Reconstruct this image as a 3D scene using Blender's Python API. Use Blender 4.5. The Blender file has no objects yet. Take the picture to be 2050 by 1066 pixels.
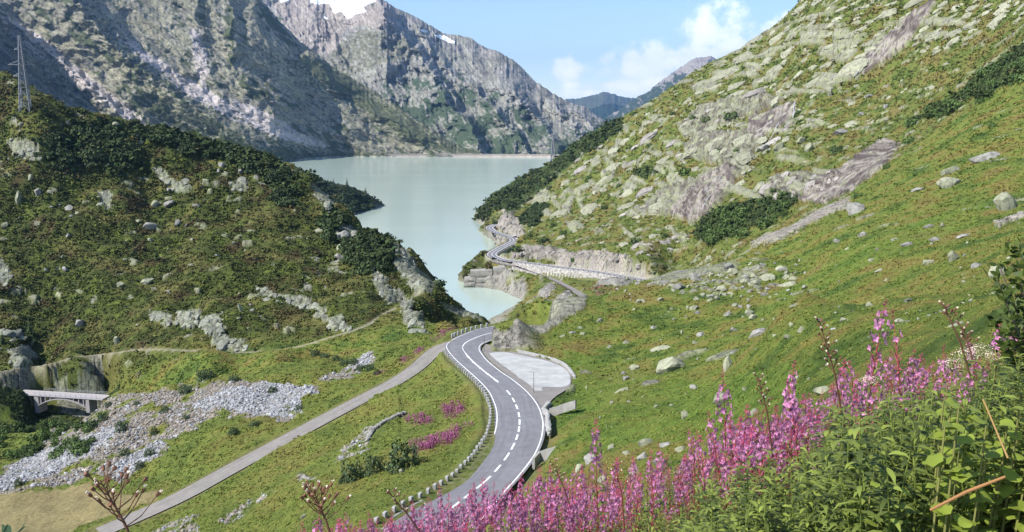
import bpy, bmesh, math, random
import numpy as np
from mathutils import Vector, Matrix, geometry as mgeo
random.seed(7); RNG = np.random.default_rng(7)
SC = bpy.context.scene; COL = SC.collection
R = math.radians

# ---------------------------------------------------------------- camera, sky, sun, exposure
FPX, TH, CAMH = 1775.0, R(9.4), 120.0
cam_d = bpy.data.cameras.new('camera'); cam = bpy.data.objects.new('camera', cam_d); COL.objects.link(cam)
cam.location = (0, 0, CAMH); cam.rotation_euler = (R(90) - TH, 0, 0)
cam_d.sensor_width = 36; cam_d.sensor_fit = 'HORIZONTAL'; cam_d.lens = 36 * FPX / 2050
cam_d.clip_start = 0.1; cam_d.clip_end = 60000
SC.camera = cam
SUNV = Vector((-0.68, -0.32, 0.76)).normalized()      # towards the sun: on the left
sun_d = bpy.data.lights.new('sun', 'SUN'); sun = bpy.data.objects.new('sun', sun_d); COL.objects.link(sun)
sun_d.energy = 5.0; sun_d.angle = R(0.5); sun_d.color = (1.0, 0.955, 0.88)
sun.rotation_euler = SUNV.to_track_quat('Z', 'Y').to_euler()
W = bpy.data.worlds.new('World'); SC.world = W; W.use_nodes = True
SC.view_settings.view_transform = 'Standard'; SC.view_settings.look = 'None'
SC.view_settings.exposure = 0.68; SC.view_settings.gamma = 1.0; SC.view_settings.use_curve_mapping = False
try:
    SC.cycles.max_bounces = 5; SC.cycles.volume_bounces = 0; SC.cycles.transparent_max_bounces = 8
    SC.cycles.diffuse_bounces = 2; SC.cycles.glossy_bounces = 2
except Exception: pass

def N(nt, t, **kw):
    n = nt.nodes.new(t)
    for k, v in kw.items():
        if k in n.inputs.keys(): n.inputs[k].default_value = v
        else: setattr(n, k, v)
    return n

def build_world():
    nt = W.node_tree; nt.nodes.clear(); L = nt.links.new
    out = N(nt, 'ShaderNodeOutputWorld')
    sky = N(nt, 'ShaderNodeTexSky'); sky.sky_type = 'NISHITA'; sky.sun_disc = False
    sky.sun_elevation = math.asin(SUNV.z); sky.sun_rotation = math.atan2(SUNV.x, SUNV.y)
    sky.altitude = 1900; sky.air_density = 1.0; sky.dust_density = .5; sky.ozone_density = 1.3
    bg = N(nt, 'ShaderNodeBackground', Strength=0.14); L(sky.outputs[0], bg.inputs[0])
    tc = N(nt, 'ShaderNodeTexCoord')
    sx = N(nt, 'ShaderNodeSeparateXYZ'); L(tc.outputs['Generated'], sx.inputs[0])
    az = N(nt, 'ShaderNodeMath', operation='ARCTAN2'); L(sx.outputs[0], az.inputs[0]); L(sx.outputs[1], az.inputs[1])
    el = N(nt, 'ShaderNodeMath', operation='ARCSINE'); L(sx.outputs[2], el.inputs[0])
    cv = N(nt, 'ShaderNodeCombineXYZ'); L(az.outputs[0], cv.inputs[0]); L(el.outputs[0], cv.inputs[1])
    n1 = N(nt, 'ShaderNodeTexNoise', Scale=38.0, Detail=9.0, Roughness=0.6); L(tc.outputs['Generated'], n1.inputs['Vector'])
    n2 = N(nt, 'ShaderNodeTexNoise', Scale=9.0, Detail=3.0, Roughness=0.55); L(tc.outputs['Generated'], n2.inputs['Vector'])
    blobs = [(1128, 147, 34, 20), (1140, 170, 22, 10), (1265, 140, 52, 26), (1330, 118, 46, 24), (1412, 68, 50, 36), (1455, 100, 60, 30),
             (1520, 78, 50, 24), (1385, 125, 60, 30), (1230, 172, 70, 14), (1560, 60, 40, 16), (1175, 186, 60, 10), (1300, 165, 60, 16)]
    prev = None
    for (u, v, ru, rv) in blobs:
        a = math.atan((u - 1025) / FPX / math.cos(TH)); e = math.atan((533 - v) / FPX) - TH
        sub = N(nt, 'ShaderNodeVectorMath', operation='SUBTRACT'); L(cv.outputs[0], sub.inputs[0]); sub.inputs[1].default_value = (a, e, 0)
        mu = N(nt, 'ShaderNodeVectorMath', operation='MULTIPLY'); L(sub.outputs[0], mu.inputs[0]); mu.inputs[1].default_value = (FPX / ru, FPX / rv, 0)
        ln = N(nt, 'ShaderNodeVectorMath', operation='LENGTH'); L(mu.outputs[0], ln.inputs[0])
        s = N(nt, 'ShaderNodeMath', operation='SUBTRACT'); s.inputs[0].default_value = 1.3; L(ln.outputs['Value'], s.inputs[1])
        if prev is None: prev = s
        else:
            m = N(nt, 'ShaderNodeMath', operation='SMOOTH_MAX'); m.inputs[2].default_value = .25; L(prev.outputs[0], m.inputs[0]); L(s.outputs[0], m.inputs[1]); prev = m
    # other clouds low over the rest of the horizon
    band = N(nt, 'ShaderNodeMapRange'); L(el.outputs[0], band.inputs[0])
    band.inputs[1].default_value = 0.03; band.inputs[2].default_value = 0.16; band.inputs[3].default_value = 0.0; band.inputs[4].default_value = -1.2
    side = N(nt, 'ShaderNodeMapRange'); L(sx.outputs[1], side.inputs[0]); side.inputs[1].default_value = 0.4; side.inputs[2].default_value = 0.75
    side.inputs[3].default_value = 0.0; side.inputs[4].default_value = -1.5
    o1 = N(nt, 'ShaderNodeMath', operation='MULTIPLY_ADD'); L(n2.outputs[0], o1.inputs[0]); o1.inputs[1].default_value = 5.0; o1.inputs[2].default_value = -2.7
    o2 = N(nt, 'ShaderNodeMath', operation='ADD'); L(o1.outputs[0], o2.inputs[0]); L(band.outputs[0], o2.inputs[1])
    o3 = N(nt, 'ShaderNodeMath', operation='ADD'); L(o2.outputs[0], o3.inputs[0]); L(side.outputs[0], o3.inputs[1])
    mx = N(nt, 'ShaderNodeMath', operation='MAXIMUM'); L(prev.outputs[0], mx.inputs[0]); L(o3.outputs[0], mx.inputs[1])
    nn = N(nt, 'ShaderNodeMath', operation='MULTIPLY_ADD'); L(n1.outputs[0], nn.inputs[0]); nn.inputs[1].default_value = 4.6; nn.inputs[2].default_value = -2.35
    sm = N(nt, 'ShaderNodeMath', operation='ADD'); L(mx.outputs[0], sm.inputs[0]); L(nn.outputs[0], sm.inputs[1])
    fac = N(nt, 'ShaderNodeMapRange'); fac.interpolation_type = 'SMOOTHSTEP'; L(sm.outputs[0], fac.inputs[0])
    fac.inputs[1].default_value = -0.35; fac.inputs[2].default_value = 0.85; fac.inputs[4].default_value = 0.93
    cr = N(nt, 'ShaderNodeMapRange'); L(sm.outputs[0], cr.inputs[0]); cr.inputs[1].default_value = 0.2; cr.inputs[2].default_value = 1.9
    mc = N(nt, 'ShaderNodeMixRGB'); L(cr.outputs[0], mc.inputs[0]); mc.inputs[1].default_value = (0.74, 0.81, 0.95, 1); mc.inputs[2].default_value = (0.95, 0.96, 1.0, 1)
    cb = N(nt, 'ShaderNodeBackground', Strength=1.3); L(mc.outputs[0], cb.inputs[0])
    mix = N(nt, 'ShaderNodeMixShader'); L(fac.outputs[0], mix.inputs[0]); L(bg.outputs[0], mix.inputs[1]); L(cb.outputs[0], mix.inputs[2])
    L(mix.outputs[0], out.inputs[0])
build_world()

# ---------------------------------------------------------------- maths helpers
def tan_dep(v): return np.tan(TH + np.arctan((np.asarray(v, float) - 533.0) / FPX))     # downward slope of a sight line
def PD(u, v, D):                                     # a point at horizontal distance D (metres ahead)
    dx = (u - 1025.0) / FPX; dy = (533.0 - v) / FPX
    k = D / (math.cos(TH) + dy * math.sin(TH))
    return (dx * k, D, (-math.sin(TH) + dy * math.cos(TH)) * k)          # z relative to the eye
def PZ(u, v, z):
    t = float(tan_dep(v)); return PD(u, v, -z / t)
def uofx(x, y, zr):                                  # photo column / row of a world point (used to look masks up)
    c, s = math.cos(TH), math.sin(TH)
    w = y * c - zr * s; up = y * s + zr * c
    return 1025 + FPX * x / w, 533 - FPX * up / w

def h2(ix, iy, seed):
    h = (ix.astype(np.int64) * 374761393 + iy.astype(np.int64) * 668265263 + seed * 1442695041) & 0xFFFFFFFF
    h = ((h ^ (h >> 13)) * 1274126177) & 0xFFFFFFFF
    h = ((h ^ (h >> 16)) * 2246822519) & 0xFFFFFFFF
    return (h ^ (h >> 15)) & 0xFFFFFFFF
def gn(x, y, seed=0):                                # gradient noise, about -1..1
    xi = np.floor(x); yi = np.floor(y); fx = x - xi; fy = y - yi
    xi = xi.astype(np.int64); yi = yi.astype(np.int64)
    sx = fx * fx * fx * (fx * (fx * 6 - 15) + 10); sy = fy * fy * fy * (fy * (fy * 6 - 15) + 10)
    def g(ax, ay, dx, dy):
        a = h2(xi + ax, yi + ay, seed).astype(np.float64) * (2 * math.pi / 4294967296.0)
        return np.cos(a) * dx + np.sin(a) * dy
    a = g(0, 0, fx, fy); b = g(1, 0, fx - 1, fy); c = g(0, 1, fx, fy - 1); d = g(1, 1, fx - 1, fy - 1)
    return ((a + (b - a) * sx) * (1 - sy) + (c + (d - c) * sx) * sy) * 1.5
def fbm(x, y, seed=0, o=4, g=0.5):
    r = 0; a = 1.0; t = 0
    for i in range(o):
        r = r + a * gn(x * 2 ** i + 17.3 * i, y * 2 ** i - 9.1 * i, seed + i); t += a; a *= g
    return r / t * 1.3
def ridged(x, y, seed=0, o=4, g=0.5):
    r = 0; a = 1.0; t = 0
    for i in range(o):
        r = r + a * (1 - 2 * np.abs(gn(x * 2 ** i + 5.3 * i, y * 2 ** i + 3.1 * i, seed + i))); t += a; a *= g
    return r / t
def voro(x, y, seed=0):                              # F1, F2, random value of the nearest cell
    xi = np.floor(x).astype(np.int64); yi = np.floor(y).astype(np.int64)
    f1 = np.full(x.shape, 9.0); f2 = np.full(x.shape, 9.0); cr = np.zeros(x.shape)
    for ax in (-1, 0, 1):
        for ay in (-1, 0, 1):
            cx = xi + ax; cy = yi + ay
            hx = h2(cx, cy, seed) / 4294967296.0; hy = h2(cx, cy, seed + 77) / 4294967296.0
            d = np.hypot(cx + hx - x, cy + hy - y)
            n = d < f1
            f2 = np.where(n, f1, np.minimum(f2, d)); cr = np.where(n, h2(cx, cy, seed + 191) / 4294967296.0, cr); f1 = np.where(n, d, f1)
    return f1, f2, cr
def inpoly(u, v, poly):
    p = np.array(poly, float)
    r = np.zeros(u.shape, bool)
    bb = (u > p[:, 0].min()) & (u < p[:, 0].max()) & (v > p[:, 1].min()) & (v < p[:, 1].max())
    idx = np.nonzero(bb)
    if len(idx[0]) == 0: return r
    uu = u[idx]; vv = v[idx]; ins = np.zeros(uu.shape, bool)
    for i in range(len(p)):
        x1, y1 = p[i]; x2, y2 = p[(i + 1) % len(p)]
        if y1 == y2: continue
        c = ((y1 > vv) != (y2 > vv)) & (uu < (x2 - x1) * (vv - y1) / (y2 - y1) + x1)
        ins ^= c
    r[idx] = ins
    return r
def sst(a, b, x):
    t = np.clip((x - a) / (b - a), 0, 1); return t * t * (3 - 2 * t)
def lerp(a, b, t): return a + (b - a) * t
def mixc(col, c, m):
    m = m[..., None]; return col * (1 - m) + np.array(c) * m

# ---------------------------------------------------------------- object helpers
def tag(o, label=None, cat=None, group=None, kind=None):
    if label: o['label'] = label
    if cat: o['category'] = cat
    if group: o['group'] = group
    if kind: o['kind'] = kind
    return o
def link(name, me, parent=None, loc=None):
    o = bpy.data.objects.new(name, me); COL.objects.link(o)
    if parent is not None: o.parent = parent
    if loc is not None: o.location = loc
    return o
def mesh_np(name, V, F, mat=None, smooth=True, cols=None, attrs=None):
    """V (n,3), F (m,3|4) arrays -> mesh"""
    me = bpy.data.meshes.new(name)
    V = np.ascontiguousarray(V, np.float32); F = np.ascontiguousarray(F, np.int32)
    k = F.shape[1]
    me.vertices.add(len(V)); me.vertices.foreach_set('co', V.ravel())
    me.loops.add(F.size); me.loops.foreach_set('vertex_index', F.ravel())
    me.polygons.add(len(F)); me.polygons.foreach_set('loop_start', np.arange(0, F.size, k, dtype=np.int32))
    me.polygons.foreach_set('loop_total', np.full(len(F), k, np.int32))
    me.polygons.foreach_set('use_smooth', np.full(len(F), smooth, bool))
    if cols is not None:
        a = me.color_attributes.new('col', 'FLOAT_COLOR', 'POINT')
        c = np.ones((len(V), 4), np.float32); c[:, :3] = cols; a.data.foreach_set('color', c.ravel())
    for nm, arr in (attrs or {}).items():
        a = me.attributes.new(nm, 'FLOAT', 'POINT'); a.data.foreach_set('value', np.ascontiguousarray(arr, np.float32).ravel())
    me.update(calc_edges=True)
    if mat is not None: me.materials.append(mat)
    return me
class MB:                                            # collects simple solids into one mesh
    def __init__(s): s.v = []; s.f = []
    def add(s, vs, fs):
        n = len(s.v); s.v += [tuple(p) for p in vs]; s.f += [tuple(i + n for i in f) for f in fs]
    def box(s, c, size, rz=0, M=None):
        hx, hy, hz = [q / 2 for q in size]; ca, sa = math.cos(rz), math.sin(rz); vs = []
        for dz in (-hz, hz):
            for dx, dy in ((-hx, -hy), (hx, -hy), (hx, hy), (-hx, hy)):
                vs.append((c[0] + dx * ca - dy * sa, c[1] + dx * sa + dy * ca, c[2] + dz))
        if M is not None: vs = [M @ Vector(v) for v in vs]
        s.add(vs, [(3, 2, 1, 0), (4, 5, 6, 7), (0, 1, 5, 4), (1, 2, 6, 5), (2, 3, 7, 6), (3, 0, 4, 7)])
    def bar(s, a, b, w, n=4, w2=None):
        a = Vector(a); b = Vector(b); d = (b - a)
        if d.length < 1e-6: return
        q = d.to_track_quat('Z', 'Y'); w2 = w if w2 is None else w2; vs = []
        for p, r in ((a, w), (b, w2)):
            for i in range(n):
                an = 2 * math.pi * (i + .5) / n; vs.append(p + q @ Vector((math.cos(an) * r, math.sin(an) * r, 0)))
        fs = [(i, (i + 1) % n, n + (i + 1) % n, n + i) for i in range(n)] + [tuple(reversed(range(n))), tuple(range(n, 2 * n))]
        s.add(vs, fs)
    def mesh(s, name, mat=None, smooth=False):
        me = bpy.data.meshes.new(name); me.from_pydata(s.v, [], s.f)
        for p in me.polygons: p.use_smooth = smooth
        if mat: me.materials.append(mat)
        me.update(); return me
    def build(s, name, mat=None, parent=None, smooth=False, loc=None):
        return link(name, s.mesh(name, mat, smooth), parent, loc)
def empty(name, loc, rz=0):
    o = bpy.data.objects.new(name, None); COL.objects.link(o); o.location = loc; o.rotation_euler = (0, 0, rz); o.empty_display_size = .3; return o

# ---------------------------------------------------------------- materials
def mat_simple(name, col, rough=.8, var=.15, scale=3.0, bump=.0, bscale=20., metal=0., spec=.3, trans=0):
    m = bpy.data.materials.new(name); m.use_nodes = True; nt = m.node_tree; L = nt.links.new
    b = nt.nodes['Principled BSDF']; b.inputs['Roughness'].default_value = rough; b.inputs['Metallic'].default_value = metal
    b.inputs['Specular IOR Level'].default_value = spec
    tc = N(nt, 'ShaderNodeTexCoord'); n = N(nt, 'ShaderNodeTexNoise', Scale=scale, Detail=5.0, Roughness=.65); L(tc.outputs['Object'], n.inputs['Vector'])
    mr = N(nt, 'ShaderNodeMapRange'); L(n.outputs[0], mr.inputs[0]); mr.inputs[1].default_value = .3; mr.inputs[2].default_value = .7
    mr.inputs[3].default_value = 1 - var; mr.inputs[4].default_value = 1 + var
    mu = N(nt, 'ShaderNodeVectorMath', operation='SCALE'); mu.inputs[0].default_value = col[:3]; L(mr.outputs[0], mu.inputs['Scale'])
    L(mu.outputs[0], b.inputs['Base Color'])
    if bump:
        n3 = N(nt, 'ShaderNodeTexNoise', Scale=bscale, Detail=6.0, Roughness=.7); L(tc.outputs['Object'], n3.inputs['Vector'])
        bp = N(nt, 'ShaderNodeBump', Strength=bump, Distance=.1); L(n3.outputs[0], bp.inputs['Height']); L(bp.outputs[0], b.inputs['Normal'])
    return m
def mat_land(name, s1=1.2, s2=.12, bumpd=.25, rockscale=.5, c1=.45, jd=.45):
    """land: colour per vertex (what grows or lies there) times fine grain, bump stronger on rock"""
    m = bpy.data.materials.new(name); m.use_nodes = True; nt = m.node_tree; L = nt.links.new
    b = nt.nodes['Principled BSDF']; b.inputs['Roughness'].default_value = .92; b.inputs['Specular IOR Level'].default_value = .12
    at = N(nt, 'ShaderNodeAttribute', attribute_name='col'); rk = N(nt, 'ShaderNodeAttribute', attribute_name='rock')
    tc = N(nt, 'ShaderNodeTexCoord')
    n = N(nt, 'ShaderNodeTexNoise', Scale=s1, Detail=8.0, Roughness=.75); L(tc.outputs['Object'], n.inputs['Vector'])
    mr = N(nt, 'ShaderNodeMapRange'); L(n.outputs[0], mr.inputs[0]); mr.inputs[1].default_value = .28; mr.inputs[2].default_value = .72
    mr.inputs[3].default_value = 1 - c1; mr.inputs[4].default_value = 1 + c1
    n2 = N(nt, 'ShaderNodeTexNoise', Scale=s2, Detail=6.0, Roughness=.7); L(tc.outputs['Object'], n2.inputs['Vector'])
    mr2 = N(nt, 'ShaderNodeMapRange'); L(n2.outputs[0], mr2.inputs[0]); mr2.inputs[1].default_value = .3; mr2.inputs[2].default_value = .7
    mr2.inputs[3].default_value = .8; mr2.inputs[4].default_value = 1.2
    mm = N(nt, 'ShaderNodeMath', operation='MULTIPLY'); L(mr.outputs[0], mm.inputs[0]); L(mr2.outputs[0], mm.inputs[1])
    # thin dark joints on rock
    vo = N(nt, 'ShaderNodeTexVoronoi', feature='DISTANCE_TO_EDGE', Scale=rockscale)
    wv = N(nt, 'ShaderNodeVectorMath', operation='MULTIPLY_ADD'); L(n2.outputs['Color'], wv.inputs[0]); wv.inputs[1].default_value = (6, 6, 6); L(tc.outputs['Object'], wv.inputs[2])
    L(wv.outputs[0], vo.inputs['Vector'])
    cr = N(nt, 'ShaderNodeMapRange'); L(vo.outputs[0], cr.inputs[0]); cr.inputs[1].default_value = .0; cr.inputs[2].default_value = .05; cr.inputs[3].default_value = jd; cr.inputs[4].default_value = 1
    c2 = N(nt, 'ShaderNodeMix'); c2.data_type = 'FLOAT'; L(rk.outputs['Fac'], c2.inputs[0]); c2.inputs[2].default_value = 1.0; L(cr.outputs[0], c2.inputs[3])
    m3 = N(nt, 'ShaderNodeMath', operation='MULTIPLY'); L(mm.outputs[0], m3.inputs[0]); L(c2.outputs[0], m3.inputs[1])
    sc = N(nt, 'ShaderNodeVectorMath', operation='SCALE'); L(at.outputs['Color'], sc.inputs[0]); L(m3.outputs[0], sc.inputs['Scale'])
    L(sc.outputs[0], b.inputs['Base Color'])
    bp = N(nt, 'ShaderNodeBump', Strength=1.0, Distance=bumpd); L(m3.outputs[0], bp.inputs['Height']); L(bp.outputs[0], b.inputs['Normal'])
    return m
# ================================================================ the near land: one height field from the camera's slope to the lake
# (u, v) photo column and row where a ground point shows, with its distance D in metres or its height z below the eye
CP = []                                               # (u, D, t) with t = -z/D
def cD(u, v, D): CP.append((u, D, float(tan_dep(v))))
def cZ(u, v, z): t = float(tan_dep(v)); CP.append((u, -z / t, t))
def cH(u, D, z): CP.append((u, D, -z / D))
LAKE = -120.0
# ---- roads: left edge, right edge pixels with height
ROAD_L = [(760,1060,-38.6),(800,1033,-39.2),(836,1011.5,-39.8),(880,988,-40.6),(920,960,-41.6),(951.6,928,-42.6),(975.5,896,-43.6),(987.5,872,-44.3),(993.5,848,-45),(993.5,824,-45.7),(987.5,804,-46.3),
          (977.5,784,-46.9),(959.6,764,-47.6),(935.6,742,-48.6),(911.6,720,-49.6),(897.6,704,-50.2),(893.5,692,-50.8),(903.6,682,-51.3),(927.6,670,-51.8),(959.6,659,-52.3),(981.5,655,-52.6),(1005,650.5,-53.0),(1035,648,-53.6)]
ROAD_R = [(930,1075,-37.9),(965,1040,-38.6),(995,1006,-39.4),(1018,977,-40.2),(1038,955,-40.8),(1058,930,-41.6),(1073,907,-42.3),(1084,880,-43.2),(1088,856,-44),(1086,836,-44.6),(1077,812,-45.4),
          (1059,788,-46.2),(1031.5,764,-47.0),(999.5,742,-47.9),(975.5,722,-48.8),(962.8,706,-49.6),(959.6,698,-50.1),(963.6,690,-50.6),(976,684,-51.0),(990,680,-51.4),(1000,677.5,-51.6),(1015,674,-52.1),(1040,671,-52.8)]
def w3(p): return np.array(PZ(*p))
MRL = np.array([w3(p) for p in ROAD_L]); MRR = np.array([w3(p) for p in ROAD_R])
def resamp(P, n=None, step=None):
    P = np.asarray(P, float); d = np.r_[0, np.cumsum(np.linalg.norm(np.diff(P[:, :2], axis=0), axis=1))]
    if n is None: n = max(2, int(d[-1] / step) + 1)
    s = np.linspace(0, d[-1], n)
    # Catmull-Rom through the points
    out = []
    for q in s:
        i = min(max(np.searchsorted(d, q, 'right') - 1, 0), len(P) - 2)
        t = (q - d[i]) / max(d[i + 1] - d[i], 1e-6)
        p0 = P[max(i - 1, 0)]; p1 = P[i]; p2 = P[i + 1]; p3 = P[min(i + 2, len(P) - 1)]
        out.append(.5 * ((2 * p1) + (-p0 + p2) * t + (2 * p0 - 5 * p1 + 4 * p2 - p3) * t * t + (-p0 + 3 * p1 - 3 * p2 + p3) * t ** 3))
    return np.array(out)
def paired(A, B, step=1.2):
    C = (A + B) / 2; d = np.r_[0, np.cumsum(np.linalg.norm(np.diff(C, axis=0), axis=1))]; n = int(d[-1] / step) + 1
    k = np.linspace(0, len(A) - 1, n * 4)
    def ev(P, q):
        i = min(int(q), len(P) - 2); t = q - i; p0 = P[max(i - 1, 0)]; p1 = P[i]; p2 = P[i + 1]; p3 = P[min(i + 2, len(P) - 1)]
        return .5 * ((2 * p1) + (-p0 + p2) * t + (2 * p0 - 5 * p1 + 4 * p2 - p3) * t * t + (-p0 + 3 * p1 - 3 * p2 + p3) * t ** 3)
    a = np.array([ev(A, q) for q in k]); b = np.array([ev(B, q) for q in k]); c = (a + b) / 2
    s = np.r_[0, np.cumsum(np.linalg.norm(np.diff(c, axis=0), axis=1))]; ss = np.linspace(0, s[-1], n)
    f = lambda P: np.stack([np.interp(ss, s, P[:, j]) for j in range(3)], 1)
    return f(a), f(b), ss
RA, RB, RS = paired(MRL, MRR, 1.0)
for i in range(0, len(RA), 9):
    for P in (RA[i], RB[i]):
        if P[1] < 222: CP.append((1025 + FPX * P[0] / (P[1] * math.cos(TH) - P[2] * math.sin(TH)), P[1], -P[2] / P[1]))
OLD = [(200,1066,-62),(350,1000,-60.5),(470,935,-59),(600,865,-57),(700,812,-55.5),(790,765,-54),(835,735,-53),(860,712,-52.2),(880,697,-51.6),(903,688,-51.1)]
OLDP = resamp([w3(p) for p in OLD], step=1.2); OLDW = 3.7
SEC = [(1340,568,-99),(1290,561,-100),(1200,545.5,-101),(1150,539,-102),(1100,532.5,-103),(1050,526,-104),(1010,521,-104.7),(990,515,-105),(985,508,-105),(1000,498,-105.3),(1018,489,-105.6),(1029,482,-106),(1020,474,-106.2),(1000,468,-106.4),(984,461,-106.6),(980,455.5,-106.8),(990,450.5,-107),(1005,448,-107)]
SECP = resamp([w3(p) for p in SEC], step=2.5); SECW = 7.6
OFAR = [(1176,598,-96),(1155,585,-100),(1130,571,-104.5),(1100,557,-107.5),(1060,543,-108),(1030,534,-107),(1000,527,-105.8),(984,522,-105.3)]
OFARP = resamp([w3(p) for p in OFAR], step=2.0); OFARW = 5.0
PATH = [(-60,748,-79),(0,744,-79.5),(50,735,-79.5),(100,728,-79.2),(150,716,-78.5),(200,709,-77.5),(280,701,-75),(330,699.5,-73.5),(370,702,-73.2),(420,705,-73),(480,706,-72.5),(550,703,-71.5),(600,694,-70),(650,678,-68),(700,664,-67),(740,648,-66),(770,628,-65),(800,614,-64.5),(825,605,-64.2),(834,595,-64),(832,586,-64.2)]
PATHP = resamp([w3(p) for p in PATH], step=1.5); PATHW = 1.5
BRD = [(-120,778,-85),(0,783,-86),(60,786,-86.2),(130,791,-86.3),(205,797,-86.3),(240,800,-86)]
BRDP = resamp([w3(p) for p in BRD], step=1.5)
for L_ in (OLD[::2], SEC[::2], OFAR[::2], PATH[::2]):
    for p in L_: cZ(*p)
# layby
LAYB = [(973,689.5,-50.9),(1004,700,-50.4),(1045,708,-50),(1086,717,-49.5),(1113,724.6,-49.2),(1132,735,-48.7),(1143,749,-48.2),(1144,763,-47.7),(1141,775,-47.2),(1128,785,-46.8),(1112,795,-46.4),(1099,809,-45.9),(1090,823,-45.3),
        (1080,812,-45.5),(1063,789,-46.2),(1036,764,-47),(1004,741,-47.95),(980,721,-48.9),(968,707,-49.6),(966,698,-50.1)]
for p in LAYB[:13]: cZ(*p)
# ---- the camera's slope
for p in [(1025,3,-2.4),(2050,3,-1.45),(1750,6,-2.7),(1200,8,-4.6),(900,11,-6.2),(650,11,-6.6),(0,3,-3.0),(-300,3,-3.2),(2350,3,-.9),(2050,6,-1.9),(2350,6,-.8),
          (1025,1.2,-1.6),(2350,1.2,-1.3),(-300,1.2,-1.9),(2050,12,-3.4),(2350,12,-1.6),(1600,12,-4.8),(1600,25,-9.3),(300,12,-8.2),(-300,12,-9),
          (1025,25,-14),(2000,25,-6),(2350,25,-3),(200,25,-19),(-300,25,-20),(1025,50,-26.5),(600,50,-32),(200,60,-44),(-300,60,-50),
          (1400,50,-20.5),(2350,50,-6),(-300,100,-62),(200,100,-58.5),(2350,100,-8),(600,75,-42)]: cH(*p)
for p in [(2050,600,45),(1800,600,72),(1600,600,94),(1400,650,190),(1200,700,187),(1300,680,188),(1400,800,112),(1600,650,150),(1600,740,100),(1600,550,225),(1800,500,180),(1800,650,98),
          (2050,400,210),(2050,500,110),(1400,930,62),(1300,900,75),(1200,900,92),(1200,800,135),(1150,850,108),(1250,750,160),(1500,600,205),(1500,700,135),(1700,450,260),
          (2350,400,150),(2350,200,260),(2350,500,80)]: cD(*p)
# crest of the near slope, hollow behind it, far hillside
for p in [(1060,612,234),(1120,603,240),(1172,596,247),(1240,578,262),(1300,563,275),(1350,549,285),(1400,541,295),(1450,533,305),(1508,487,335),(1560,470,345),(1640,425,362),(1700,398,375),(1760,350,400),(1900,240,425),(2050,130,440),(2350,0,400)]: cD(*p)
for p in [(1060,285,-78),(1120,300,-80),(1200,320,-80),(1300,345,-80),(1400,370,-78),(1100,400,-96),(1200,430,-98),(1500,400,-66),(1600,410,-58),(1000,300,-104)]: cH(*p)
for p in [(1350,545,560),(1450,500,520),(1550,450,500),(1620,400,500),(1700,350,480),(1800,290,500),(1950,180,520),(2050,60,520),(2350,-150,500),
          (1300,500,575),(1300,430,690),(1450,430,580),(1450,330,690),(1600,300,600),(1700,200,660),(1550,200,780),(1800,100,680),(1900,0,680),(2050,-60,640),(2350,-260,600),
          (1200,500,620),(1150,470,720),(1100,480,730),(1250,380,800),(1100,400,900),(1050,440,900),(1030,405,1050),(1350,250,850),
          (1000,383,1100),(1050,352,1100),(1100,331,1090),(1140,300,1080),(1180,272,1080),(1215,252,1080),(1300,205,1080),(1400,140,1070),(1500,87,1030),(1560,45,990),(1610,-5,950),(1700,-80,900),(1850,-160,860),(2050,-220,840),(2350,-330,800)]: cD(*p)
# behind that skyline
for p in [(1000,1180,-128),(1060,1250,-128),(1100,1300,-128),(1215,1350,-90),(1400,1350,-10),(1610,1300,60),(1850,1300,90),(2200,1300,120),(1215,1600,-128),(1400,1800,-90),(1610,1800,-20),(2200,1800,40),(950,1300,-130)]: cH(*p)
# promontory and shore on the right bank
for p in [(990,520,-105),(960,524,-107),(935,538,-111),(930,552,-113),(970,540,-108.5),(1010,541,-107.5),(1040,565,-111),(1060,585,-112),(1090,575,-105),(1110,590,-101),(1000,560,-113),
          (990,478,-113),(970,466,-115),(960,452,-114),(975,448,-109),(1010,440,-100)]: cZ(*p)
for p in [(1045,603),(1038,598),(1000,582),(935,570),(918,560),(985,505),(1000,492),(985,478),(957,462),(948,441)]: cZ(*p, -120.3)
for p in [(925,545),(955,521)]: cZ(*p, -121)
# scree ridge, gorge, green bank on the left
for p in [(230,790,-68),(330,772,-64),(450,750,-61),(560,732,-59),(650,720,-58),(750,692,-56),(850,672,-54.5),(900,664,-53.5),(430,830,-60),(300,880,-64),(560,800,-58.5),(150,960,-66.5),(300,950,-64),(100,1010,-66.5),(0,960,-69),(0,1040,-67),
          (120,880,-71),(-300,960,-74),(-300,1060,-70),(700,740,-57)]: cZ(*p)
for p in [(200,840,-76),(100,858,-80),(30,925,-76),(100,910,-76),(0,860,-82),(-200,850,-86)]: cZ(*p)
for p in [(160,245,-97),(60,250,-97),(230,246,-94),(-100,255,-100),(330,240,-82),(450,238,-76),(600,240,-71),(750,245,-67),(850,250,-63)]: cH(*p)
for p in [(-120,284,-97),(100,290,-90),(210,281,-90)]: cH(*p)
for p in [(760,650,-64.5),(850,640,-66),(900,655,-63),(600,740,-66)]: cZ(*p)
cZ(30,760,-82); cZ(200,770,-84.5); cZ(300,760,-80); cZ(250,720,-78); cZ(420,730,-71); cZ(560,715,-68)
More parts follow.
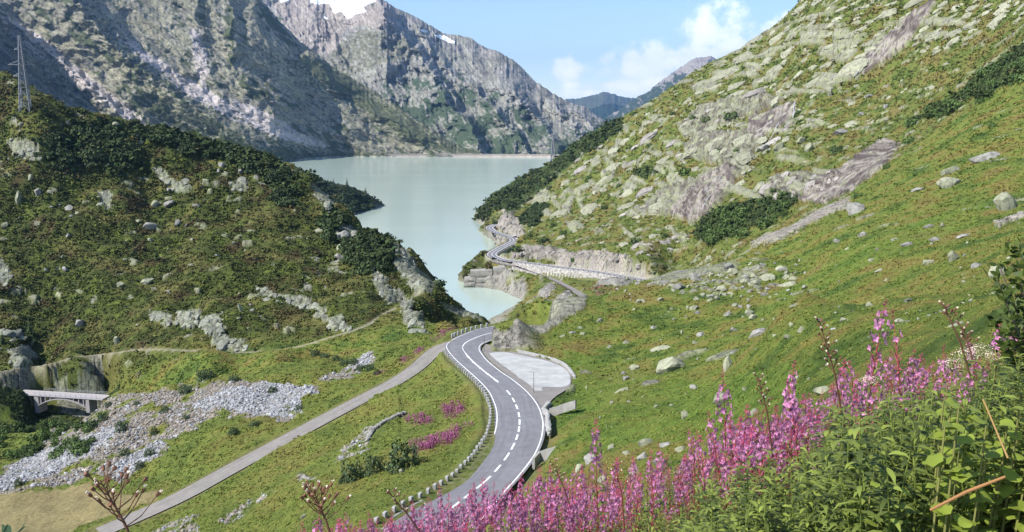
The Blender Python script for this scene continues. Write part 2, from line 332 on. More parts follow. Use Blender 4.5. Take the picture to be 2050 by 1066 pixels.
# left hill
for p in [(100,600,345),(0,620,330),(250,600,335),(400,600,325),(550,600,325),(650,600,325),(400,500,375),(200,500,375),(0,500,370),(550,500,370),(650,520,370),(700,560,345),(770,560,340),
          (300,400,430),(100,400,405),(0,400,400),(500,400,430),(600,440,420),(-300,400,380),(-300,600,320),
          (0,300,440),(150,320,440),(0,168,470),(-300,60,480),(50,205,455),(100,232,455),(180,250,465),(240,262,470),(330,277,480),(400,290,490),(470,303,495),(530,326,495),(580,345,490),(610,365,480),(650,400,465),(690,432,450),(730,475,430),(770,490,425),(800,502,418),(840,535,405),(862,568,392),(868,585,380),
          (885,600,365),(910,618,350),(935,634,338),(955,646,330),(820,620,325)]: cD(*p)
for p in [(0,560,-25),(-300,600,0),(150,580,-40),(330,600,-60),(470,610,-70),(530,610,-80),(610,600,-100),(690,560,-124),(800,530,-126),(862,500,-126),(910,450,-125),(955,420,-125),(985,400,-124),
          (0,800,-90),(-300,900,-90),(300,850,-110),(0,1200,-127),(300,1200,-127),(450,800,-127),(600,800,-127),(760,640,-128)]: cH(*p)
for p in [(966,644,-119.6),(935,640,-119),(985,637,-119)]: cZ(*p)
cH(975, 255, -70); cH(990, 300, -100); cH(1010, 400, -121); cH(930, 260, -66); cH(900, 262, -68); cH(900,300,-84)
# the far peninsula
for p in [(640,361,1180),(600,352,1170),(560,350,1170),(690,377,1190),(710,383,1200),(745,397,1225),(765,408,1240),(650,400,1140),(690,420,1120),(735,408,1190),(600,420,1080)]: cD(*p)
for p in [(690,436),(735,421),(771,411)]: cZ(*p, -120.2)
for p in [(640,1320,-127),(760,1380,-128),(500,1300,-127),(500,1150,-100),(450,1000,-124),(640,950,-127),(300,1000,-127)]: cH(*p)
for p in [(800,450),(850,380),(900,500),(950,600),(1000,610),(850,500),(900,350),(1000,340),(1060,315),(700,330),(900,570)]: cZ(*p, -131)

WATER = [(1045,603),(1000,629),(972,645),(930,641),(880,607),(820,572),(760,532),(700,497),(640,472),(540,457),(540,447),(600,447),(690,436),(735,421),(771,411),(752,398),(700,375),(600,352),(300,345),(300,290),(1220,290),(1135,314),(1080,338),(1010,378),(955,425),
         (948,441),(962,450),(957,462),(985,478),(1000,492),(985,505),(960,520),(925,545),(918,560),(935,570),(1000,582),(1038,598)]

KU, KD = 1 / 150.0, 5.0
cp = np.array(CP); X0 = np.stack([cp[:, 0] * KU, np.log(cp[:, 1]) * KD], 1)
def tps_kernel(d2): return np.sqrt(d2 + 0.02)          # multiquadric-like, no overshoot
def tps_fit():
    d2 = ((X0[:, None] - X0[None]) ** 2).sum(-1); n = len(X0)
    A = np.zeros((n + 3, n + 3)); A[:n, :n] = tps_kernel(d2) - np.eye(n) * 0.004; A[:n, n] = 1; A[:n, n + 1:] = X0; A[n, :n] = 1; A[n + 1:, :n] = X0.T
    return np.linalg.lstsq(A, np.r_[cp[:, 2], 0, 0, 0], rcond=None)[0]
_w = tps_fit()
def base_t(u, D):
    q = np.stack([u * KU, np.log(D) * KD], 1).astype(np.float32); out = np.empty(len(q)); c0 = X0.astype(np.float32); w = _w.astype(np.float32)
    for i in range(0, len(q), 40000):
        b = q[i:i + 40000]; d2 = (b[:, :1] - c0[None, :, 0]) ** 2 + (b[:, 1:] - c0[None, :, 1]) ** 2
        out[i:i + 40000] = tps_kernel(d2) @ w[:-3] + w[-3] + b @ w[-2:]
    return out

NU = 1020
ucol = np.linspace(-260, 2310, NU)
drow = np.r_[np.geomspace(1.3, 45, 90)[:-1], np.geomspace(45, 420, 500)[:-1], np.geomspace(420, 1280, 290)[:-1], np.geomspace(1280, 1900, 20)]
ND = len(drow)
# evaluate the smooth field on a coarse grid, then refine (it is smooth)
uc = np.linspace(ucol[0], ucol[-1], 516); sc_ = np.linspace(math.log(1.3), math.log(1900), 760)
Tg = base_t(np.tile(uc, len(sc_)), np.repeat(np.exp(sc_), len(uc))).reshape(len(sc_), len(uc))
def t_at(u, D):
    a = np.clip((np.asarray(u, float) - uc[0]) / (uc[1] - uc[0]), 0, len(uc) - 1.001); b = np.clip((np.log(D) - sc_[0]) / (sc_[1] - sc_[0]), 0, len(sc_) - 1.001)
    i = a.astype(int); j = b.astype(int); fa = a - i; fb = b - j
    return (Tg[j, i] * (1 - fa) + Tg[j, i + 1] * fa) * (1 - fb) + (Tg[j + 1, i] * (1 - fa) + Tg[j + 1, i + 1] * fa) * fb
UU, DD = np.meshgrid(ucol, drow)
# columns are fixed directions on the ground (x / y constant)
def u2k(u): return (np.asarray(u) - 1025.0) / FPX
TT = t_at(UU, DD)
YY = DD.copy(); ZZ = -TT * DD
# x from u at the base height
XX = u2k(UU) * (YY * math.cos(TH) - ZZ * math.sin(TH))
def carve(P, half, shoulder, drop, zoff=0.0):
    """press the ground to a road's level; P (n,3) centre line, half width may vary"""
    global ZZ
    half = np.full(len(P), half) if np.isscalar(half) else half
    mx = half.max() + shoulder
    bb = (XX > P[:, 0].min() - mx) & (XX < P[:, 0].max() + mx) & (YY > P[:, 1].min() - mx) & (YY < P[:, 1].max() + mx)
    ii = np.nonzero(bb.ravel())[0]; x = XX.ravel()[ii]; y = YY.ravel()[ii]; z = ZZ.ravel()[ii]
    A = P[:-1]; Bv = P[1:] - A; L2 = (Bv[:, :2] ** 2).sum(1)
    for s in range(0, len(ii), 20000):
        e = slice(s, s + 20000)
        px = x[e][:, None] - A[None, :, 0]; py = y[e][:, None] - A[None, :, 1]
        t = np.clip((px * Bv[:, 0] + py * Bv[:, 1]) / L2, 0, 1)
        d = np.hypot(px - t * Bv[:, 0], py - t * Bv[:, 1]); k = d.argmin(1); r = np.arange(len(k))
        dm = d[r, k]; tz = A[k, 2] + t[r, k] * Bv[k, 2]; h = half[k]
        w = 1 - sst(0, shoulder, dm - h)
        target = tz - drop * (1 - sst(-.3, .35, dm - h)) + zoff
        z[e] = z[e] * (1 - w) + target * w
        ROADM.ravel()[ii[e]] = np.maximum(ROADM.ravel()[ii[e]], w)
    ZZ.ravel()[ii] = z
ROADM = np.zeros_like(ZZ)

# ---- masks (who grows / lies where), looked up at the photo position of each ground point with ragged edges
NX = XX; NY = YY; NZ = ZZ.copy()
far = np.clip(DD * .012, .3, 40)
wx = fbm(XX / 9, YY / 9 + ZZ / 5, 11, 4, .6); wy = fbm(XX / 9 + 40, YY / 9 + ZZ / 5, 21, 4, .6)
wf = fbm(XX / 2.4, YY / 2.4, 31, 3, .6)
VV = 533 + FPX * np.tan(np.arctan(TT) - TH)
WARP = np.clip(1775 * 1.6 / DD, 3, 9)
UW = UU + (wx + .5 * wf) * WARP * 1.5; VW = VV + (wy + .5 * wf) * WARP
def M(poly, d0=0, d1=9999): return (inpoly(UW, VW, poly) & (DD > d0) & (DD < d1)).astype(float)
def Mx(polys, d0=0, d1=9999):
    r = np.zeros_like(DD)
    for p in polys: r = np.maximum(r, M(p, d0, d1))
    return r
LEFT = (DD > 240) & (UU < 990) & (VV > 0)
LHILL = sst(262, 290, DD) * (UU < 985)
FARH = (UU > 930) & (DD > 420)

SLAB = Mx([[(1500,90),(1560,45),(1615,-10),(1870,-10),(1840,60),(1780,100),(1715,155),(1650,190),(1560,188),(1480,190),(1400,190),(1380,175),(1440,140)],
           [(1880,-20),(2060,-20),(2050,40),(1950,62),(1870,110),(1830,80)]], 420)
SLABB = Mx([[(1370,250),(1400,215),(1450,200),(1510,185),(1560,190),(1600,215),(1590,260),(1560,290),(1480,300),(1390,310),(1370,290)],
            [(1230,280),(1260,255),(1340,260),(1380,300),(1440,320),(1530,330),(1560,370),(1500,420),(1400,440),(1290,435),(1180,440),(1090,435),(1060,400),(1110,350),(1160,310)],
            [(1560,290),(1620,250),(1590,215),(1700,160),(1660,210),(1650,250),(1600,300)]], 420)
CLIFF = Mx([[(1285,425),(1320,385),(1370,370),(1460,330),(1485,345),(1455,400),(1420,435),(1390,447)],
            [(1520,395),(1560,358),(1640,345),(1690,352),(1640,388),(1560,402)],
            [(1370,290),(1400,270),(1500,265),(1530,280),(1500,330),(1420,330),(1375,315)],
            [(1360,255),(1400,215),(1470,195),(1540,190),(1575,205),(1500,235),(1420,265),(1370,280)]], 420)
BARE = Mx([[(1600,402),(1680,340),(1770,280),(1805,292),(1765,345),(1700,388),(1650,412)],
           [(1870,-5),(1875,5),(1815,90),(1745,140),(1695,160),(1715,120),(1765,85),(1815,35)],
           [(1500,240),(1590,205),(1598,225),(1560,255),(1520,280),(1500,275)],
           [(1340,435),(1400,370),(1455,335),(1480,340),(1450,395),(1418,436),(1390,447)]], 420)
STRIP = Mx([[(1502,488),(1535,462),(1620,425),(1705,398),(1700,412),(1625,448),(1560,482),(1512,492)],[(1990,452),(2060,425),(2060,437),(2000,458)]], 150, 450)
ROADCUT = Mx([[(1022,517),(1050,495),(1100,498),(1150,510),(1200,507),(1250,515),(1290,522),(1270,546),(1200,538),(1100,524)]], 500)
ROADCUT = np.maximum(ROADCUT, Mx([[(988,447),(1010,422),(1040,445),(1048,470),(1030,476),(1000,462)],[(955,462),(984,460),(1012,476),(1015,488),(1000,492),(970,484)]], 700))
BLOCKS = Mx([[(940,544),(1015,538),(1025,548),(1003,580),(930,570)]], 560, 700)
RIPRAP = Mx([[(1000,582),(1030,563),(1060,572),(1052,592),(1040,604)]], 480)
RUBW = Mx([[(1075,590),(1100,568),(1112,575),(1095,600)],[(1110,600),(1140,580),(1150,590),(1130,604)],[(1195,570),(1215,548),(1275,560),(1250,572),(1215,572)]], 400)
KNOB = Mx([[(1036,672),(1044,640),(1056,618),(1090,611),(1130,602),(1178,593),(1170,615),(1142,638),(1110,655),(1080,672),(1045,684)]], 196, 262)
SLABN = Mx([[(1288,568),(1330,550),(1380,540),(1485,528),(1470,538),(1420,551),(1330,570)]], 240, 330)
KBUSH = M([(984,640),(1005,622),(1030,612),(1050,612),(1060,617),(1030,625),(1030,655),(1012,668),(990,660)], 196, 262)
LROCK = Mx([[(18,285),(48,280),(72,300),(88,318),(60,326),(30,308)],[(-20,505),(12,530),(28,560),(22,580),(-20,558)],
            [(305,340),(320,338),(345,360),(380,372),(378,385),(352,383),(325,365)],[(195,385),(220,388),(228,425),(215,430),(200,408)],
            [(460,365),(492,362),(496,380),(470,385)],[(300,626),(325,628),(350,648),(330,655),(305,640)],[(352,628),(400,625),(395,655),(355,655)],[(405,640),(445,632),(448,672),(495,690),(490,705),(450,700),(420,680),(405,660)],
            [(510,572),(535,582),(560,595),(600,600),(640,620),(665,645),(650,650),(620,625),(570,612),(525,600)],[(655,640),(690,640),(700,665),(665,665)],
            [(745,538),(762,545),(790,580),(830,610),(815,620),(770,605),(750,575)],[(610,365),(640,370),(665,405),(668,430),(650,425),(630,395)],[(675,455),(700,455),(720,475),(700,482),(678,478)],
            [(778,500),(805,505),(842,545),(868,572),(862,592),(835,585),(805,560)],[(805,625),(820,620),(850,650),(865,690),(840,690),(820,665)],[(870,605),(900,615),(950,640),(970,645),(940,650),(890,625)],
            [(20,700),(50,695),(75,710),(60,735),(20,730)],[(0,655),(40,668),(50,680),(25,685),(0,670)]], 265)
GORGE = Mx([[(150,745),(175,728),(170,790),(110,790),(120,760)],[(172,735),(200,728),(205,800),(172,800)],[(0,738),(55,735),(60,775),(0,778)]], 262, 330)
LPINE = Mx([[(60,300),(110,275),(180,285),(240,285),(270,300),(280,340),(230,350),(170,330),(120,345),(110,320)],[(250,262),(330,272),(420,295),(440,310),(400,318),(320,300),(260,290)],
            [(430,300),(480,300),(540,325),(600,365),(560,372),(510,345),(450,330)],[(540,380),(580,385),(590,405),(550,400)],[(600,360),(640,368),(620,385)],
            [(680,480),(730,470),(790,500),(770,540),(720,560),(700,530)],[(655,430),(700,450),(660,480),(640,440)],[(140,255),(220,255),(250,270),(180,270)]], 270)
RPINE = Mx([[(940,450),(1000,380),(1100,326),(1150,290),(1215,250),(1245,240),(1250,262),(1160,318),(1120,352),(1060,405),(1030,425),(990,425),(960,448)],[(1040,440),(1080,400),(1100,410),(1070,450)],
            [(1390,470),(1420,430),(1480,410),(1580,380),(1612,392),(1565,432),(1500,462),(1420,492)],[(1270,350),(1300,335),(1320,345),(1290,360)],[(1940,170),(2060,85),(2060,150),(1960,205)],[(1820,250),(1890,205),(1960,175),(1900,225)]], 350)
PENIN = (DD > 1000) & (UU < 800)
SCREE = Mx([[(-20,965),(60,900),(140,840),(215,800),(250,788),(330,780),(420,770),(480,760),(560,765),(640,780),(600,800),(615,825),(560,840),(480,830),(420,840),(350,870),(300,880),(290,935),(240,960),(210,930),(150,965),(60,985),(0,985)],
            [(620,770),(700,730),(740,700),(755,720),(700,760)],[(140,950),(200,920),(330,880),(330,905),(240,960)]], 120, 245)
SCREEW = Mx([[(-20,965),(70,905),(180,870),(260,860),(200,900),(100,955),(0,980)],[(380,815),(440,780),(560,757),(640,785),(600,800),(615,825),(540,835),(440,822)],[(220,945),(300,890),(330,885),(300,925),(240,955)],[(680,745),(720,712),(745,705),(740,725)]], 120, 245)
SCREEG = fbm(XX / 7, YY / 7, 55, 4, .6)
SAND = Mx([[(-40,975),(60,990),(180,965),(215,985),(260,990),(330,985),(300,1010),(200,1040),(120,1070),(-40,1090)]], 110, 200)
STREAM = Mx([[(800,825),(812,828),(770,850),(740,880),(735,900),(700,920),(672,925),(690,900),(725,875),(760,845)],[(605,960),(640,965),(630,975),(610,975)],[(330,1040),(400,1035),(400,1070),(300,1080)],[(520,985),(550,985),(480,1035),(430,1050)]], 60, 190)
PINK = Mx([[(745,760),(800,720),(900,655),(915,660),(880,690),(800,735)],[(820,890),(900,860),(945,845),(935,870),(870,905),(830,925)],[(810,840),(850,830),(860,850),(820,860)],[(880,815),(930,800),(925,830),(890,850)],
           [(1180,570),(1220,558),(1240,565),(1240,585),(1190,590)],[(1040,380),(1045,380),(1045,385)]], 60)
MEADOW = ((UU < 1100) & (DD < 232)).astype(float)
LUSH = Mx([[(1500,640),(1600,560),(1700,500),(1850,440),(1990,400),(1960,440),(1850,490),(1720,540),(1600,600),(1520,660)],[(1120,680),(1060,680),(1180,720),(1400,760),(1600,740),(1600,800),(1400,880),(1200,900),(1130,870),(1110,840),(1150,780)],[(0,810),(180,830),(200,880),(60,930),(0,930)]], 40, 330)
RUBBLE = Mx([[(1330,575),(1400,540),(1480,520),(1530,510),(1600,545),(1560,570),(1450,590),(1380,590)]], 150, 330)

# ---- relief
fin = lambda lam: sst(.8, 2.2, lam / (DD * .0075))            # fade detail the grid cannot carry
gx = np.gradient(ZZ, axis=1) / np.gradient(XX, axis=1)
H = np.zeros_like(ZZ)
for lam, amp in ((16, .55), (7, .3), (3.2, .16), (1.5, .08)):
    H += amp * gn(XX / lam + lam, YY / lam - lam, int(lam * 10)) * fin(lam)
H *= sst(4, 30, DD)
H *= 1 + 1.0 * LHILL + .8 * FARH
knoll = fbm(XX / 42, YY / 42, 61, 3, .5)
H += LHILL * (4.2 * knoll + 2.4 * ridged(XX / 21 + .3 * knoll, YY / 26, 63, 3)) * sst(262, 320, DD) * (1 - .75 * PENIN)
H += FARH * (3.0 * fbm(XX / 50, YY / 60, 65, 3)) * sst(540, 680, DD)
RIDGE = sst(100, 120, DD) * (UU < 800) * (DD < 235)
H += RIDGE * .8 * fbm(XX / 12, YY / 12, 67, 3)

ROCK = np.zeros_like(ZZ); HR = np.zeros_like(ZZ)
a = R(22)
sa, sb = (XX * math.cos(a) + ZZ * math.sin(a)), (-XX * math.sin(a) + ZZ * math.cos(a))
pw = 2.0 * fbm(XX / 20, ZZ / 20, 71, 3)
f1, f2, crn = voro(sa / 20 + pw * .3, sb / 9.5 + pw * .4, 81)
slab = sst(.09, .2, f2 - f1) * (crn < .66) * sst(.02, .1, f2 - f1 + .25 * gn(sa / 3, sb / 2.2, 82))
g1, g2, grn = voro(sa / 9 + pw * .4, sb / 5.5 + pw * .4, 83)
slab2 = sst(.08, .2, g2 - g1) * (grn < .6)
k1, k2, krn = voro(XX / 4.0 + wx * .5, YY / 5.5 + wy * .5 + ZZ / 3.5, 85)
chip = sst(.1, .25, k2 - k1) * (krn < .5)
dens = fbm(sa / 60, sb / 40, 87, 3)
ROCK = np.maximum(ROCK, SLAB * slab * (crn < .52)); HR = np.maximum(HR, SLAB * slab * (crn < .52) * (2.6 * (1 - f1 ** 2) + 1.5 * (crn - .4)))
ROCK = np.maximum(ROCK, SLABB * slab2 * (grn < .42)); HR = np.maximum(HR, SLABB * slab2 * (grn < .42) * (2.0 * (1 - g1 ** 2) + 3 * (grn - .3)))
cl = sst(.03, .1, g2 - g1) * .75 + .25
ROCK = np.maximum(ROCK, CLIFF * sst(-.9, -.5, dens + cl)); HR = np.maximum(HR, CLIFF * (cl * 3.4 + 1.2 * ridged(XX / 3.2, ZZ / 14, 89, 3)))
ROCK = np.maximum(ROCK, BARE); HR = np.maximum(HR, BARE * (1.2 + 1.6 * ridged((XX - ZZ * 1.2) / 4.5, (XX + ZZ) / 40, 91, 3)))
# scattered outcrops elsewhere on the far hillside
sc1 = FARH * sst(540, 620, DD) * (1 - np.maximum(SLAB, np.maximum(SLABB, RPINE)))
m_ = sc1 * slab2 * (grn < .28) * (dens > -.12) * (UU < 1720)
ROCK = np.maximum(ROCK, m_); HR = np.maximum(HR, m_ * 1.8 * (1 - g1))
m_ = FARH * chip * (krn < .16) * (fbm(XX / 25, YY / 25, 93, 3) > -.05) * (1 - RPINE)
ROCK = np.maximum(ROCK, m_); HR = np.maximum(HR, m_ * 1.0)
for mk, h in ((STRIP, .8), (ROADCUT, 3.2), (BLOCKS, .3), (RUBW, .8), (KNOB, .7), (SLABN, .5), (RUBBLE * chip, .5), (RIPRAP, .5)):
    ROCK = np.maximum(ROCK, mk); HR = np.maximum(HR, mk * h * (.6 + .6 * ridged(XX / 5, (YY + ZZ) / 7, 95, 4)))
lv1, lv2, lvr = voro(XX / 7 + .5 * wx, YY / 9 + ZZ / 4 + .5 * wy, 97)
ROCK = np.maximum(ROCK, LROCK); HR = np.maximum(HR, LROCK * (.5 + .9 * sst(.03, .15, lv2 - lv1) * lvr + .5 * ridged(XX / 3, YY / 8 + ZZ / 3, 99, 3)))
ROCK = np.maximum(ROCK, GORGE); HR = np.maximum(HR, GORGE * 1.2 * lvr)
m_ = LHILL * sst(.1, .22, k2 - k1) * (krn < .13) * (fbm(XX / 30, YY / 30, 101, 3) > .05) * (1 - LPINE) * (DD < 520)
ROCK = np.maximum(ROCK, m_); HR = np.maximum(HR, m_ * 1.1)
m_ = PENIN * chip * (krn < .1); ROCK = np.maximum(ROCK, m_)
m_ = ((UU > 1100) & (DD < 420) & (DD > 135)) * chip * (krn < .05) * (fbm(XX / 18, YY / 18, 103, 3) > .0)
ROCK = np.maximum(ROCK, m_); HR = np.maximum(HR, m_ * .45)
# bare slab reaches the shore line
ZL = -t_at(UU, DD) * DD
shore = sst(-115.5, -118, ZL) * (DD > 420)
ROCK = np.maximum(ROCK, shore * (fbm(XX / 9, YY / 9, 105, 3) > -.35) * (UU > 930) + shore * (ZL < -118.4) * (UU <= 930))
PINEH = np.maximum(LPINE, RPINE)
H += PINEH * (1.2 + 1.5 * sst(-.3, .6, gn(XX / 4.2, YY / 4.2 + ZZ / 4, 107)) * 1.2) * (1 - ROCK)
H += KBUSH * .6
Hs = H * (1 - ROCK * .75) + HR
# normals of the smooth field to push along
P0 = np.stack([XX, YY, ZZ], -1)
du = np.gradient(P0, axis=1); dv = np.gradient(P0, axis=0)
nn = np.cross(du, dv); nn /= np.linalg.norm(nn, axis=-1, keepdims=True) + 1e-9
nn[nn[..., 2] < 0] *= -1
water_u, water_v = UU, 533 + FPX * np.tan(np.arctan(120.0 / DD) - TH)
INW = inpoly(water_u + wx * 2.5, water_v + wy * 1.2, WATER) & (DD > 400)
Hs *= sst(-119.5, -114, ZZ) * (DD > 400) + (DD <= 400)
push = Hs[..., None] * nn
XX = XX + push[..., 0]; YY = YY + push[..., 1]; ZZ = ZZ + push[..., 2]
CW = np.linalg.norm((RA - RB)[:, :2], axis=1) / 2
carve((RA + RB) / 2, CW + .9, 2.6, .30)
carve(OLDP, OLDW / 2 + .25, 2.2, .22)
TS = np.gradient(SECP[:, :2], axis=0); TS /= np.linalg.norm(TS, axis=1, keepdims=True); NS = np.stack([-TS[:, 1], TS[:, 0]], 1); NS *= np.where(NS[:, 1:] > 0, -1, 1)
DS = SECP.copy(); DS[:, :2] += NS * (SECW / 2 + 6.0); ks = int(len(SECP) * .60); hS = np.interp(np.arange(ks) / ks, [0, .3, .6, .85, 1], [6, 5.5, 6.5, 4, 1]); DS = DS[:ks]; DS[:, 2] -= hS
DS[:, 2] -= 1.0; carve(DS, 4.6, 4.0, .0)
carve(SECP, SECW / 2 + .8, 2.2, .5)
carve(OFARP, OFARW / 2 + .3, 3.0, .4)
carve(BRDP[:int(len(BRDP) * .42)], 2.6, 2.0, .15)
carve(PATHP, PATHW / 2 + .2, 1.5, .1)
# layby level
LB = np.array([w3(p) for p in LAYB]); Lc = LB.mean(0)
Apl = np.linalg.lstsq(np.c_[LB[:, :2], np.ones(len(LB))], LB[:, 2], rcond=None)[0]
def layz(x, y): return Apl[0] * x + Apl[1] * y + Apl[2]
cen = LB[:, :2].mean(0)
big = [tuple(cen + (p - cen) * 1.03) for p in LB[:, :2]]
inl = inpoly(XX, YY, big)
ZZ = np.where(inl, layz(XX, YY) - .22, ZZ)
# rock knob on the inner side of the bend: it hides the road behind
vk = np.interp(UU, [983, 988, 1000, 1015, 1035, 1060, 1095], [660, 651, 646, 642, 640, 642, 648]); vf = np.interp(UU, [983, 1000, 1030, 1060, 1095], [690, 697, 697, 685, 675])
vt = vf + (vk - vf) * sst(188.5, 199, DD) + 3.0 * fbm(XX / 2.2, ZZ / 2.2, 131, 3)
kw = sst(983.5, 987, UU) * (1 - sst(1035, 1095, UU)) * sst(187.5, 189.5, DD) * (1 - sst(202.6, 204.2, DD))
ZZ = ZZ * (1 - kw) + (-tan_dep(vt) * DD) * kw
kt = sst(1018, 1028, UU) * (1 - sst(1075, 1110, UU)) * sst(202.5, 204, DD) * (1 - sst(222, 232, DD))
ZZ = ZZ * (1 - kt) + np.minimum(ZZ, -tan_dep(vk + 8) * DD) * kt
gul = sst(40, 70, UU) * (1 - sst(198, 222, UU)) * sst(246, 253, DD) * (1 - sst(277, 281, DD)); ZZ = ZZ * (1 - gul) + np.minimum(ZZ, -93.5) * gul
gu2 = (1 - sst(60, 80, UU)) * sst(232, 238, DD) * (1 - sst(258.5, 261, DD)); ZZ = ZZ * (1 - gu2) + np.minimum(ZZ, -91.5) * gu2
ZZ = np.where(INW, np.minimum(ZZ, -121.5), np.where(DD > 400, np.maximum(ZZ, -119.75), ZZ))

# ---- colours: what covers the ground
n_a = fbm(XX / 14, YY / 14, 111, 4, .6); n_b = fbm(XX / 4.5, YY / 4.5, 113, 4, .65); n_c = fbm(XX / 1.6, YY / 1.6, 115, 3, .7) * fin(1.6); n_d = gn(XX / .8, YY / .8, 117) * fin(.8)
nA = 1.35 * n_a + .55 * n_b + .45 * n_c
nx_ = NX; 
Cg = np.zeros(ZZ.shape + (3,)) + np.array((.125, .155, .030))
Cg = mixc(Cg, (.175, .150, .040), sst(-.15, .5, nA + .25 * n_d))
Cg = mixc(Cg, (.150, .115, .042), sst(.40, 1.0, nA + .3 * n_c))
Cg = mixc(Cg, (.060, .095, .020), sst(-.1, -.7, nA + .3 * n_c))
lu = np.clip(LUSH * .8 + .1, 0, 1); Cg = Cg * (1 - lu[..., None] * .55) + (np.array((.105, .165, .026)) * (1 + .4 * n_c[..., None])) * lu[..., None] * .55
# far hillside: a touch browner
fh = FARH * .6; fcol = mixc(mixc(np.zeros(ZZ.shape + (3,)) + np.array((.100, .122, .030)), (.140, .118, .040), sst(-.3, .5, nA)), (.05, .075, .02), sst(-.2, -.7, n_b + .6 * n_c))
Cg = Cg * (1 - fh[..., None]) + fcol * fh[..., None]
# left hill heath
lh = mixc(np.zeros(ZZ.shape + (3,)) + np.array((.072, .088, .022)), (.118, .145, .028), sst(.0, .5, n_b + .5 * n_a + .4 * n_c))
lh = mixc(lh, (.088, .070, .028), sst(.1, .55, -n_a + .5 * n_b + .4 * n_c)); lh = mixc(lh, (.030, .042, .013), sst(.15, .7, -n_b + .8 * n_c))
lh = lh * .78; lh = mixc(lh, (.125, .118, .036), sst(.55, .9, ridged(XX / 33, YY / 40, 119, 2) + .25 * n_c) * .75)
Cg = Cg * (1 - LHILL[..., None]) + lh * LHILL[..., None]
Cg = mixc(Cg, (.038, .056, .018), np.clip(PINEH * sst(-.5, .1, n_b + n_c + .2) , 0, 1))
Cg = mixc(Cg, (.024, .034, .012), PENIN * sst(-.5, .2, n_b + .3) * .9)
Cg = mixc(Cg, (.050, .052, .018), KBUSH * .9)
Cg = mixc(Cg, (.030, .045, .014), ((UU < 240) & (DD > 222) & (DD < 275)) * sst(-.4, .3, n_b + .3))
# meadow between the roads: yellow green, mown by the lane
Cg = mixc(Cg, (.135, .155, .034), MEADOW * (DD > 60) * .5)
Cg = mixc(Cg, (.25, .20, .10), SAND * (.85 + .15 * n_c))
Cg = mixc(Cg, (.17, .15, .05), M([(180,1010),(480,905),(900,680),(900,686),(500,895),(210,1000)], 90, 240) * .0)
fl = sst(.0, .6, n_c + .8 * n_b + .1) * PINK
Cg = mixc(Cg, (.28, .08, .14), fl * .6)
Cr = mixc(np.zeros(ZZ.shape + (3,)) + np.array((.255, .265, .155)), (.27, .255, .22), sst(-.2, .5, n_b + .4 * n_a))
Cr = mixc(Cr, (.105, .10, .085), sst(.25, .8, n_c + .7 * n_b))
Cr = mixc(Cr, (.33, .285, .26), np.maximum(BARE * .85, np.maximum(ROADCUT, STRIP) * .8) * sst(-.7, .1, n_b))
strk = ridged((XX - ZZ * .9) / 2.6, (XX + ZZ) / 40, 121, 3)
Cr = mixc(Cr, (.12, .098, .088), np.clip((BARE + CLIFF * .8) * sst(.35, .8, strk), 0, 1))
Cr = mixc(Cr, (.30, .285, .26), np.clip(BLOCKS + RIPRAP + RUBW, 0, 1) * .8)
KN2 = kw * (1 - inpoly(UU, 533 + FPX * np.tan(np.arctan(-ZZ / DD) - TH), [(986,640),(1005,625),(1030,612),(1050,612),(1056,617),(1033,632),(1026,652),(1012,664),(994,660)]))
Cr = mixc(Cr, (.25, .235, .195), np.maximum(KNOB * .6, KN2)); Cr = mixc(Cr, (.11, .10, .085), KN2 * sst(.2, .6, n_b + n_c)); ROCK = np.maximum(ROCK, KN2); ROCK = np.where((kw > .5) & (KN2 < .5), 0, ROCK); slk = (kt > .3) & (UU > 1040); ROCK = np.where(slk, 1, ROCK); Cr = np.where(slk[..., None], Cr * .2 + .8 * np.array((.25, .235, .195)), Cr)
Cr = mixc(Cr, (.15, .16, .12), GORGE * .5)
Cr = mixc(Cr, (.24, .25, .19), LROCK * .5)
q1, q2, qr = voro(sa / 5.5 + .6 * wx, sb / 3.2 + .6 * wy, 133); q1l, q2l, qrl = voro(XX / 2.6 + .5 * wx, YY / 4 + ZZ / 1.8 + .5 * wy, 135)
crk = np.where(FARH, q2 - q1, q2l - q1l); crr = np.where(FARH, qr, qrl); wide = np.clip(1 - DD / 2600, .5, 1)
Cr = Cr * ((.34 + .66 * sst(.0, .13, crk)) * (.82 + .36 * crr))[..., None]
col = Cg * (1 - ROCK[..., None]) + Cr * ROCK[..., None]
sc_m = SCREE * sst(-.08, .18, SCREEG + .35 * n_c + SCREEW * .32 + .24)
scol = mixc(np.zeros(ZZ.shape + (3,)) + np.array((.25, .22, .18)), (.33, .33, .335), sst(.2, .8, .6 * SCREEW + .6 * n_c + .4 * n_b))
scol *= (1 + .55 * n_d + .25 * n_c)[..., None]
col = col * (1 - sc_m[..., None]) + scol * sc_m[..., None]
sm_ = STREAM * sst(-.1, .25, n_c + .4 * n_b); col = mixc(col, (.36, .35, .33), sm_)
ROCK = np.maximum(ROCK, np.maximum(sc_m * .6, sm_))
pth = np.zeros_like(ZZ)
def near_line(P, w, soft):
    bb = (XX > P[:, 0].min() - w - 3) & (XX < P[:, 0].max() + w + 3) & (YY > P[:, 1].min() - w - 3) & (YY < P[:, 1].max() + w + 3)
    ii = np.nonzero(bb.ravel())[0]; r = np.zeros(ZZ.size); x = XX.ravel()[ii]; y = YY.ravel()[ii]; A = P[:-1]; Bv = P[1:] - A; L2 = (Bv[:, :2] ** 2).sum(1)
    for s in range(0, len(ii), 20000):
        e = slice(s, s + 20000); px = x[e][:, None] - A[None, :, 0]; py = y[e][:, None] - A[None, :, 1]; t = np.clip((px * Bv[:, 0] + py * Bv[:, 1]) / L2, 0, 1)
        r[ii[e]] = 1 - sst(w - soft, w + soft, np.hypot(px - t * Bv[:, 0], py - t * Bv[:, 1]).min(1))
    return r.reshape(ZZ.shape)
col = mixc(col, (.30, .27, .19), near_line(PATHP, PATHW / 2 + .1, .4) * .8)
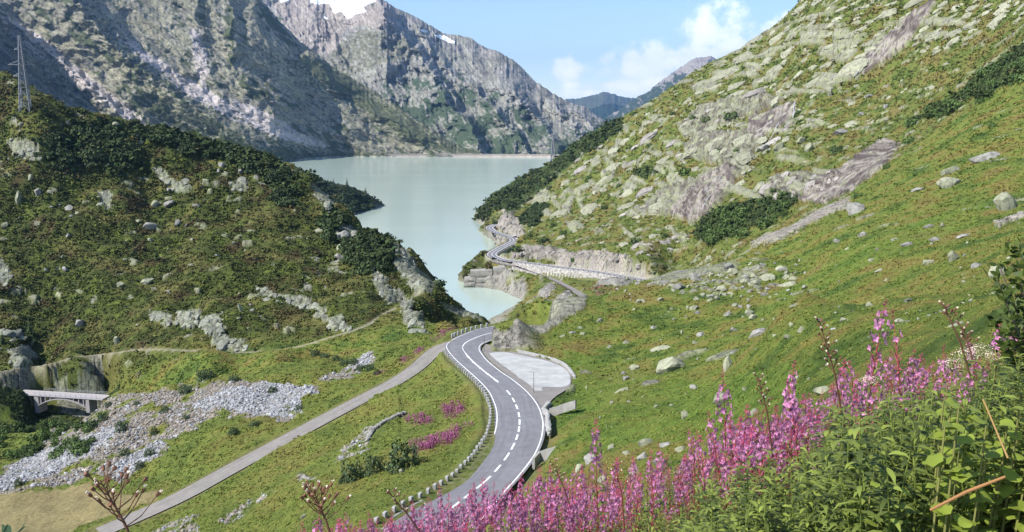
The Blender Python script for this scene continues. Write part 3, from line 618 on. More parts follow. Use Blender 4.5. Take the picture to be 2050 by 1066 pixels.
verge = near_line((RA + RB) / 2, 5.2, 1.0) * sst(-.3, .4, n_c)
col = mixc(col, (.22, .20, .13), verge * .6)
verge = near_line(OLDP, OLDW / 2 + .9, .8); col = mixc(col, (.20, .17, .08), verge * .6)
verge = near_line(SECP, SECW / 2 + 1.5, 1.0); col = mixc(col, (.36, .34, .30), verge * .8)
col = mixc(col, (.30, .28, .24), shore * ROCK * .6)
deep = (ZZ < -119.9).astype(float); col = mixc(col, (.2, .2, .16), deep)
col = np.clip(col * (1 + .18 * n_d[..., None]), .008, .9)

V = np.stack([XX, YY, ZZ + CAMH], -1).reshape(-1, 3)
ii = np.arange(ND * NU).reshape(ND, NU)
F = np.stack([ii[:-1, :-1], ii[:-1, 1:], ii[1:, 1:], ii[1:, :-1]], -1).reshape(-1, 4)
zf = V[F, 2].max(1); F = F[zf > -1.6]                     # drop what lies on the lake bed
used = np.unique(F); remap = np.full(len(V), -1); remap[used] = np.arange(len(used))
M_LAND = mat_land('land_cover', 1.4, .15, .22, .55)
g = link('ground', mesh_np('ground', V[used], remap[F], M_LAND, True, col.reshape(-1, 3)[used], {'rock': ROCK.reshape(-1)[used]}))
tag(g, kind='structure')
def ground_z(x, y):
    """height (world) of the finished ground at x, y by local lookup"""
    i = int(np.clip(np.searchsorted(drow, y), 2, ND - 3)); best = None
    for q in range(0, 4):
        k = i
        j = int(np.clip(np.searchsorted(XX[k], x), 1, NU - 1)); yk = YY[k, j]
        step = (y - yk); 
        if abs(step) < .5 * (drow[min(k + 1, ND - 1)] - drow[k - 1]): break
        i = int(np.clip(k + np.sign(step), 1, ND - 2))
    j = int(np.clip(np.searchsorted(XX[i], x), 1, NU - 1)); f = np.clip((x - XX[i, j - 1]) / max(XX[i, j] - XX[i, j - 1], 1e-6), 0, 1)
    return float(ZZ[i, j - 1] * (1 - f) + ZZ[i, j] * f + CAMH)
_VF = 533 + FPX * np.tan(np.arctan(-ZZ / np.maximum(YY, .1)) - TH)
_UF = 1025 + FPX * XX / (YY * math.cos(TH) - ZZ * math.sin(TH))
HIT_IJ = [0, 0]
def hit(u, v, dmin=20):
    """first ground point seen along the sight line of photo pixel (u, v) -> world point"""
    j = int(np.clip(np.searchsorted(ucol, u), 1, NU - 2)); i0 = int(np.searchsorted(drow, dmin))
    colv = _VF[i0:, j]; k = np.nonzero(colv <= v)[0]
    if len(k) == 0: return None
    i = i0 + int(k[0]); 
    f = 0 if i == i0 else np.clip((_VF[i - 1, j] - v) / (_VF[i - 1, j] - _VF[i, j] + 1e-9), 0, 1)
    x = XX[i - 1, j] * (1 - f) + XX[i, j] * f; y = YY[i - 1, j] * (1 - f) + YY[i, j] * f; z = ZZ[i - 1, j] * (1 - f) + ZZ[i, j] * f
    # slide along the row to the exact column
    x += (u - _UF[i, j]) / FPX * y
    HIT_IJ[:] = [i, j]
    return Vector((x, y, ground_z(x, y) if abs(u - _UF[i, j]) > 3 else z + CAMH))
# ================================================================ water, roads, mountains
def mat_water():
    m = bpy.data.materials.new('glacier_water'); m.use_nodes = True; nt = m.node_tree; L = nt.links.new
    b = nt.nodes['Principled BSDF']; b.inputs['Roughness'].default_value = .15; b.inputs['Specular IOR Level'].default_value = .45; b.inputs['IOR'].default_value = 1.33
    tc = N(nt, 'ShaderNodeTexCoord'); sp = N(nt, 'ShaderNodeMapping'); sp.inputs['Scale'].default_value = (.4, 1.6, 1); L(tc.outputs['Object'], sp.inputs[0])
    n = N(nt, 'ShaderNodeTexNoise', Scale=.006, Detail=6.0, Roughness=.6); L(sp.outputs[0], n.inputs['Vector'])
    mc = N(nt, 'ShaderNodeMixRGB'); L(n.outputs[0], mc.inputs[0]); mc.inputs[1].default_value = (.34, .42, .36, 1); mc.inputs[2].default_value = (.42, .49, .42, 1); L(mc.outputs[0], b.inputs['Base Color'])
    n2 = N(nt, 'ShaderNodeTexNoise', Scale=.35, Detail=5.0, Roughness=.6); L(sp.outputs[0], n2.inputs['Vector'])
    bp = N(nt, 'ShaderNodeBump', Strength=.25, Distance=.25); L(n2.outputs[0], bp.inputs['Height']); L(bp.outputs[0], b.inputs['Normal'])
    return m
mb = MB(); mb.add([(-2200, 300, 0), (1400, 300, 0), (1400, 3060, 0), (-2200, 3060, 0)], [(0, 1, 2, 3)])
tag(mb.build('lake_water', mat_water()), kind='structure')

def mat_asphalt(name, col, sc=1.0):
    m = bpy.data.materials.new(name); m.use_nodes = True; nt = m.node_tree; L = nt.links.new
    b = nt.nodes['Principled BSDF']; b.inputs['Roughness'].default_value = .85; b.inputs['Specular IOR Level'].default_value = .25
    uv = N(nt, 'ShaderNodeAttribute', attribute_name='across'); al = N(nt, 'ShaderNodeAttribute', attribute_name='along')
    cv = N(nt, 'ShaderNodeCombineXYZ'); L(uv.outputs['Fac'], cv.inputs[0]); mu0 = N(nt, 'ShaderNodeMath', operation='MULTIPLY'); mu0.inputs[1].default_value = .04; L(al.outputs['Fac'], mu0.inputs[0]); L(mu0.outputs[0], cv.inputs[1])
    st = N(nt, 'ShaderNodeTexNoise', Scale=1.6, Detail=5.0, Roughness=.6); L(cv.outputs[0], st.inputs['Vector'])
    tc = N(nt, 'ShaderNodeTexCoord'); n = N(nt, 'ShaderNodeTexNoise', Scale=.5, Detail=9.0, Roughness=.7); L(tc.outputs['Object'], n.inputs['Vector'])
    a = N(nt, 'ShaderNodeMath', operation='ADD'); L(st.outputs[0], a.inputs[0]); L(n.outputs[0], a.inputs[1])
    mr = N(nt, 'ShaderNodeMapRange'); L(a.outputs[0], mr.inputs[0]); mr.inputs[1].default_value = .6; mr.inputs[2].default_value = 1.4; mr.inputs[3].default_value = .68; mr.inputs[4].default_value = 1.25
    # fine cracks and patches
    vo = N(nt, 'ShaderNodeTexVoronoi', feature='DISTANCE_TO_EDGE', Scale=.16); wv = N(nt, 'ShaderNodeVectorMath', operation='MULTIPLY_ADD'); L(n.outputs['Color'], wv.inputs[0]); wv.inputs[1].default_value = (5, 5, 5); L(tc.outputs['Object'], wv.inputs[2]); L(wv.outputs[0], vo.inputs['Vector'])
    cr = N(nt, 'ShaderNodeMapRange'); L(vo.outputs[0], cr.inputs[0]); cr.inputs[2].default_value = .008; cr.inputs[3].default_value = .6; cr.inputs[4].default_value = 1
    m2 = N(nt, 'ShaderNodeMath', operation='MULTIPLY'); L(mr.outputs[0], m2.inputs[0]); L(cr.outputs[0], m2.inputs[1])
    sc = N(nt, 'ShaderNodeVectorMath', operation='SCALE'); sc.inputs[0].default_value = col; L(m2.outputs[0], sc.inputs['Scale']); L(sc.outputs[0], b.inputs['Base Color'])
    return m
M_ASPH = mat_asphalt('road_asphalt', (.185, .180, .192)); M_OLDR = mat_asphalt('worn_lane', (.235, .215, .195)); M_PAINT = mat_simple('road_paint', (.80, .80, .78), .6, .08, 2.0)
M_GRAVEL = mat_simple('gravel', (.42, .415, .40), .95, .24, .35, .8, 14.)
M_CONC = mat_simple('concrete', (.29, .28, .26), .9, .2, 1.2, .3, 12.)
M_STONE = mat_simple('granite_stone', (.34, .335, .32), .9, .3, 2.5, .6, 9.)
M_WOOD = mat_simple('post_wood', (.10, .075, .055), .9, .2, 6.)
M_STEEL = mat_simple('galvanised_steel', (.32, .34, .37), .5, .15, 3., metal=.35)

def ribbon(name, A, B, mat, zoff, parent=None, n=6, s=None, kind='structure', z0=None):
    A = np.asarray(A); B = np.asarray(B); k = len(A); f = np.linspace(0, 1, n + 1)
    V = A[:, None] * (1 - f[None, :, None]) + B[:, None] * f[None, :, None]; V[..., 2] += zoff + CAMH
    ss = np.r_[0, np.cumsum(np.linalg.norm(np.diff((A + B) / 2, axis=0), axis=1))]; w = np.linalg.norm(A - B, axis=1)
    ac = f[None] * w[:, None]; al = np.repeat(ss[:, None], n + 1, 1)
    i = np.arange(k * (n + 1)).reshape(k, n + 1); F = np.stack([i[:-1, :-1], i[:-1, 1:], i[1:, 1:], i[1:, :-1]], -1).reshape(-1, 4)
    nrm = np.cross(V[0, 1] - V[0, 0], V[1, 0] - V[0, 0])
    if nrm[2] < 0: F = F[:, ::-1]
    me = mesh_np(name, V.reshape(-1, 3), F, mat, True, None, {'across': ac, 'along': al})
    o = link(name, me, parent)
    if kind and parent is None: tag(o, kind=kind)
    return o
def offs(P, d):
    """offset a polyline sideways in plan (positive = left of travel)"""
    P = np.asarray(P); T = np.gradient(P[:, :2], axis=0); T /= np.linalg.norm(T, axis=1, keepdims=True) + 1e-9
    out = P.copy(); out[:, 0] += -T[:, 1] * d; out[:, 1] += T[:, 0] * d; return out
roadA = lerp(RA, RB, -.045); roadB = lerp(RA, RB, 1.045)
road = ribbon('road', roadA, roadB, M_ASPH, 0.0)
Wd = np.linalg.norm((RB - RA)[:, :2], axis=1); dirAB = (RB - RA) / Wd[:, None]
ribbon('edge_line', RA + dirAB * .0, RA + dirAB * .18, M_PAINT, .012, road, 1)
ribbon('edge_line', RB - dirAB * .18, RB, M_PAINT, .012, road, 1)
CL = (RA + RB) / 2; Ssum = np.r_[0, np.cumsum(np.linalg.norm(np.diff(CL, axis=0), axis=1))]
def seg_on(P, s0, s1, S=None, n=6):
    S = Ssum if S is None else S; q = np.linspace(s0, s1, n); return np.stack([np.interp(q, S, P[:, j]) for j in range(3)], 1)
def s_of_v(v, P, S):
    vv = 533 + FPX * np.tan(np.arctan(-P[:, 2] / P[:, 1]) - TH); return float(np.interp(-v, -vv, S))
dash_px = [(940,955),(916,932),(896,911),(874,889),(854,867),(836,851),(817,840),(807,793),(809,798)]
rows = [(983,971),(951,932),(926,909),(905,891),(887,873),(867,856),(851,840),(836,826),(820,811),(807,798),(791,783)]
rows = [(1017,1005),(998,989),(978.5,970.5),(969,953.5),(945,931),(922,907),(900.5,887.5),(881,870.5),(865,854),(851,840),(835.5,826),(819.5,810.5),(805.5,797),(791,782)]
def dash(s0, s1, w=.14, name='lane_dash'):
    c = seg_on(CL, s0, s1, n=max(3, int((s1 - s0) / .8))); ribbon(name, offs(c, w), offs(c, -w), M_PAINT, .012, road, 1)
for a_, b_ in rows: dash(s_of_v(a_, CL, Ssum), s_of_v(b_, CL, Ssum))
sA = s_of_v(766, CL, Ssum); sB = s_of_v(708, CL, Ssum)
dash(sA, sB, .15, 'centre_line')
q = sA + 1.0
while q < sB: dash(q, q + 1.6, .26, 'lane_mark'); q += 6.2
q = sB + .5
while q < sB + 8: dash(q, q + .8, .13); q += 1.4
dash(sB + 9, Ssum[-1] - 1, .12, 'centre_line')
lane = ribbon('old_lane', offs(OLDP, OLDW / 2), offs(OLDP, -OLDW / 2), M_OLDR, .0)
wob = .25 * np.sin(np.arange(len(SECP)) * .4)
sec = ribbon('lakeside_road', offs(SECP, SECW / 2), offs(SECP, -SECW / 2), M_ASPH, .0)
ribbon('edge_line', offs(SECP, SECW / 2 - .3), offs(SECP, SECW / 2 - .75), M_PAINT, .03, sec, 1)
ribbon('edge_line', offs(SECP, -SECW / 2 + .75), offs(SECP, -SECW / 2 + .3), M_PAINT, .03, sec, 1)
ribbon('centre_line', offs(SECP, .16), offs(SECP, -.16), M_PAINT, .03, sec, 1)
ofar = ribbon('lakeside_lane', offs(OFARP, OFARW / 2), offs(OFARP, -OFARW / 2), M_OLDR, .0)
# gravel layby and its asphalt mouth
def poly_sheet(name, pts, mat, zoff, parent=None, zf=layz):
    P = [Vector((p[0], p[1], 0)) for p in pts]; tr = mgeo.tessellate_polygon([P])
    V = [(p.x, p.y, zf(p.x, p.y) + CAMH + zoff) for p in P]; me = bpy.data.meshes.new(name)
    F = []
    for t in tr:
        a, b, c = [Vector(V[i]) for i in t]; F.append(tuple(t) if (b - a).cross(c - a).z > 0 else tuple(reversed(t)))
    me.from_pydata(V, [], F); me.materials.append(mat); me.update(); o = link(name, me, parent)
    if parent is None: tag(o, kind='structure')
    return o
LBs = resamp(np.array(list(LB) + [LB[0]]), step=2.0)
lay = poly_sheet('layby', LBs, M_OLDR, -.02)
gpx = [(979,708),(992,706),(1012,706),(1045,712),(1085,721),(1112,729),(1130,739),(1140,751),(1142,762),(1139,771),(1120,776),(1088,775.5),(1084,783),(1072,783),(1062,773),(1036,754),(1012,736),(990,719)]
GP = resamp([w3((u, v, -48.5)) for (u, v) in gpx + gpx[:1]], step=1.2)
def lay_hit(u, v):
    d = np.array(PD(u, v, 1.0)); k = -Apl[2] / (Apl[0] * d[0] + Apl[1] * d[1] - d[2]); return d * k
GP = resamp([lay_hit(u, v) for (u, v) in gpx + gpx[:1]], step=1.2)
GP[:, :2] += .25 * np.stack([gn(GP[:, 0], GP[:, 1], 3), gn(GP[:, 0], GP[:, 1], 4)], 1)
poly_sheet('gravel_bed', GP, M_GRAVEL, .02)

# ---------------------------------------------------------------- mountains: relief sheets with their own distance and depth
def relief(name, sky, foot, nu, nv, u0, u1, dfun, cfun, mat, disp, back=True):
    u = np.linspace(u0, u1, nu); s = np.linspace(0, 1, nv)
    sv = np.interp(u, [p[0] for p in sky], [p[1] for p in sky]); sD = np.interp(u, [p[0] for p in sky], [p[2] for p in sky])
    fv = np.interp(u, [p[0] for p in foot], [p[1] for p in foot]); fD = np.interp(u, [p[0] for p in foot], [p[2] for p in foot])
    sv = sv + 5.5 * fbm(u / 34, u * 0, 301, 5, .6) + 1.5 * gn(u / 4, u * 0, 309)
    U = np.tile(u, (nv, 1)); Vv = sv[None] * (1 - s[:, None]) + fv[None] * s[:, None]; S = np.tile(s[:, None], (1, nu))
    D = sD[None] + (fD - sD)[None] * S ** .9
    D = D - dfun(U, Vv, S) * sst(0, .04, S)
    D = D - disp(U, Vv, S) * sst(0, .03, S) 
    dx = (U - 1025) / FPX; dy = (533 - Vv) / FPX; k = D / (math.cos(TH) + dy * math.sin(TH))
    X = dx * k; Z = (-math.sin(TH) + dy * math.cos(TH)) * k + CAMH
    c, rk = cfun(U, Vv, S, X, D, Z)
    # the far side falls away behind the skyline
    nb = 12; bk = np.linspace(1, 0, nb + 1)[:-1][:, None]; run = (Z[0] - Z[-1]) * 1.1
    Xb = np.repeat(X[:1], nb, 0) * (1 + (bk * run[None]) / D[:1]); Yb = D[:1] + bk * run[None]; Zb = Z[:1] - bk * (Z[0] - Z[-1])[None] * .98 + 12 * fbm(Xb / 80, Yb / 80, 5, 3) * np.sin(bk * 3.14)
    X = np.r_[Xb, X]; Y = np.r_[Yb, D]; Z = np.r_[Zb, Z]; c = np.concatenate([np.repeat(c[:1], nb, 0), c]); rk = np.r_[np.repeat(rk[:1], nb, 0), rk]
    n = X.shape[0]; i = np.arange(n * nu).reshape(n, nu); F = np.stack([i[:-1, :-1], i[1:, :-1], i[1:, 1:], i[:-1, 1:]], -1).reshape(-1, 4)
    o = link(name, mesh_np(name, np.stack([X, Y, Z], -1).reshape(-1, 3), F, mat, True, np.clip(c, .01, .9).reshape(-1, 3), {'rock': rk}))
    tag(o, kind='structure'); return o
def ridge_lines(U, V, lines):
    """asymmetric ribs: gentle on the sunny left, steep on the right"""
    r = np.zeros_like(U)
    for pts, A, wl, wr in lines:
        p = np.array(pts, float); ur = np.interp(V, p[:, 1], p[:, 0]); e = sst(p[0, 1] - 15, p[0, 1] + 25, V) * (1 - sst(p[-1, 1] - 20, p[-1, 1] + 20, V))
        d = U - ur + 15 * fbm(U / 34, V / 26, 311, 4); r = np.maximum(r, A * e * np.where(d < 0, np.exp(d / wl), np.exp(-d / wr)))
    return r
M_MNT = mat_land('mountain_cover', .10, .012, 1.3, .03, .32, .6)
# -- left granite mountain
sky1 = [(-400,-260,2950),(0,-260,2980),(170,-200,3000),(330,-130,3000),(450,-70,3000),(510,-20,3010),(528,5,3020),(548,28,3040),(565,48,3060),(580,62,3070),(597,78,3080),(620,98,3095),(648,118,3105),(668,135,3110),(700,153,3115),(740,178,3110),(770,195,3105),(800,215,3095),(830,235,3080),(860,255,3060),(900,282,3030),(930,296,3000),(965,308,2965)]
foot1 = [(-400,420,2250),(0,380,2300),(300,345,2380),(430,345,2430),(480,344,2450),(540,331,2480),(560,327,2515),(620,320,2760),(680,316,2860),(740,314.5,2900),(965,313,2930)]
rl1 = [([(130,-60),(147,0),(174,34),(232,99),(307,157),(392,218),(457,252),(520,300)], 210, 120, 30),
       ([(-60,-40),(20,40),(75,90),(130,130),(200,190),(260,250),(300,285)], 130, 60, 34),
       ([(380,-60),(400,20),(400,90),(470,140),(520,190),(560,250)], 40, 50, 14),
       ([(455,-40),(463,30),(466,100),(470,160)], 45, 30, 12),
       ([(470,150),(500,175),(540,190),(560,215)], 50, 30, 16),
       ([(600,80),(640,130),(660,165),(700,220),(740,270)], 36, 50, 14),
       ([(730,215),(790,245),(850,290)], 50, 40, 20),
       ([(230,70),(330,150),(440,205),(560,270)], 30, 50, 12)]
def d1(U, V, S):
    r = ridge_lines(U, V, rl1)
    return r
    # the hollow at the far left that lies in shade: wall turning away from the sun
    sh = inpoly(U + 8 * fbm(U / 20, V / 20, 313, 3), V + 5 * fbm(U / 20, V / 20, 314, 3), [(-420,-300),(-60,-40),(0,75),(60,115),(120,160),(165,215),(205,245),(180,290),(-420,290)])
    ub = np.interp(V, [-300,-40,75,115,160,215,245,290], [-420,-60,0,60,120,165,205,180])
    return r + np.where(sh, np.minimum((ub - U) * 5.0, 900), 0)
a1 = R(33)
def disp1(U, V, S):
    al, ac = U * math.cos(a1) + V * math.sin(a1), -U * math.sin(a1) + V * math.cos(a1)
    w = fbm(U / 60, V / 60, 321, 3)
    r = 12 * ridged(al / 170 + .3 * w, ac / 34 + w, 323, 3, .4) + 40 * fbm(al / 150 + .4 * w, ac / 62, 325, 4, .36) + 5 * ridged(al / 60, ac / 16 + w, 326, 3) + 1.6 * ridged(al / 40, ac / 11, 327, 3)
    f1, f2, cr = voro(al / 34 + w, ac / 13 + w, 329)
    return r + 3.2 * cr * sst(.03, .12, f2 - f1) + 1.0 * fbm(U / 6, V / 6, 331, 3)
def c1(U, V, S, X, Y, Z):
    al, ac = U * math.cos(a1) + V * math.sin(a1), -U * math.sin(a1) + V * math.cos(a1)
    n1 = fbm(al / 75, ac / 26, 341, 5, .58); n2 = fbm(al / 60, ac / 5, 343, 5, .6); n3 = fbm(U / 7, V / 6, 345, 4, .65)
    c = mixc(np.zeros(U.shape + (3,)) + np.array((.275, .262, .185)), (.30, .28, .245), sst(-.3, .5, n1))
    c = mixc(c, (.16, .16, .135), sst(.12, .6, n2 + .2 * n3))
    b1, b2, br_ = voro(al / 15 + n1, ac / 6.5 + n1, 349); b3, b4, _b = voro(U / 9 + n1, V / 12 + n3, 351)
    c = c * ((.55 + .45 * sst(.0, .14, b2 - b1)) * (.84 + .3 * br_) * (.75 + .25 * sst(0, .1, b4 - b3)))[..., None]
    slabs = np.zeros(U.shape)
    for p in [[(225,60),(290,95),(360,150),(430,190),(520,215),(600,265),(665,292),(640,296),(560,278),(470,240),(390,200),(330,150),(250,95)], [(0,25),(60,60),(140,120),(190,165),(260,215),(310,262),(285,265),(230,225),(170,180),(110,130),(40,85),(0,55)], [(380,55),(400,60),(420,120),(410,190),(395,150)]]:
        slabs = np.maximum(slabs, inpoly(U + 12 * n1, V + 10 * n3, p).astype(float))
    c = mixc(c, (.46, .41, .39), slabs * sst(-.4, .2, n2 + .2))
    n4 = fbm(al / 26 + .5 * n1, ac / 9 + .5 * n1, 347, 4, .55)
    for p in [[(455,10),(468,10),(470,110),(462,150),(456,110)], [(478,150),(505,155),(548,190),(540,203),(505,198),(475,185)], [(130,20),(165,60),(230,110),(285,150),(270,165),(200,120),(140,70)], [(300,185),(330,200),(345,240),(310,225)], [(60,0),(90,20),(110,50),(80,45)], [(240,150),(270,190),(290,230),(262,225)], [(395,0),(420,10),(410,60),(398,50)], [(510,0),(530,10),(600,95),(580,90),(540,50)]]:  # shadow pockets and dark gullies, their shade put into the colour
        n4 = n4 + .55 * inpoly(U + 10 * n1 + 6 * n3, V + 8 * n3, p)
    veg = sst(.08, .34, n1 * .75 + n4 * .8 + n3 * .18 + .2 * sst(.5, .95, S) - .10 - .45 * slabs)  # plant cover, and the painted pocket shade carried by the same mask
    veg = np.maximum(veg, sst(.1, .5, ridge_lines(U, V, [([(600,110),(650,150),(720,205),(790,245),(860,290),(960,310)], 1, 30, 60)]) + n3 * .8 + n1 * .4) * .9)
    strip = inpoly(U + 14 * n1, V + 10 * n3, [(300,140),(400,205),(470,230),(560,280),(640,310),(560,330),(470,320),(400,300),(330,240),(290,190),(230,120),(200,60),(160,10),(170,-20)]).astype(float)
    veg = np.maximum(veg, strip * sst(-.15, .25, n3 + .3 * n1))
    veg = np.maximum(veg, sst(.9, .97, S) * sst(-.3, .2, n3 + .2))
    c = mixc(c, (.060, .075, .030), veg * .92); c = mixc(c, (.03, .042, .02), veg * sst(.1, .6, n3))
    bank = sst(.975, .99, S) * (U > 600); c = mixc(c, (.38, .36, .30), bank * sst(-.3, .2, n3))
    return c, 1 - veg
relief('unseen_west_mountain', [(-1200,-100,2300),(-700,-240,2250),(-420,-240,2200),(-250,-230,2380),(-150,-110,2370),(-75,20,2350),(-14,195,2300)], [(-1200,430,1500),(-14,380,1500)], 220, 160, -1200, -14, lambda U, V, S: 0 * U, c1, M_MNT, disp1)  # unseen ridge off to the left, added to shade the far left slopes
relief('granite_mountain', sky1, foot1, 760, 420, -420, 965, d1, c1, M_MNT, disp1)
# -- middle mountain beyond the dam
sky2 = [(440,-130,5200),(700,-40,5000),(745,-22,4700),(765,-3,4600),(775,4,4600),(790,16,4650),(815,26,4700),(835,34,4700),(860,52,4700),(885,66,4700),(905,69,4700),(940,76,4700),(975,96,4650),(1000,105,4600),(1020,116,4600),(1045,137,4550),(1070,161,4500),(1100,182,4450),(1140,206,4400),(1170,214,4350),(1190,228,4300),(1220,252,4250),(1280,300,4200)]
foot2 = [(440,330,3500),(1000,345,3300),(1280,350,3300)]
rl2 = [([(765,-10),(775,30),(800,65),(838,110),(862,140),(880,165),(893,205),(935,245),(965,300),(975,320)], 200, 80, 20),
       ([(880,150),(905,195),(925,235),(955,275),(980,315)], 150, 40, 15),
       ([(905,150),(950,175),(985,210),(1015,250),(1050,290),(1065,320)], 150, 45, 15),
       ([(1010,160),(1040,200),(1075,235),(1105,270),(1120,320)], 170, 45, 18),
       ([(1075,185),(1115,210),(1145,245),(1165,285),(1175,320)], 130, 40, 16),
       ([(1140,205),(1165,235),(1195,260),(1215,300)], 90, 30, 14),
       ([(690,20),(700,50),(710,90)], 60, 40, 14), ([(640,10),(655,60),(690,130),(760,200),(820,260)], 60, 60, 16), ([(830,30),(850,75),(870,110),(905,150)], 90, 40, 16),
       ([(745,120),(790,180),(850,240),(900,300)], 70, 50, 14)]
def disp2(U, V, S):
    w = fbm(U / 60, V / 60, 421, 3)
    return 80 * fbm(U / 80, V / 70, 423, 5, .5) + 36 * ridged((U - V * .45) / 30 + .6 * w, V / 95, 425, 4, .5) + 6 * fbm(U / 8, V / 9, 427, 4, .6)
def c2(U, V, S, X, Y, Z):
    n1 = fbm(U / 45, V / 35, 441, 5, .6); n3 = fbm(U / 7, V / 6, 443, 4, .65); n2 = ridged((U - V * .45) / 12, V / 60, 445, 4)
    c = mixc(np.zeros(U.shape + (3,)) + np.array((.27, .265, .22)), (.31, .29, .275), sst(-.3, .5, n1)); c = mixc(c, (.14, .14, .135), sst(.3, .8, n2 * .7 + .25 * n3))
    pk = inpoly(U + 15 * n1, V + 12 * n3, [(530,-60),(770,-30),(800,50),(760,60),(720,50),(690,60),(660,110),(600,90),(560,60)]).astype(float)
    c = mixc(c, (.37, .31, .28), pk * .6)
    b1, b2, br_ = voro((U - V * .45) / 8 + n1, V / 16 + n1, 449); c = c * ((.55 + .45 * sst(.0, .16, b2 - b1)) * (.82 + .34 * br_))[..., None]
    vl = np.interp(U, [600,700,760,850,950,1050,1250], [80,110,130,90,120,170,230])
    veg = sst(-.05, .3, n1 * .8 + n3 * .4 + .4 * fbm((U - V * .45) / 11, V / 30, 447, 4) + .6 * sst(-10, 130, V - vl) - .32)
    c = mixc(c, (.045, .072, .035), veg * .93)
    gr = inpoly(U + 15 * n1, V + 10 * n3, [(660,110),(720,60),(800,70),(860,110),(760,130),(680,160),(650,150)]).astype(float); c = mixc(c, (.12, .12, .06), gr * sst(-.3, .3, n3 + .1) * .7)
    snow = np.maximum.reduce([inpoly(U + 3 * n3, V + 3 * n3, p).astype(float) for p in [[(612,-30),(690,-14),(762,-26),(752,2),(727,14),(733,24),(716,28),(697,40),(684,24),(668,26),(660,8),(640,10),(622,6)], [(842,58),(856,62),(852,66),(840,61)], [(868,70),(892,72),(912,84),(905,88),(885,80)], [(560,-10),(580,2),(560,6)], [(645,32),(656,36),(650,38)]]])
    c = mixc(c, (.82, .85, .88), snow)
    return c, (1 - veg) * (1 - snow)
relief('valley_mountain', sky2, foot2, 620, 330, 440, 1280, lambda U, V, S: 1.5 * ridge_lines(U, V, rl2), c2, M_MNT, disp2)
# -- far peak and the blue ridges
def d0(U, V, S): return np.zeros_like(U)
sky3 = [(1180,262,9000),(1215,236,9000),(1250,212,9000),(1275,195,8900),(1300,182,8800),(1330,158,8700),(1360,136,8600),(1385,120,8500),(1405,113,8500),(1425,112,8500),(1450,127,8500),(1490,150,8400),(1560,190,8300)]
rl3 = [([(1410,110),(1425,160),(1430,220)], 260, 60, 20), ([(1340,150),(1360,180),(1390,240)], 150, 40, 16), ([(1290,190),(1310,215),(1340,250)], 120, 40, 14)]
def c3(U, V, S, X, Y, Z):
    n1 = fbm(U / 22, V / 18, 541, 5, .6); n3 = fbm(U / 5, V / 5, 543, 3, .6)
    c = mixc(np.zeros(U.shape + (3,)) + np.array((.30, .27, .245)), (.16, .15, .14), sst(0, .5, n1)); veg = sst(-.1, .3, n1 + n3 * .6 + .9 * sst(125, 185, V) - .5); return mixc(c, (.045, .065, .04), veg), 1 - veg
relief('far_peak', sky3, [(1180,300,7200),(1560,300,7000)], 240, 130, 1180, 1560, lambda U, V, S: ridge_lines(U, V, rl3), c3, M_MNT, lambda U, V, S: 90 * fbm(U / 30, V / 26, 551, 5) + 50 * ridged((U - V * .6) / 12, V / 30, 553, 4))
sky4 = [(1130,200,15000),(1170,196,15000),(1190,190,15000),(1212,186,15000),(1235,190,15000),(1260,196,15000),(1300,200,15000),(1340,205,15000)]
relief('far_ridge', sky4, [(1130,270,12500),(1340,270,12500)], 130, 50, 1130, 1340, d0, lambda U, V, S, X, Y, Z: (np.zeros(U.shape + (3,)) + np.array((.10, .11, .06)), np.zeros(U.shape)), M_MNT, lambda U, V, S: 160 * fbm(U / 30, V / 20, 561, 4))
sky5 = [(1160,225,11500),(1200,213,11500),(1230,208,11500),(1270,215,11500),(1320,225,11500)]
relief('forest_ridge', sky5, [(1160,280,9600),(1320,280,9600)], 120, 50, 1160, 1320, d0, lambda U, V, S, X, Y, Z: (np.zeros(U.shape + (3,)) + np.array((.03, .05, .03)), np.zeros(U.shape)), M_MNT, lambda U, V, S: 120 * fbm(U / 25, V / 20, 571, 4))
# valley floor out to the horizon under everything
mb = MB(); mb.add([(-9000, 2850, -260), (30000, 2850, -260), (30000, 40000, -260), (-9000, 40000, -260)], [(0, 1, 2, 3)])
tag(mb.build('valley_floor', mat_simple('valley_green', (.07, .09, .04))), kind='structure')
# -- dam
M_DAM = mat_simple('dam_concrete', (.55, .45, .38), .9, .18, .05)
def dam():
    mb = MB(); t = empty('dam', (0, 0, 0)); P = [w3((u, v, -120)) for u, v in ((735,314),(800,314),(900,314.2),(1000,314.6),(1080,315.2),(1150,316))]
    pts = resamp(P, n=30); pts[:, 1] += 12 * np.sin(np.linspace(0, math.pi, 30))
    for i in range(29):
        a, b = pts[i], pts[i + 1]
        for z0, z1, w, nm in ((-6, 7.5, 7, 0),):
            mb.add([(a[0], a[1] - w / 2, z0), (b[0], b[1] - w / 2, z0), (b[0], b[1] - w / 2, z1), (a[0], a[1] - w / 2, z1), (a[0], a[1] + w / 2, z0), (b[0], b[1] + w / 2, z0), (b[0], b[1] + w / 2, z1), (a[0], a[1] + w / 2, z1)],
                   [(0, 1, 2, 3), (3, 2, 6, 7), (5, 4, 7, 6)])
    mb.build('dam_wall', M_DAM, t); m2 = MB()
    for i in range(29):
        a, b = pts[i], pts[i + 1]; m2.bar((a[0], a[1] - 4.2, 8.1), (b[0], b[1] - 4.2, 8.1), 1.0)
    m2.build('parapet', mat_simple('parapet_light', (.58, .5, .44)), t); m3 = MB()
    for i in range(0, 29, 1):
        a = pts[i]; m3 = MB(); m3.box((a[0], a[1] - 3.8, 3.4), (1.2, .7, 7.5)); m3.build('pilaster', M_DAM, t)
    tag(t, 'long low pale concrete dam closing the far end of the lake', 'dam')
dam()
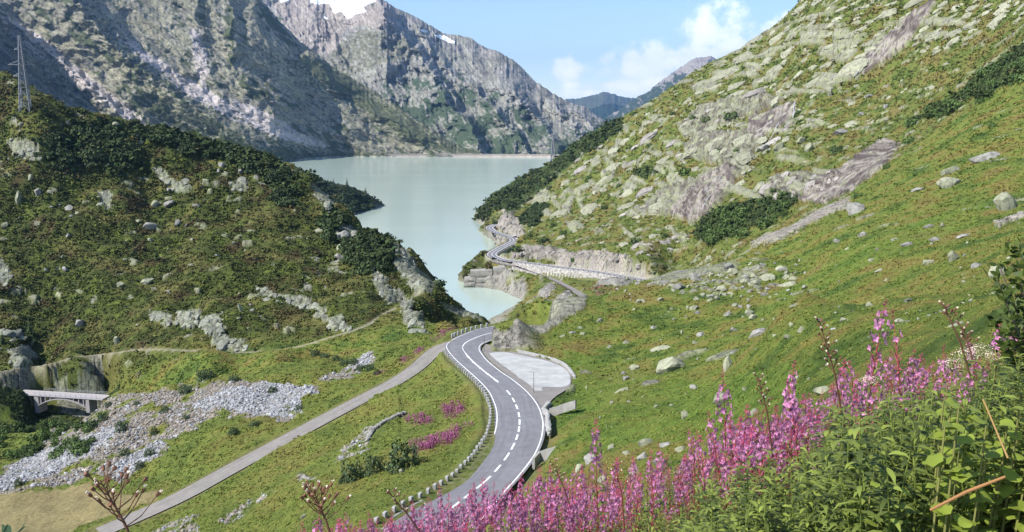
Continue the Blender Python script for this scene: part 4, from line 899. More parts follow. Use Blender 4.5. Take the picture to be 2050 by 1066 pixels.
# -- haze
def haze():
    mb = MB(); mb.box((1000, 8000, 450), (15000, 17500, 1650)); o = mb.build('haze'); 
    m = bpy.data.materials.new('air'); m.use_nodes = True; nt = m.node_tree; nt.nodes.clear(); out = N(nt, 'ShaderNodeOutputMaterial')
    pv = N(nt, 'ShaderNodeVolumePrincipled'); pv.inputs['Color'].default_value = (.30, .55, 1, 1); pv.inputs['Density'].default_value = HAZE; pv.inputs['Anisotropy'].default_value = .55
    nt.links.new(pv.outputs[0], out.inputs['Volume']); o.data.materials.append(m); tag(o, kind='stuff', label='thin blue summer haze over the lake valley')
HAZE = 0.000052
haze()
# ================================================================ things: stones, bushes, trees, walls, bridge, pylons, cars
def icos(sub):
    bm = bmesh.new(); bmesh.ops.create_icosphere(bm, subdivisions=sub, radius=1.0)
    V = np.array([v.co[:] for v in bm.verts]); F = np.array([[v.index for v in f.verts] for f in bm.faces]); bm.free(); return V, F
def mat_outcrop(name, col, dark, sc0=.28):
    m = bpy.data.materials.new(name); m.use_nodes = True; nt = m.node_tree; L = nt.links.new; b = nt.nodes['Principled BSDF']; b.inputs['Roughness'].default_value = .93; b.inputs['Specular IOR Level'].default_value = .12
    g = N(nt, 'ShaderNodeNewGeometry'); n = N(nt, 'ShaderNodeTexNoise', Scale=sc0, Detail=8.0, Roughness=.72); L(g.outputs['Position'], n.inputs['Vector'])
    mp = N(nt, 'ShaderNodeMapping'); mp.inputs['Scale'].default_value = (1.2, 1.2, .22); mp.inputs['Rotation'].default_value = (0, .45, 0); L(g.outputs['Position'], mp.inputs[0]); n2 = N(nt, 'ShaderNodeTexNoise', Scale=.6, Detail=5.0, Roughness=.65); L(mp.outputs[0], n2.inputs['Vector'])
    a = N(nt, 'ShaderNodeMath', operation='ADD'); L(n.outputs[0], a.inputs[0]); L(n2.outputs[0], a.inputs[1])
    cr = N(nt, 'ShaderNodeValToRGB'); dv = N(nt, 'ShaderNodeMath', operation='MULTIPLY'); dv.inputs[1].default_value = .5; L(a.outputs[0], dv.inputs[0]); L(dv.outputs[0], cr.inputs[0])
    e = cr.color_ramp.elements; e[0].position = .36; e[0].color = dark + (1,); e[1].position = .52; e[1].color = col + (1,); e2 = e.new(.62); e2.color = tuple(c * 1.18 for c in col) + (1,)
    oi = N(nt, 'ShaderNodeObjectInfo'); mr = N(nt, 'ShaderNodeMapRange'); L(oi.outputs['Random'], mr.inputs[0]); mr.inputs[3].default_value = .8; mr.inputs[4].default_value = 1.15
    sc = N(nt, 'ShaderNodeVectorMath', operation='SCALE'); L(cr.outputs[0], sc.inputs[0]); L(mr.outputs[0], sc.inputs['Scale']); L(sc.outputs[0], b.inputs['Base Color'])
    bp = N(nt, 'ShaderNodeBump', Strength=.7, Distance=.5); L(dv.outputs[0], bp.inputs['Height']); L(bp.outputs[0], b.inputs['Normal']); return m
M_BOULD = mat_outcrop('lichen_granite', (.27, .275, .19), (.10, .10, .075), .9)
M_BOULDG = mat_outcrop('grey_granite', (.27, .26, .235), (.10, .095, .085), .9)
M_SCREE = mat_simple('white_broken_stone', (.33, .33, .335), .93, .3, 1.0)
M_SCREEB = mat_simple('brown_broken_stone', (.25, .215, .175), .93, .3, 1.0)
def rock_mesh(name, seed, mat, sub=2, planes=9, flat=.7):
    r = np.random.default_rng(seed); V, F = icos(sub); V = V.copy()
    for k in range(planes):
        n = r.normal(size=3); n /= np.linalg.norm(n); d = r.uniform(.45, .8)
        s = V @ n; over = np.maximum(s - d, 0); V -= over[:, None] * n * .97
    V *= (1 + .06 * gn(V[:, 0] * 2.3 + seed, V[:, 1] * 2.3 + V[:, 2] * 1.7, seed))[:, None]
    V[:, 2] *= flat; V /= np.abs(V[:, :2]).max()
    V[:, 2] -= V[:, 2].min() * .0
    return mesh_np(name, V, F, mat, False)
BR = [rock_mesh('boulder', 10 + i, M_BOULD if i % 3 else M_BOULDG, 3, 14, [.75, .55, .9, .6, .8, .45, .7, .65][i]) for i in range(8)]
SR = [rock_mesh('stone', 50 + i, M_SCREE if i % 2 else M_SCREEB, 1, 6, [.6, .5, .8, .4, .7, .55][i]) for i in range(6)]

LAND = [('beside the path end', 800, 600), ('on the cliff edge over the inlet', 830, 550), ('at the hill corner above the road', 850, 660), ('in the long outcrop band', 560, 590), ('at the end of the outcrop band', 640, 630), ('in the outcrop over the path', 430, 655), ('in the small outcrops above the path', 350, 640), ('on the rim by the peninsula', 640, 395), ('on the peninsula crest', 640, 370), ('at the peninsula tip', 735, 400), ('on the shoulder by the distant pylon', 1120, 335), ('on the shoulder skyline', 1200, 275), ('on the shore above the lakeside bends', 1000, 420), ('above the road cut', 1080, 440),
        ('in the big thicket under the wet cliff', 1500, 425), ('in the end of the big thicket', 1420, 455), ('in the thicket at the right edge', 2010, 130), ('in the thicket strip', 1880, 210), ('in the dark belt under the pylon hill', 170, 310), ('in the belt behind the pale slab', 90, 300),
        ('on the crest over the heath', 350, 285), ('on the crest before the lake', 520, 325), ('by the crest boulders', 740, 500), ('on the crest above the peninsula', 670, 440), ('on the rim left of the belt', 195, 260), ('on the scree top', 500, 780), ('on the middle scree', 300, 850), ('on the lower scree', 200, 920), ('on the bank', 680, 720), ('right below the arch bridge', 130, 845), ('on the river bank at the left edge', 20, 850), ('on the river bank', 75, 870), ('above the scree foot', 150, 890), ('by the gravel layby', 1110, 770), ('on the slope above the layby', 1250, 740), ('on the near slope below the rubble field', 1400, 650), ('in the rubble field', 1450, 565),
        ('on the steep meadow by the fireweed', 1500, 790), ('behind the tallest fireweed', 1740, 620), ('beside the right leafy shrub', 1960, 540), ('on the meadow above the bare gully strip', 1850, 340),
        ('below the upper slabs', 1660, 230), ('by the small waterfall', 1590, 290), ('on the left heath hill', 300, 450), ('near the left pylon', 110, 260), ('on the left hill crest', 260, 270),
        ('by the footpath', 240, 670), ('above the lake on the left hill', 680, 480), ('on the lower heath slope', 280, 560), ('at the left edge of the hill', 40, 400), ('beside the road curve wall', 1160, 930),
        ('among the lower fireweed', 1290, 905), ('in the meadow between the lanes', 800, 940), ('on the upper right meadow', 1790, 220), ('under the green slope stripe', 1700, 480), ('near the two firs on the left', 60, 680)]
_used = {}
def place_label(kind_words, u, v, w):
    nm = min(LAND, key=lambda q: math.hypot(q[1] - u, q[2] - v)); n, lu, lv = nm
    hor = 'left' if u < lu - 12 else 'right' if u > lu + 12 else 'middle'; ver = 'upper' if v < lv - 8 else 'lower' if v > lv + 8 else ''
    side = (ver + ' ' + hor).strip() + ' one'
    size = 'small' if w < 14 else 'mid sized' if w < 24 else 'large' if w < 38 else 'very large'
    lab = f'{size} {kind_words} {n}'
    if lab in _used or True: lab = ' '.join(f'{size} {kind_words}, {side} {n}'.split()[:16])
    k = _used.get(lab, 0); _used[lab] = k + 1
    return lab, k
def zone(u, v):
    nm = min(LAND, key=lambda q: math.hypot(q[1] - u, (q[2] - v) * 1.3)); n, lu, lv = nm
    hor = 'left' if u < lu - 14 else 'right' if u > lu + 14 else 'middle'; ver = 'upper ' if v < lv - 9 else 'lower ' if v > lv + 9 else ''
    return ver + hor, n
def zl(kind, u, v, size=''):
    p, n = zone(u, v); w = (f'{size} {kind} {n}, {p} of them').split(); return ' '.join(w[:16])
BL = [(1288,601,15,8),(1323,599,16,9),(1391,616,19,12),(1457,626,18,15),(1502,627,18,13),(1483,612,14,9),(1469,658,15,17),(1517,663,46,22),(1606,657,25,20),(1552,671,15,8),(1577,674,19,9),(1403,668,21,11),(1366,665,10,10),(1390,686,15,8),
      (1325,694,45,14),(1254,683,18,12),(1337,734,64,30),(1457,732,20,28),(1248,746,12,11),(1254,757,16,8),(1272,736,22,10),(1245,780,31,13),(1449,796,55,20),(1389,773,20,14),(1372,831,20,12),(1344,810,10,8),(1919,694,42,24),(1648,795,44,26),
      (1511,822,26,16),(1739,608,18,18),(1996,543,42,30),(1956,530,30,15),(1909,514,22,20),(1857,524,24,14),(1729,468,22,15),(1886,452,14,10),(1859,454,18,8),(1710,418,42,24),(1675,483,14,8),(1697,497,12,7),(1757,499,12,7),(1577,567,37,14),(1444,574,25,18),
      (1513,567,30,14),(1538,554,32,12),(1469,545,16,10),(1565,539,18,8),(1681,263,37,18),(1662,187,13,15),(1617,297,20,16),(1606,281,26,14),(1561,291,24,20),(1532,297,20,16),(1726,227,14,8),(1776,239,13,8),(1901,341,37,22),(1902,366,45,18),(1971,316,50,18),
      (1840,377,28,12),(2015,408,54,30),(1774,213,13,8),(1739,191,16,7),(300,453,25,16),(357,444,22,19),(375,450,10,8),(276,441,20,9),(309,407,20,12),(338,408,27,10),(137,470,14,14),(125,512,10,9),(131,537,12,12),(94,541,10,8),(300,481,14,10),(382,530,12,6),
      (137,414,27,14),(36,398,14,24),(78,384,17,14),(392,412,14,8),(643,460,26,9),(688,468,28,24),(681,495,19,14),(680,511,24,18),(236,685,18,20),(41,674,30,15),(160,647,18,16),(242,569,16,10),(297,562,26,8),(483,618,8,18),(469,487,14,8),(10,454,16,10),(60,354,10,14),
      (137,249,12,7),(102,265,12,9),(276,270,26,8),(281,286,12,7),(44,247,14,8),(230,246,28,12),(444,330,18,10),(481,343,12,8),(804,943,13,8),(832,926,10,6),(608,1033,14,9),
      (1293,886,40,17),(1184,920,30,22),(1287,911,24,26),(1272,938,38,20),(1160,937,28,20),(1255,907,24,16),(1366,895,30,16),(1334,886,34,12),(1225,895,18,12),(1320,925,26,16),(1205,960,26,14),(1395,915,22,14),
      (1420,600,14,8),(1350,640,12,7),(1310,655,13,8),(1160,655,12,8),(1145,665,16,7),(1125,672,14,6),(1200,640,16,10),(1165,668,12,8),(1222,692,12,7),(1218,695,8,5),(1585,650,10,7),(1640,640,14,8),(1670,660,16,8),(1690,640,20,9),
      (1560,600,12,7),(1590,610,18,8),(1530,590,14,8),(1610,575,16,8),(1500,600,12,8),(1800,640,22,14),(1820,600,20,10),(1775,560,14,8),(1760,540,18,8),(1745,520,14,6),(1790,480,12,6),(1815,490,22,8),(1930,470,30,10),(1870,480,18,8)]
rr = random.Random(5)
def put_rock(u, v, w, h, meshes, name, label, cat, group=None, dmin=45, sink=.40):
    P = hit(u, v + h * .3, dmin)
    if P is None: return None
    wm = w * (P.y * 1.02) / FPX / 2 * 1.08; hm = h * P.y / FPX
    o = link(name, rr.choice(meshes)); o.location = (P.x, P.y, P.z + hm * (.5 - sink) * .8)
    o.scale = (wm, wm * rr.uniform(.7, 1.1), max(hm * .62, wm * .35) / .65); o.rotation_euler = (rr.uniform(-.3, .3), rr.uniform(-.35, .35), rr.uniform(0, 6.28))
    if w > 2.2 * h: o.rotation_euler = (rr.uniform(-.1, .1), -.25, rr.uniform(-.4, .4))
    tag(o, label, cat, group); return o
for i, (u, v, w, h) in enumerate(BL):
    kw_ = rr.choice(['pale']) + ' ' + ('flat slab boulder' if w > 2.4 * h else 'upright boulder' if h > w else 'angular boulder' if i % 2 else 'rounded boulder')
    lab, k = place_label(kw_, u, v, w)
    put_rock(u, v, w, h, BR, 'boulder', lab, 'boulder', 'loose boulders on the slopes')
# the rubble field and more loose stones, one by one
cnt = 0
pile = [(1330,585),(1400,545),(1480,525),(1540,515),(1600,548),(1560,580),(1450,600),(1380,600)]
for k in range(400):
    u = rr.uniform(1230, 1620); v = rr.uniform(515, 640)
    if not inpoly(np.array([u]), np.array([v]), pile)[0] and rr.random() > .12: continue
    w = rr.choice([6, 7, 8, 9, 11, 14, 20])
    if put_rock(u, v, w, w * rr.uniform(.45, .8), BR, 'stone_block', zl('pale stone block of the rubble', u, v, 'small' if w < 9 else 'mid sized' if w < 14 else 'large'), 'stone', 'blocks of the rubble field', 120): cnt += 1
    if cnt > 120: break
for k in range(130):
    u = rr.choice([rr.uniform(1150, 2040), rr.uniform(1150, 2040)]); v = rr.uniform(480, 860)
    w = rr.choice([4, 5, 6, 7, 9])
    put_rock(u, v, w, w * rr.uniform(.5, .8), BR, 'stone_block', zl('pale stone in the grass', u, v, 'tiny' if w < 6 else 'small'), 'stone', 'small stones in the near slope', 60)
for k in range(60):
    u = rr.uniform(10, 680); v = rr.uniform(300, 690); w = rr.choice([4, 5, 6, 8, 10])
    put_rock(u, v, w, w * rr.uniform(.5, .9), BR, 'heath_stone', zl('pale stone in the heath', u, v, 'tiny' if w < 6 else 'small'), 'stone', 'small stones in the heath hill', 250)
# scree: the largest stones one by one, the mass as stuff
scm = ((sc_m > .5) | (sm_ > .5)) & (DD < 245)
area = np.abs(np.gradient(_VF, axis=0)); 
cand = np.nonzero((scm & (_VF > 0)).ravel())[0]; pw_ = area.ravel()[cand]; pw_ = pw_ / pw_.sum()
pick = RNG.choice(cand, 180, p=pw_)
for q in pick:
    x, y, z = XX.ravel()[q], YY.ravel()[q], ZZ.ravel()[q] + CAMH
    wht = SCREEW.ravel()[q] > .5; o = link('scree_stone', SR[(1, 3, 5)[rr.randrange(3)] if wht else (0, 2, 4)[rr.randrange(3)]]); s = rr.uniform(.35, .75)
    o.location = (x, y, z + s * .15); o.scale = (s, s * rr.uniform(.6, .9), s * rr.uniform(.5, .9)); o.rotation_euler = (rr.uniform(-.5, .5), rr.uniform(-.5, .5), rr.uniform(0, 6.28))
    tag(o, zl(('grey white' if wht else 'brownish') + ' broken stone', _UF.ravel()[q], _VF.ravel()[q], 'small' if s < .5 else 'large'), 'stone', 'larger stones of the scree')

def gn_scatter(name, pts, rot, scl, cols, meshes, mat_attr=True, label=None, kind='stuff'):
    """points mesh + geometry nodes that put one of the given meshes on every point"""
    me = bpy.data.meshes.new(name); me.vertices.add(len(pts)); me.vertices.foreach_set('co', np.ascontiguousarray(pts, np.float32).ravel())
    a = me.attributes.new('rot', 'FLOAT_VECTOR', 'POINT'); a.data.foreach_set('vector', np.ascontiguousarray(rot, np.float32).ravel())
    a = me.attributes.new('scl', 'FLOAT_VECTOR', 'POINT'); a.data.foreach_set('vector', np.ascontiguousarray(scl, np.float32).ravel())
    a = me.attributes.new('tint', 'FLOAT_COLOR', 'POINT'); c = np.ones((len(pts), 4), np.float32); c[:, :3] = cols; a.data.foreach_set('color', c.ravel())
    a = me.attributes.new('pick', 'INT', 'POINT'); a.data.foreach_set('value', RNG.integers(0, len(meshes), len(pts)).astype(np.int32))
    o = link(name, me); tag(o, label, None, None, kind)
    ng = bpy.data.node_groups.new(name, 'GeometryNodeTree'); ng.interface.new_socket('Geometry', in_out='INPUT', socket_type='NodeSocketGeometry'); ng.interface.new_socket('Geometry', in_out='OUTPUT', socket_type='NodeSocketGeometry')
    gi = ng.nodes.new('NodeGroupInput'); go = ng.nodes.new('NodeGroupOutput'); L = ng.links.new
    jn = ng.nodes.new('GeometryNodeJoinGeometry')
    def att(nm, t):
        n = ng.nodes.new('GeometryNodeInputNamedAttribute'); n.data_type = t; n.inputs[0].default_value = nm; return n
    ar, as_, ap = att('rot', 'FLOAT_VECTOR'), att('scl', 'FLOAT_VECTOR'), att('pick', 'INT')
    e2r = ng.nodes.new('FunctionNodeEulerToRotation'); L(ar.outputs[0], e2r.inputs[0])
    for i, m in enumerate(meshes):
        ho = HOLD[m.name] if m.name in HOLD else None
        oi = ng.nodes.new('GeometryNodeObjectInfo'); oi.inputs[0].default_value = ho; oi.transform_space = 'ORIGINAL'
        cm = ng.nodes.new('FunctionNodeCompare'); cm.data_type = 'INT'; cm.operation = 'EQUAL'
        ia = [s for s in cm.inputs if s.type == 'INT']; L(ap.outputs[0], ia[0]); ia[1].default_value = i
        ip = ng.nodes.new('GeometryNodeInstanceOnPoints'); L(gi.outputs[0], ip.inputs['Points']); L(cm.outputs[0], ip.inputs['Selection']); L(oi.outputs['Geometry'], ip.inputs['Instance'])
        L(e2r.outputs[0], ip.inputs['Rotation']); L(as_.outputs[0], ip.inputs['Scale']); L(ip.outputs[0], jn.inputs[0])
    L(jn.outputs[0], go.inputs[0])
    md = o.modifiers.new('scatter', 'NODES'); md.node_group = ng
    return o
HOLD = {}
def mat_tint(name, rough=.8, trans=.0, spec=.15, var=.35):
    m = bpy.data.materials.new(name); m.use_nodes = True; nt = m.node_tree; L = nt.links.new
    b = nt.nodes['Principled BSDF']; b.inputs['Roughness'].default_value = rough; b.inputs['Specular IOR Level'].default_value = spec
    at = N(nt, 'ShaderNodeAttribute', attribute_name='tint'); at.attribute_type = 'INSTANCER'
    g = N(nt, 'ShaderNodeNewGeometry'); mr = N(nt, 'ShaderNodeMapRange'); L(g.outputs['Random Per Island'], mr.inputs[0]); mr.inputs[3].default_value = 1 - var; mr.inputs[4].default_value = 1 + var
    sc = N(nt, 'ShaderNodeVectorMath', operation='SCALE'); L(at.outputs['Color'], sc.inputs[0]); L(mr.outputs[0], sc.inputs['Scale']); L(sc.outputs[0], b.inputs['Base Color'])
    return m
M_TINT = mat_tint('herb_tint')
def src(mesh):
    o = bpy.data.objects.new(mesh.name, mesh); HOLD[mesh.name] = o; return mesh
def leaf_cloud(name, seed, n, size, mat, dome=True, up=.5, long=1.6, shape=(1, 1, 1)):
    """n little pointed leaves spread through a lumpy dome"""
    r = np.random.default_rng(seed); d = r.normal(size=(n, 3)); d /= np.linalg.norm(d, axis=1, keepdims=True)
    if dome: d[:, 2] = np.abs(d[:, 2])
    rad = r.uniform(.55, 1, n) ** .5 * (1 + .28 * np.sin(d[:, 0] * 5 + seed) * np.cos(d[:, 1] * 4 + seed * 2) + .15 * np.sin(d[:, 2] * 9 + seed))
    c = d * rad[:, None] * np.array(shape)
    nrm = d * .8 + r.normal(size=(n, 3)) * .7 + np.array([0, 0, up]); nrm /= np.linalg.norm(nrm, axis=1, keepdims=True)
    t = np.cross(nrm, r.normal(size=(n, 3))); t /= np.linalg.norm(t, axis=1, keepdims=True); b = np.cross(nrm, t)
    s = size * r.uniform(.6, 1.3, n)[:, None]
    V = np.stack([c - t * s * long * .5, c + b * s * .5, c + t * s * long * .5, c - b * s * .5], 1).reshape(-1, 3)
    F = np.arange(n * 4).reshape(n, 4); return mesh_np(name, V, F, mat, False)
TUFT = [src(leaf_cloud('tuft_%d' % i, 3 + i, 16, .62, M_TINT, True, .9, 1.5, (1, 1, .6))) for i in range(5)]
# scatter herbs and heath tufts with even density over what is seen
vis = (ROCK < .35) & (_VF > -60) & (_VF < 1100) & (UU > -200) & (UU < 2250) & (DD > 12) & (DD < 1250) & (ZZ > -119.3) & (ROADM < .55) & (SAND < .5)
lc = inl | (near_line(PATHP, 1.3, .2) > .5)
vis &= ~lc
wgt = (np.clip(-np.gradient(_VF, axis=0), .25, 6) * vis).ravel(); wgt /= wgt.sum()
pk = RNG.choice(wgt.size, 105000, p=wgt, replace=True)
jx = RNG.uniform(-.5, .5, len(pk)); 
px, py, pz = XX.ravel()[pk], YY.ravel()[pk], ZZ.ravel()[pk] + CAMH
sz = RNG.uniform(.5, 1.2, len(pk)) ** 1.6 * .0021 * np.maximum(py, 25) * (1 + .7 * (PINEH.ravel()[pk])) * (1 + .25 * LHILL.ravel()[pk])
py2 = py + jx * py * .003; px2 = px + RNG.uniform(-.5, .5, len(pk)) * py * .0015
tc_ = col.reshape(-1, 3)[pk] * RNG.uniform(.85, 1.22, (len(pk), 1)) * (1 + RNG.normal(0, .05, (len(pk), 3)))
gn_scatter('meadow_tufts', np.stack([px2, py2, pz - sz * .12], 1), np.stack([RNG.uniform(-.3, .3, len(pk)), RNG.uniform(-.3, .3, len(pk)), RNG.uniform(0, 6.28, len(pk))], 1),
           np.stack([sz, sz, sz * RNG.uniform(.6, 1.3, len(pk))], 1), np.clip(tc_, .006, .5), TUFT, label='grass herbs and heath tufts covering the slopes')
# scree mass
SRC_S = [src(rock_mesh('scree_piece_%d' % i, 80 + i, mat_tint('scree_tint_%d' % i, .95, 0, .1, .1), 1, 5, [.6, .5, .8, .4][i])) for i in range(4)]
pk = RNG.choice(cand, 15000, p=pw_)
sz = np.minimum(np.exp(RNG.normal(math.log(.19), .5, len(pk))), .62)
tcs = np.where((SCREEW.ravel()[pk] * .6 + RNG.uniform(0, .9, len(pk)) > .62)[:, None], np.array([[.335, .335, .34]]), np.array([[.255, .22, .18]])) * RNG.uniform(.6, 1.2, (len(pk), 1))
gn_scatter('scree_stones', np.stack([XX.ravel()[pk] + RNG.uniform(-.4, .4, len(pk)), YY.ravel()[pk] + RNG.uniform(-.5, .5, len(pk)), ZZ.ravel()[pk] + CAMH + .04], 1), RNG.uniform(-.6, .6, (len(pk), 3)) * np.array([1, 1, 5]),
           np.stack([sz, sz * .8, sz], 1), tcs, SRC_S, label='broken white and brownish stones of the scree')
# pink flower drifts farther off: tiny spikes
M_PINKT = mat_tint('far_blossom', .8, 0, .1, .2)
SPK = [src(leaf_cloud('far_spike_%d' % i, 130 + i, 14, .5, M_PINKT, False, .2, 1.2, (.45, .45, 1.3))) for i in range(2)]
cp_ = np.nonzero(((fl > .3) & (PINK > 0) & (DD < 260) & (_VF > 0) & (ROADM < .3)).ravel())[0]; pp = area.ravel()[cp_]; pp /= pp.sum()
pk = RNG.choice(cp_, 1100, p=pp); sz = RNG.uniform(.12, .26, len(pk))
gn_scatter('fireweed_drifts', np.stack([XX.ravel()[pk] + RNG.uniform(-.4, .4, len(pk)), YY.ravel()[pk] + RNG.uniform(-.4, .4, len(pk)), ZZ.ravel()[pk] + CAMH + .5], 1), RNG.uniform(-.2, .2, (len(pk), 3)),
           np.stack([sz, sz, sz * 1.3], 1), np.array([[.27, .085, .17]]) * RNG.uniform(.5, 1.3, (len(pk), 1)), SPK, label='drifts of pink fireweed down in the meadow')

# ---- bushes and dwarf pines
def mat_leaf(name, col, var=.4, rough=.7, hue=.0, trans=0.):
    m = bpy.data.materials.new(name); m.use_nodes = True; nt = m.node_tree; L = nt.links.new
    b = nt.nodes['Principled BSDF']; b.inputs['Roughness'].default_value = rough; b.inputs['Specular IOR Level'].default_value = .25
    g = N(nt, 'ShaderNodeNewGeometry'); oi = N(nt, 'ShaderNodeObjectInfo')
    cr = N(nt, 'ShaderNodeValToRGB'); L(g.outputs['Random Per Island'], cr.inputs[0]); e = cr.color_ramp.elements
    e[0].color = tuple(c * (1 - var) for c in col) + (1,); e[1].color = (col[0] * (1 + var) + hue, col[1] * (1 + var), col[2] * (1 + var * .5), 1)
    mr = N(nt, 'ShaderNodeMapRange'); L(oi.outputs['Random'], mr.inputs[0]); mr.inputs[3].default_value = .8; mr.inputs[4].default_value = 1.2
    sc = N(nt, 'ShaderNodeVectorMath', operation='SCALE'); L(cr.outputs[0], sc.inputs[0]); L(mr.outputs[0], sc.inputs['Scale']); L(sc.outputs[0], b.inputs['Base Color'])
    if trans:
        tr = N(nt, 'ShaderNodeBsdfTranslucent'); L(sc.outputs[0], tr.inputs[0]); mx = N(nt, 'ShaderNodeMixShader'); mx.inputs[0].default_value = trans
        L(b.outputs[0], mx.inputs[1]); L(tr.outputs[0], mx.inputs[2]); L(mx.outputs[0], nt.nodes['Material Output'].inputs[0])
    return m
M_PINE = mat_leaf('pine_green', (.045, .070, .024), .6); M_WILLOW = mat_leaf('willow_green', (.060, .090, .042), .55); M_ALDER = mat_leaf('alder_green', (.068, .110, .030), .55)
M_BARK = mat_simple('bark', (.11, .085, .065), .95, .3, 5.)
PINEB = [leaf_cloud('dwarf_pine', 200 + i, 420, .20, M_PINE, True, .5, 1.7, (1, 1, .62)) for i in range(4)]
WILB = [leaf_cloud('willow_bush', 220 + i, 900, .10, M_WILLOW, True, .5, 1.8, (1, 1, .85)) for i in range(3)]
ALDB = [leaf_cloud('alder_bush', 240 + i, 420, .17, M_ALDER, True, .5, 1.5, (1, 1, .75)) for i in range(3)]
def put_bush(u, v, w, h, meshes, name, label, cat, group=None, dmin=45):
    P = hit(u, v + h * .42, dmin)
    if P is None: return None
    wm = w * P.y / FPX / 2; hm = h * P.y / FPX
    o = link(name, rr.choice(meshes)); o.location = (P.x, P.y, P.z - hm * .08); o.scale = (wm * .95, wm * .95, hm * 1.05); o.rotation_euler = (0, 0, rr.uniform(0, 6.28))
    tag(o, label, cat, group); return o
for u, v, w, h, lab in [(705,942,54,46,'dark round willow bush, left of three in the meadow between the lanes'), (748,928,50,44,'dark willow bush in the middle of the three between the lanes'), (806,910,78,62,'largest dark willow bush, right of three by the old lane meadow'),
                        (684,962,16,14,'tiny green bush at the foot of the left willow')]:
    put_bush(u, v, w, h, WILB, 'willow_bush', lab, 'bush', 'willow bushes between the lanes')
for u, v, w, h in [(206,833,28,24),(185,850,28,16),(244,852,30,26),(217,809,16,12),(330,818,22,14),(371,778,32,20),(309,862,18,16),(373,835,18,11),(467,862,24,14),(274,807,15,11),(510,847,24,12),(411,748,44,18),(469,757,26,14),(38,965,22,18),
                   (630,705,22,14),(650,712,24,14),(672,717,24,14),(690,725,22,14),(706,722,24,14),(722,735,22,12),(740,735,22,14),(755,744,18,12),(300,905,26,16),(280,930,24,16),(545,780,24,12),(600,815,20,10),(250,905,26,18),(170,900,22,16)]:
    put_bush(u, v, w, h, WILB, 'scree_bush', zl('grey green bush on the scree', u, v, 'small' if w < 20 else 'mid sized' if w < 27 else 'large'), 'bush', 'bushes on the scree')
for k in range(46):
    u = rr.uniform(-20, 190); v = rr.uniform(852, 920) - u * .10
    put_bush(u, v, rr.uniform(18, 40), rr.uniform(12, 24), ALDB, 'bank_bush', zl('leafy dark bush', u, v, 'small' if k % 3 else 'large'), 'bush', 'bushes on the bank by the bridge', 120)
for u, v, w, h in [(1824,242,31,23),(1859,213,22,15),(1824,279,32,18),(1988,249,19,14),(2025,168,16,10),(1675,297,32,20),(1776,332,19,14),(1463,230,33,18),(1413,238,20,14),(1386,234,14,12),(1370,340,26,20),(1268,226,18,12),(1345,226,14,8),(1598,224,14,10),(1716,390,24,14),
                   (1128,464,17,11),(1089,478,27,15),(1108,449,16,11),(1271,482,27,17),(1035,497,25,14),(1147,519,10,10),(988,443,12,12),(1060,470,16,10),(1240,370,14,9),(1180,355,14,8),(1100,375,14,10),(1330,470,20,10),(1520,300,14,8),(1300,290,14,9),(1240,300,12,8),(1210,415,18,10),(1475,300,16,9),(1440,300,14,9),(1575,250,12,8)]:
    put_bush(u, v, w, h, ALDB, 'slope_bush', zl('dark green bush', u, v, 'small' if w < 16 else 'mid sized' if w < 25 else 'large'), 'bush', 'single bushes on the right mountainside', 150)
def fill(polys, n, w0, w1, meshes, name, lab, grp, dmin, dmax=9999):
    c = 0
    for k in range(n * 14):
        p = polys[rr.randrange(len(polys))]; us = [q[0] for q in p]; vs = [q[1] for q in p]; u = rr.uniform(min(us), max(us)); v = rr.uniform(min(vs), max(vs))
        if not inpoly(np.array([u]), np.array([v]), p)[0]: continue
        P = hit(u, v, dmin)
        if P is None or P.y > dmax or P.z < .6: continue
        w = rr.uniform(w0, w1)
        if put_bush(u, v, w, w * rr.uniform(.5, .7), meshes, name, zl(lab, u, v, 'small' if w < (w0 * 2 + w1) / 3 else 'large' if w > (w0 + 2 * w1) / 3 else 'mid sized'), 'bush', grp, dmin): c += 1
        if c >= n: break
LP = [[(60,300),(110,275),(180,285),(240,285),(270,300),(280,340),(230,350),(170,330),(120,345),(110,320)],[(250,262),(330,272),(420,295),(440,310),(400,318),(320,300),(260,290)],[(430,300),(480,300),(540,325),(600,365),(560,372),(510,345),(450,330)],[(540,380),(580,385),(590,405),(550,400)],
      [(680,480),(730,470),(790,500),(770,540),(720,560),(700,530)],[(655,430),(700,450),(660,480),(640,440)],[(140,255),(220,255),(250,270),(180,270)]]
fill(LP, 105, 16, 36, PINEB, 'dwarf_pine', 'dark dwarf pine', 'dwarf pines on the left hill', 240, 560)
RP = [[(950,440),(1000,384),(1100,329),(1150,295),(1215,253),(1240,242),(1250,262),(1160,318),(1120,352),(1060,405),(1030,425),(990,425),(960,444)],[(1040,440),(1080,400),(1100,410),(1070,450)]]
fill(RP, 75, 10, 22, PINEB, 'dwarf_pine', 'dark dwarf pine', 'dwarf pines above the lakeside road', 420)
RP2 = [[(1390,470),(1420,430),(1480,410),(1580,380),(1612,392),(1565,432),(1500,462),(1420,492)],[(1940,170),(2060,85),(2060,150),(1960,205)],[(1820,250),(1890,205),(1960,175),(1900,225)]]
fill(RP2, 80, 16, 36, ALDB, 'alder_bush', 'green alder bush', 'alder thickets on the right mountainside', 300)
fill([[(600,356),(640,362),(700,378),(745,398),(760,408),(735,415),(690,428),(660,400),(610,370)]], 60, 10, 22, PINEB, 'dwarf_pine', 'dark dwarf pine', 'dwarf pines on the peninsula', 900)
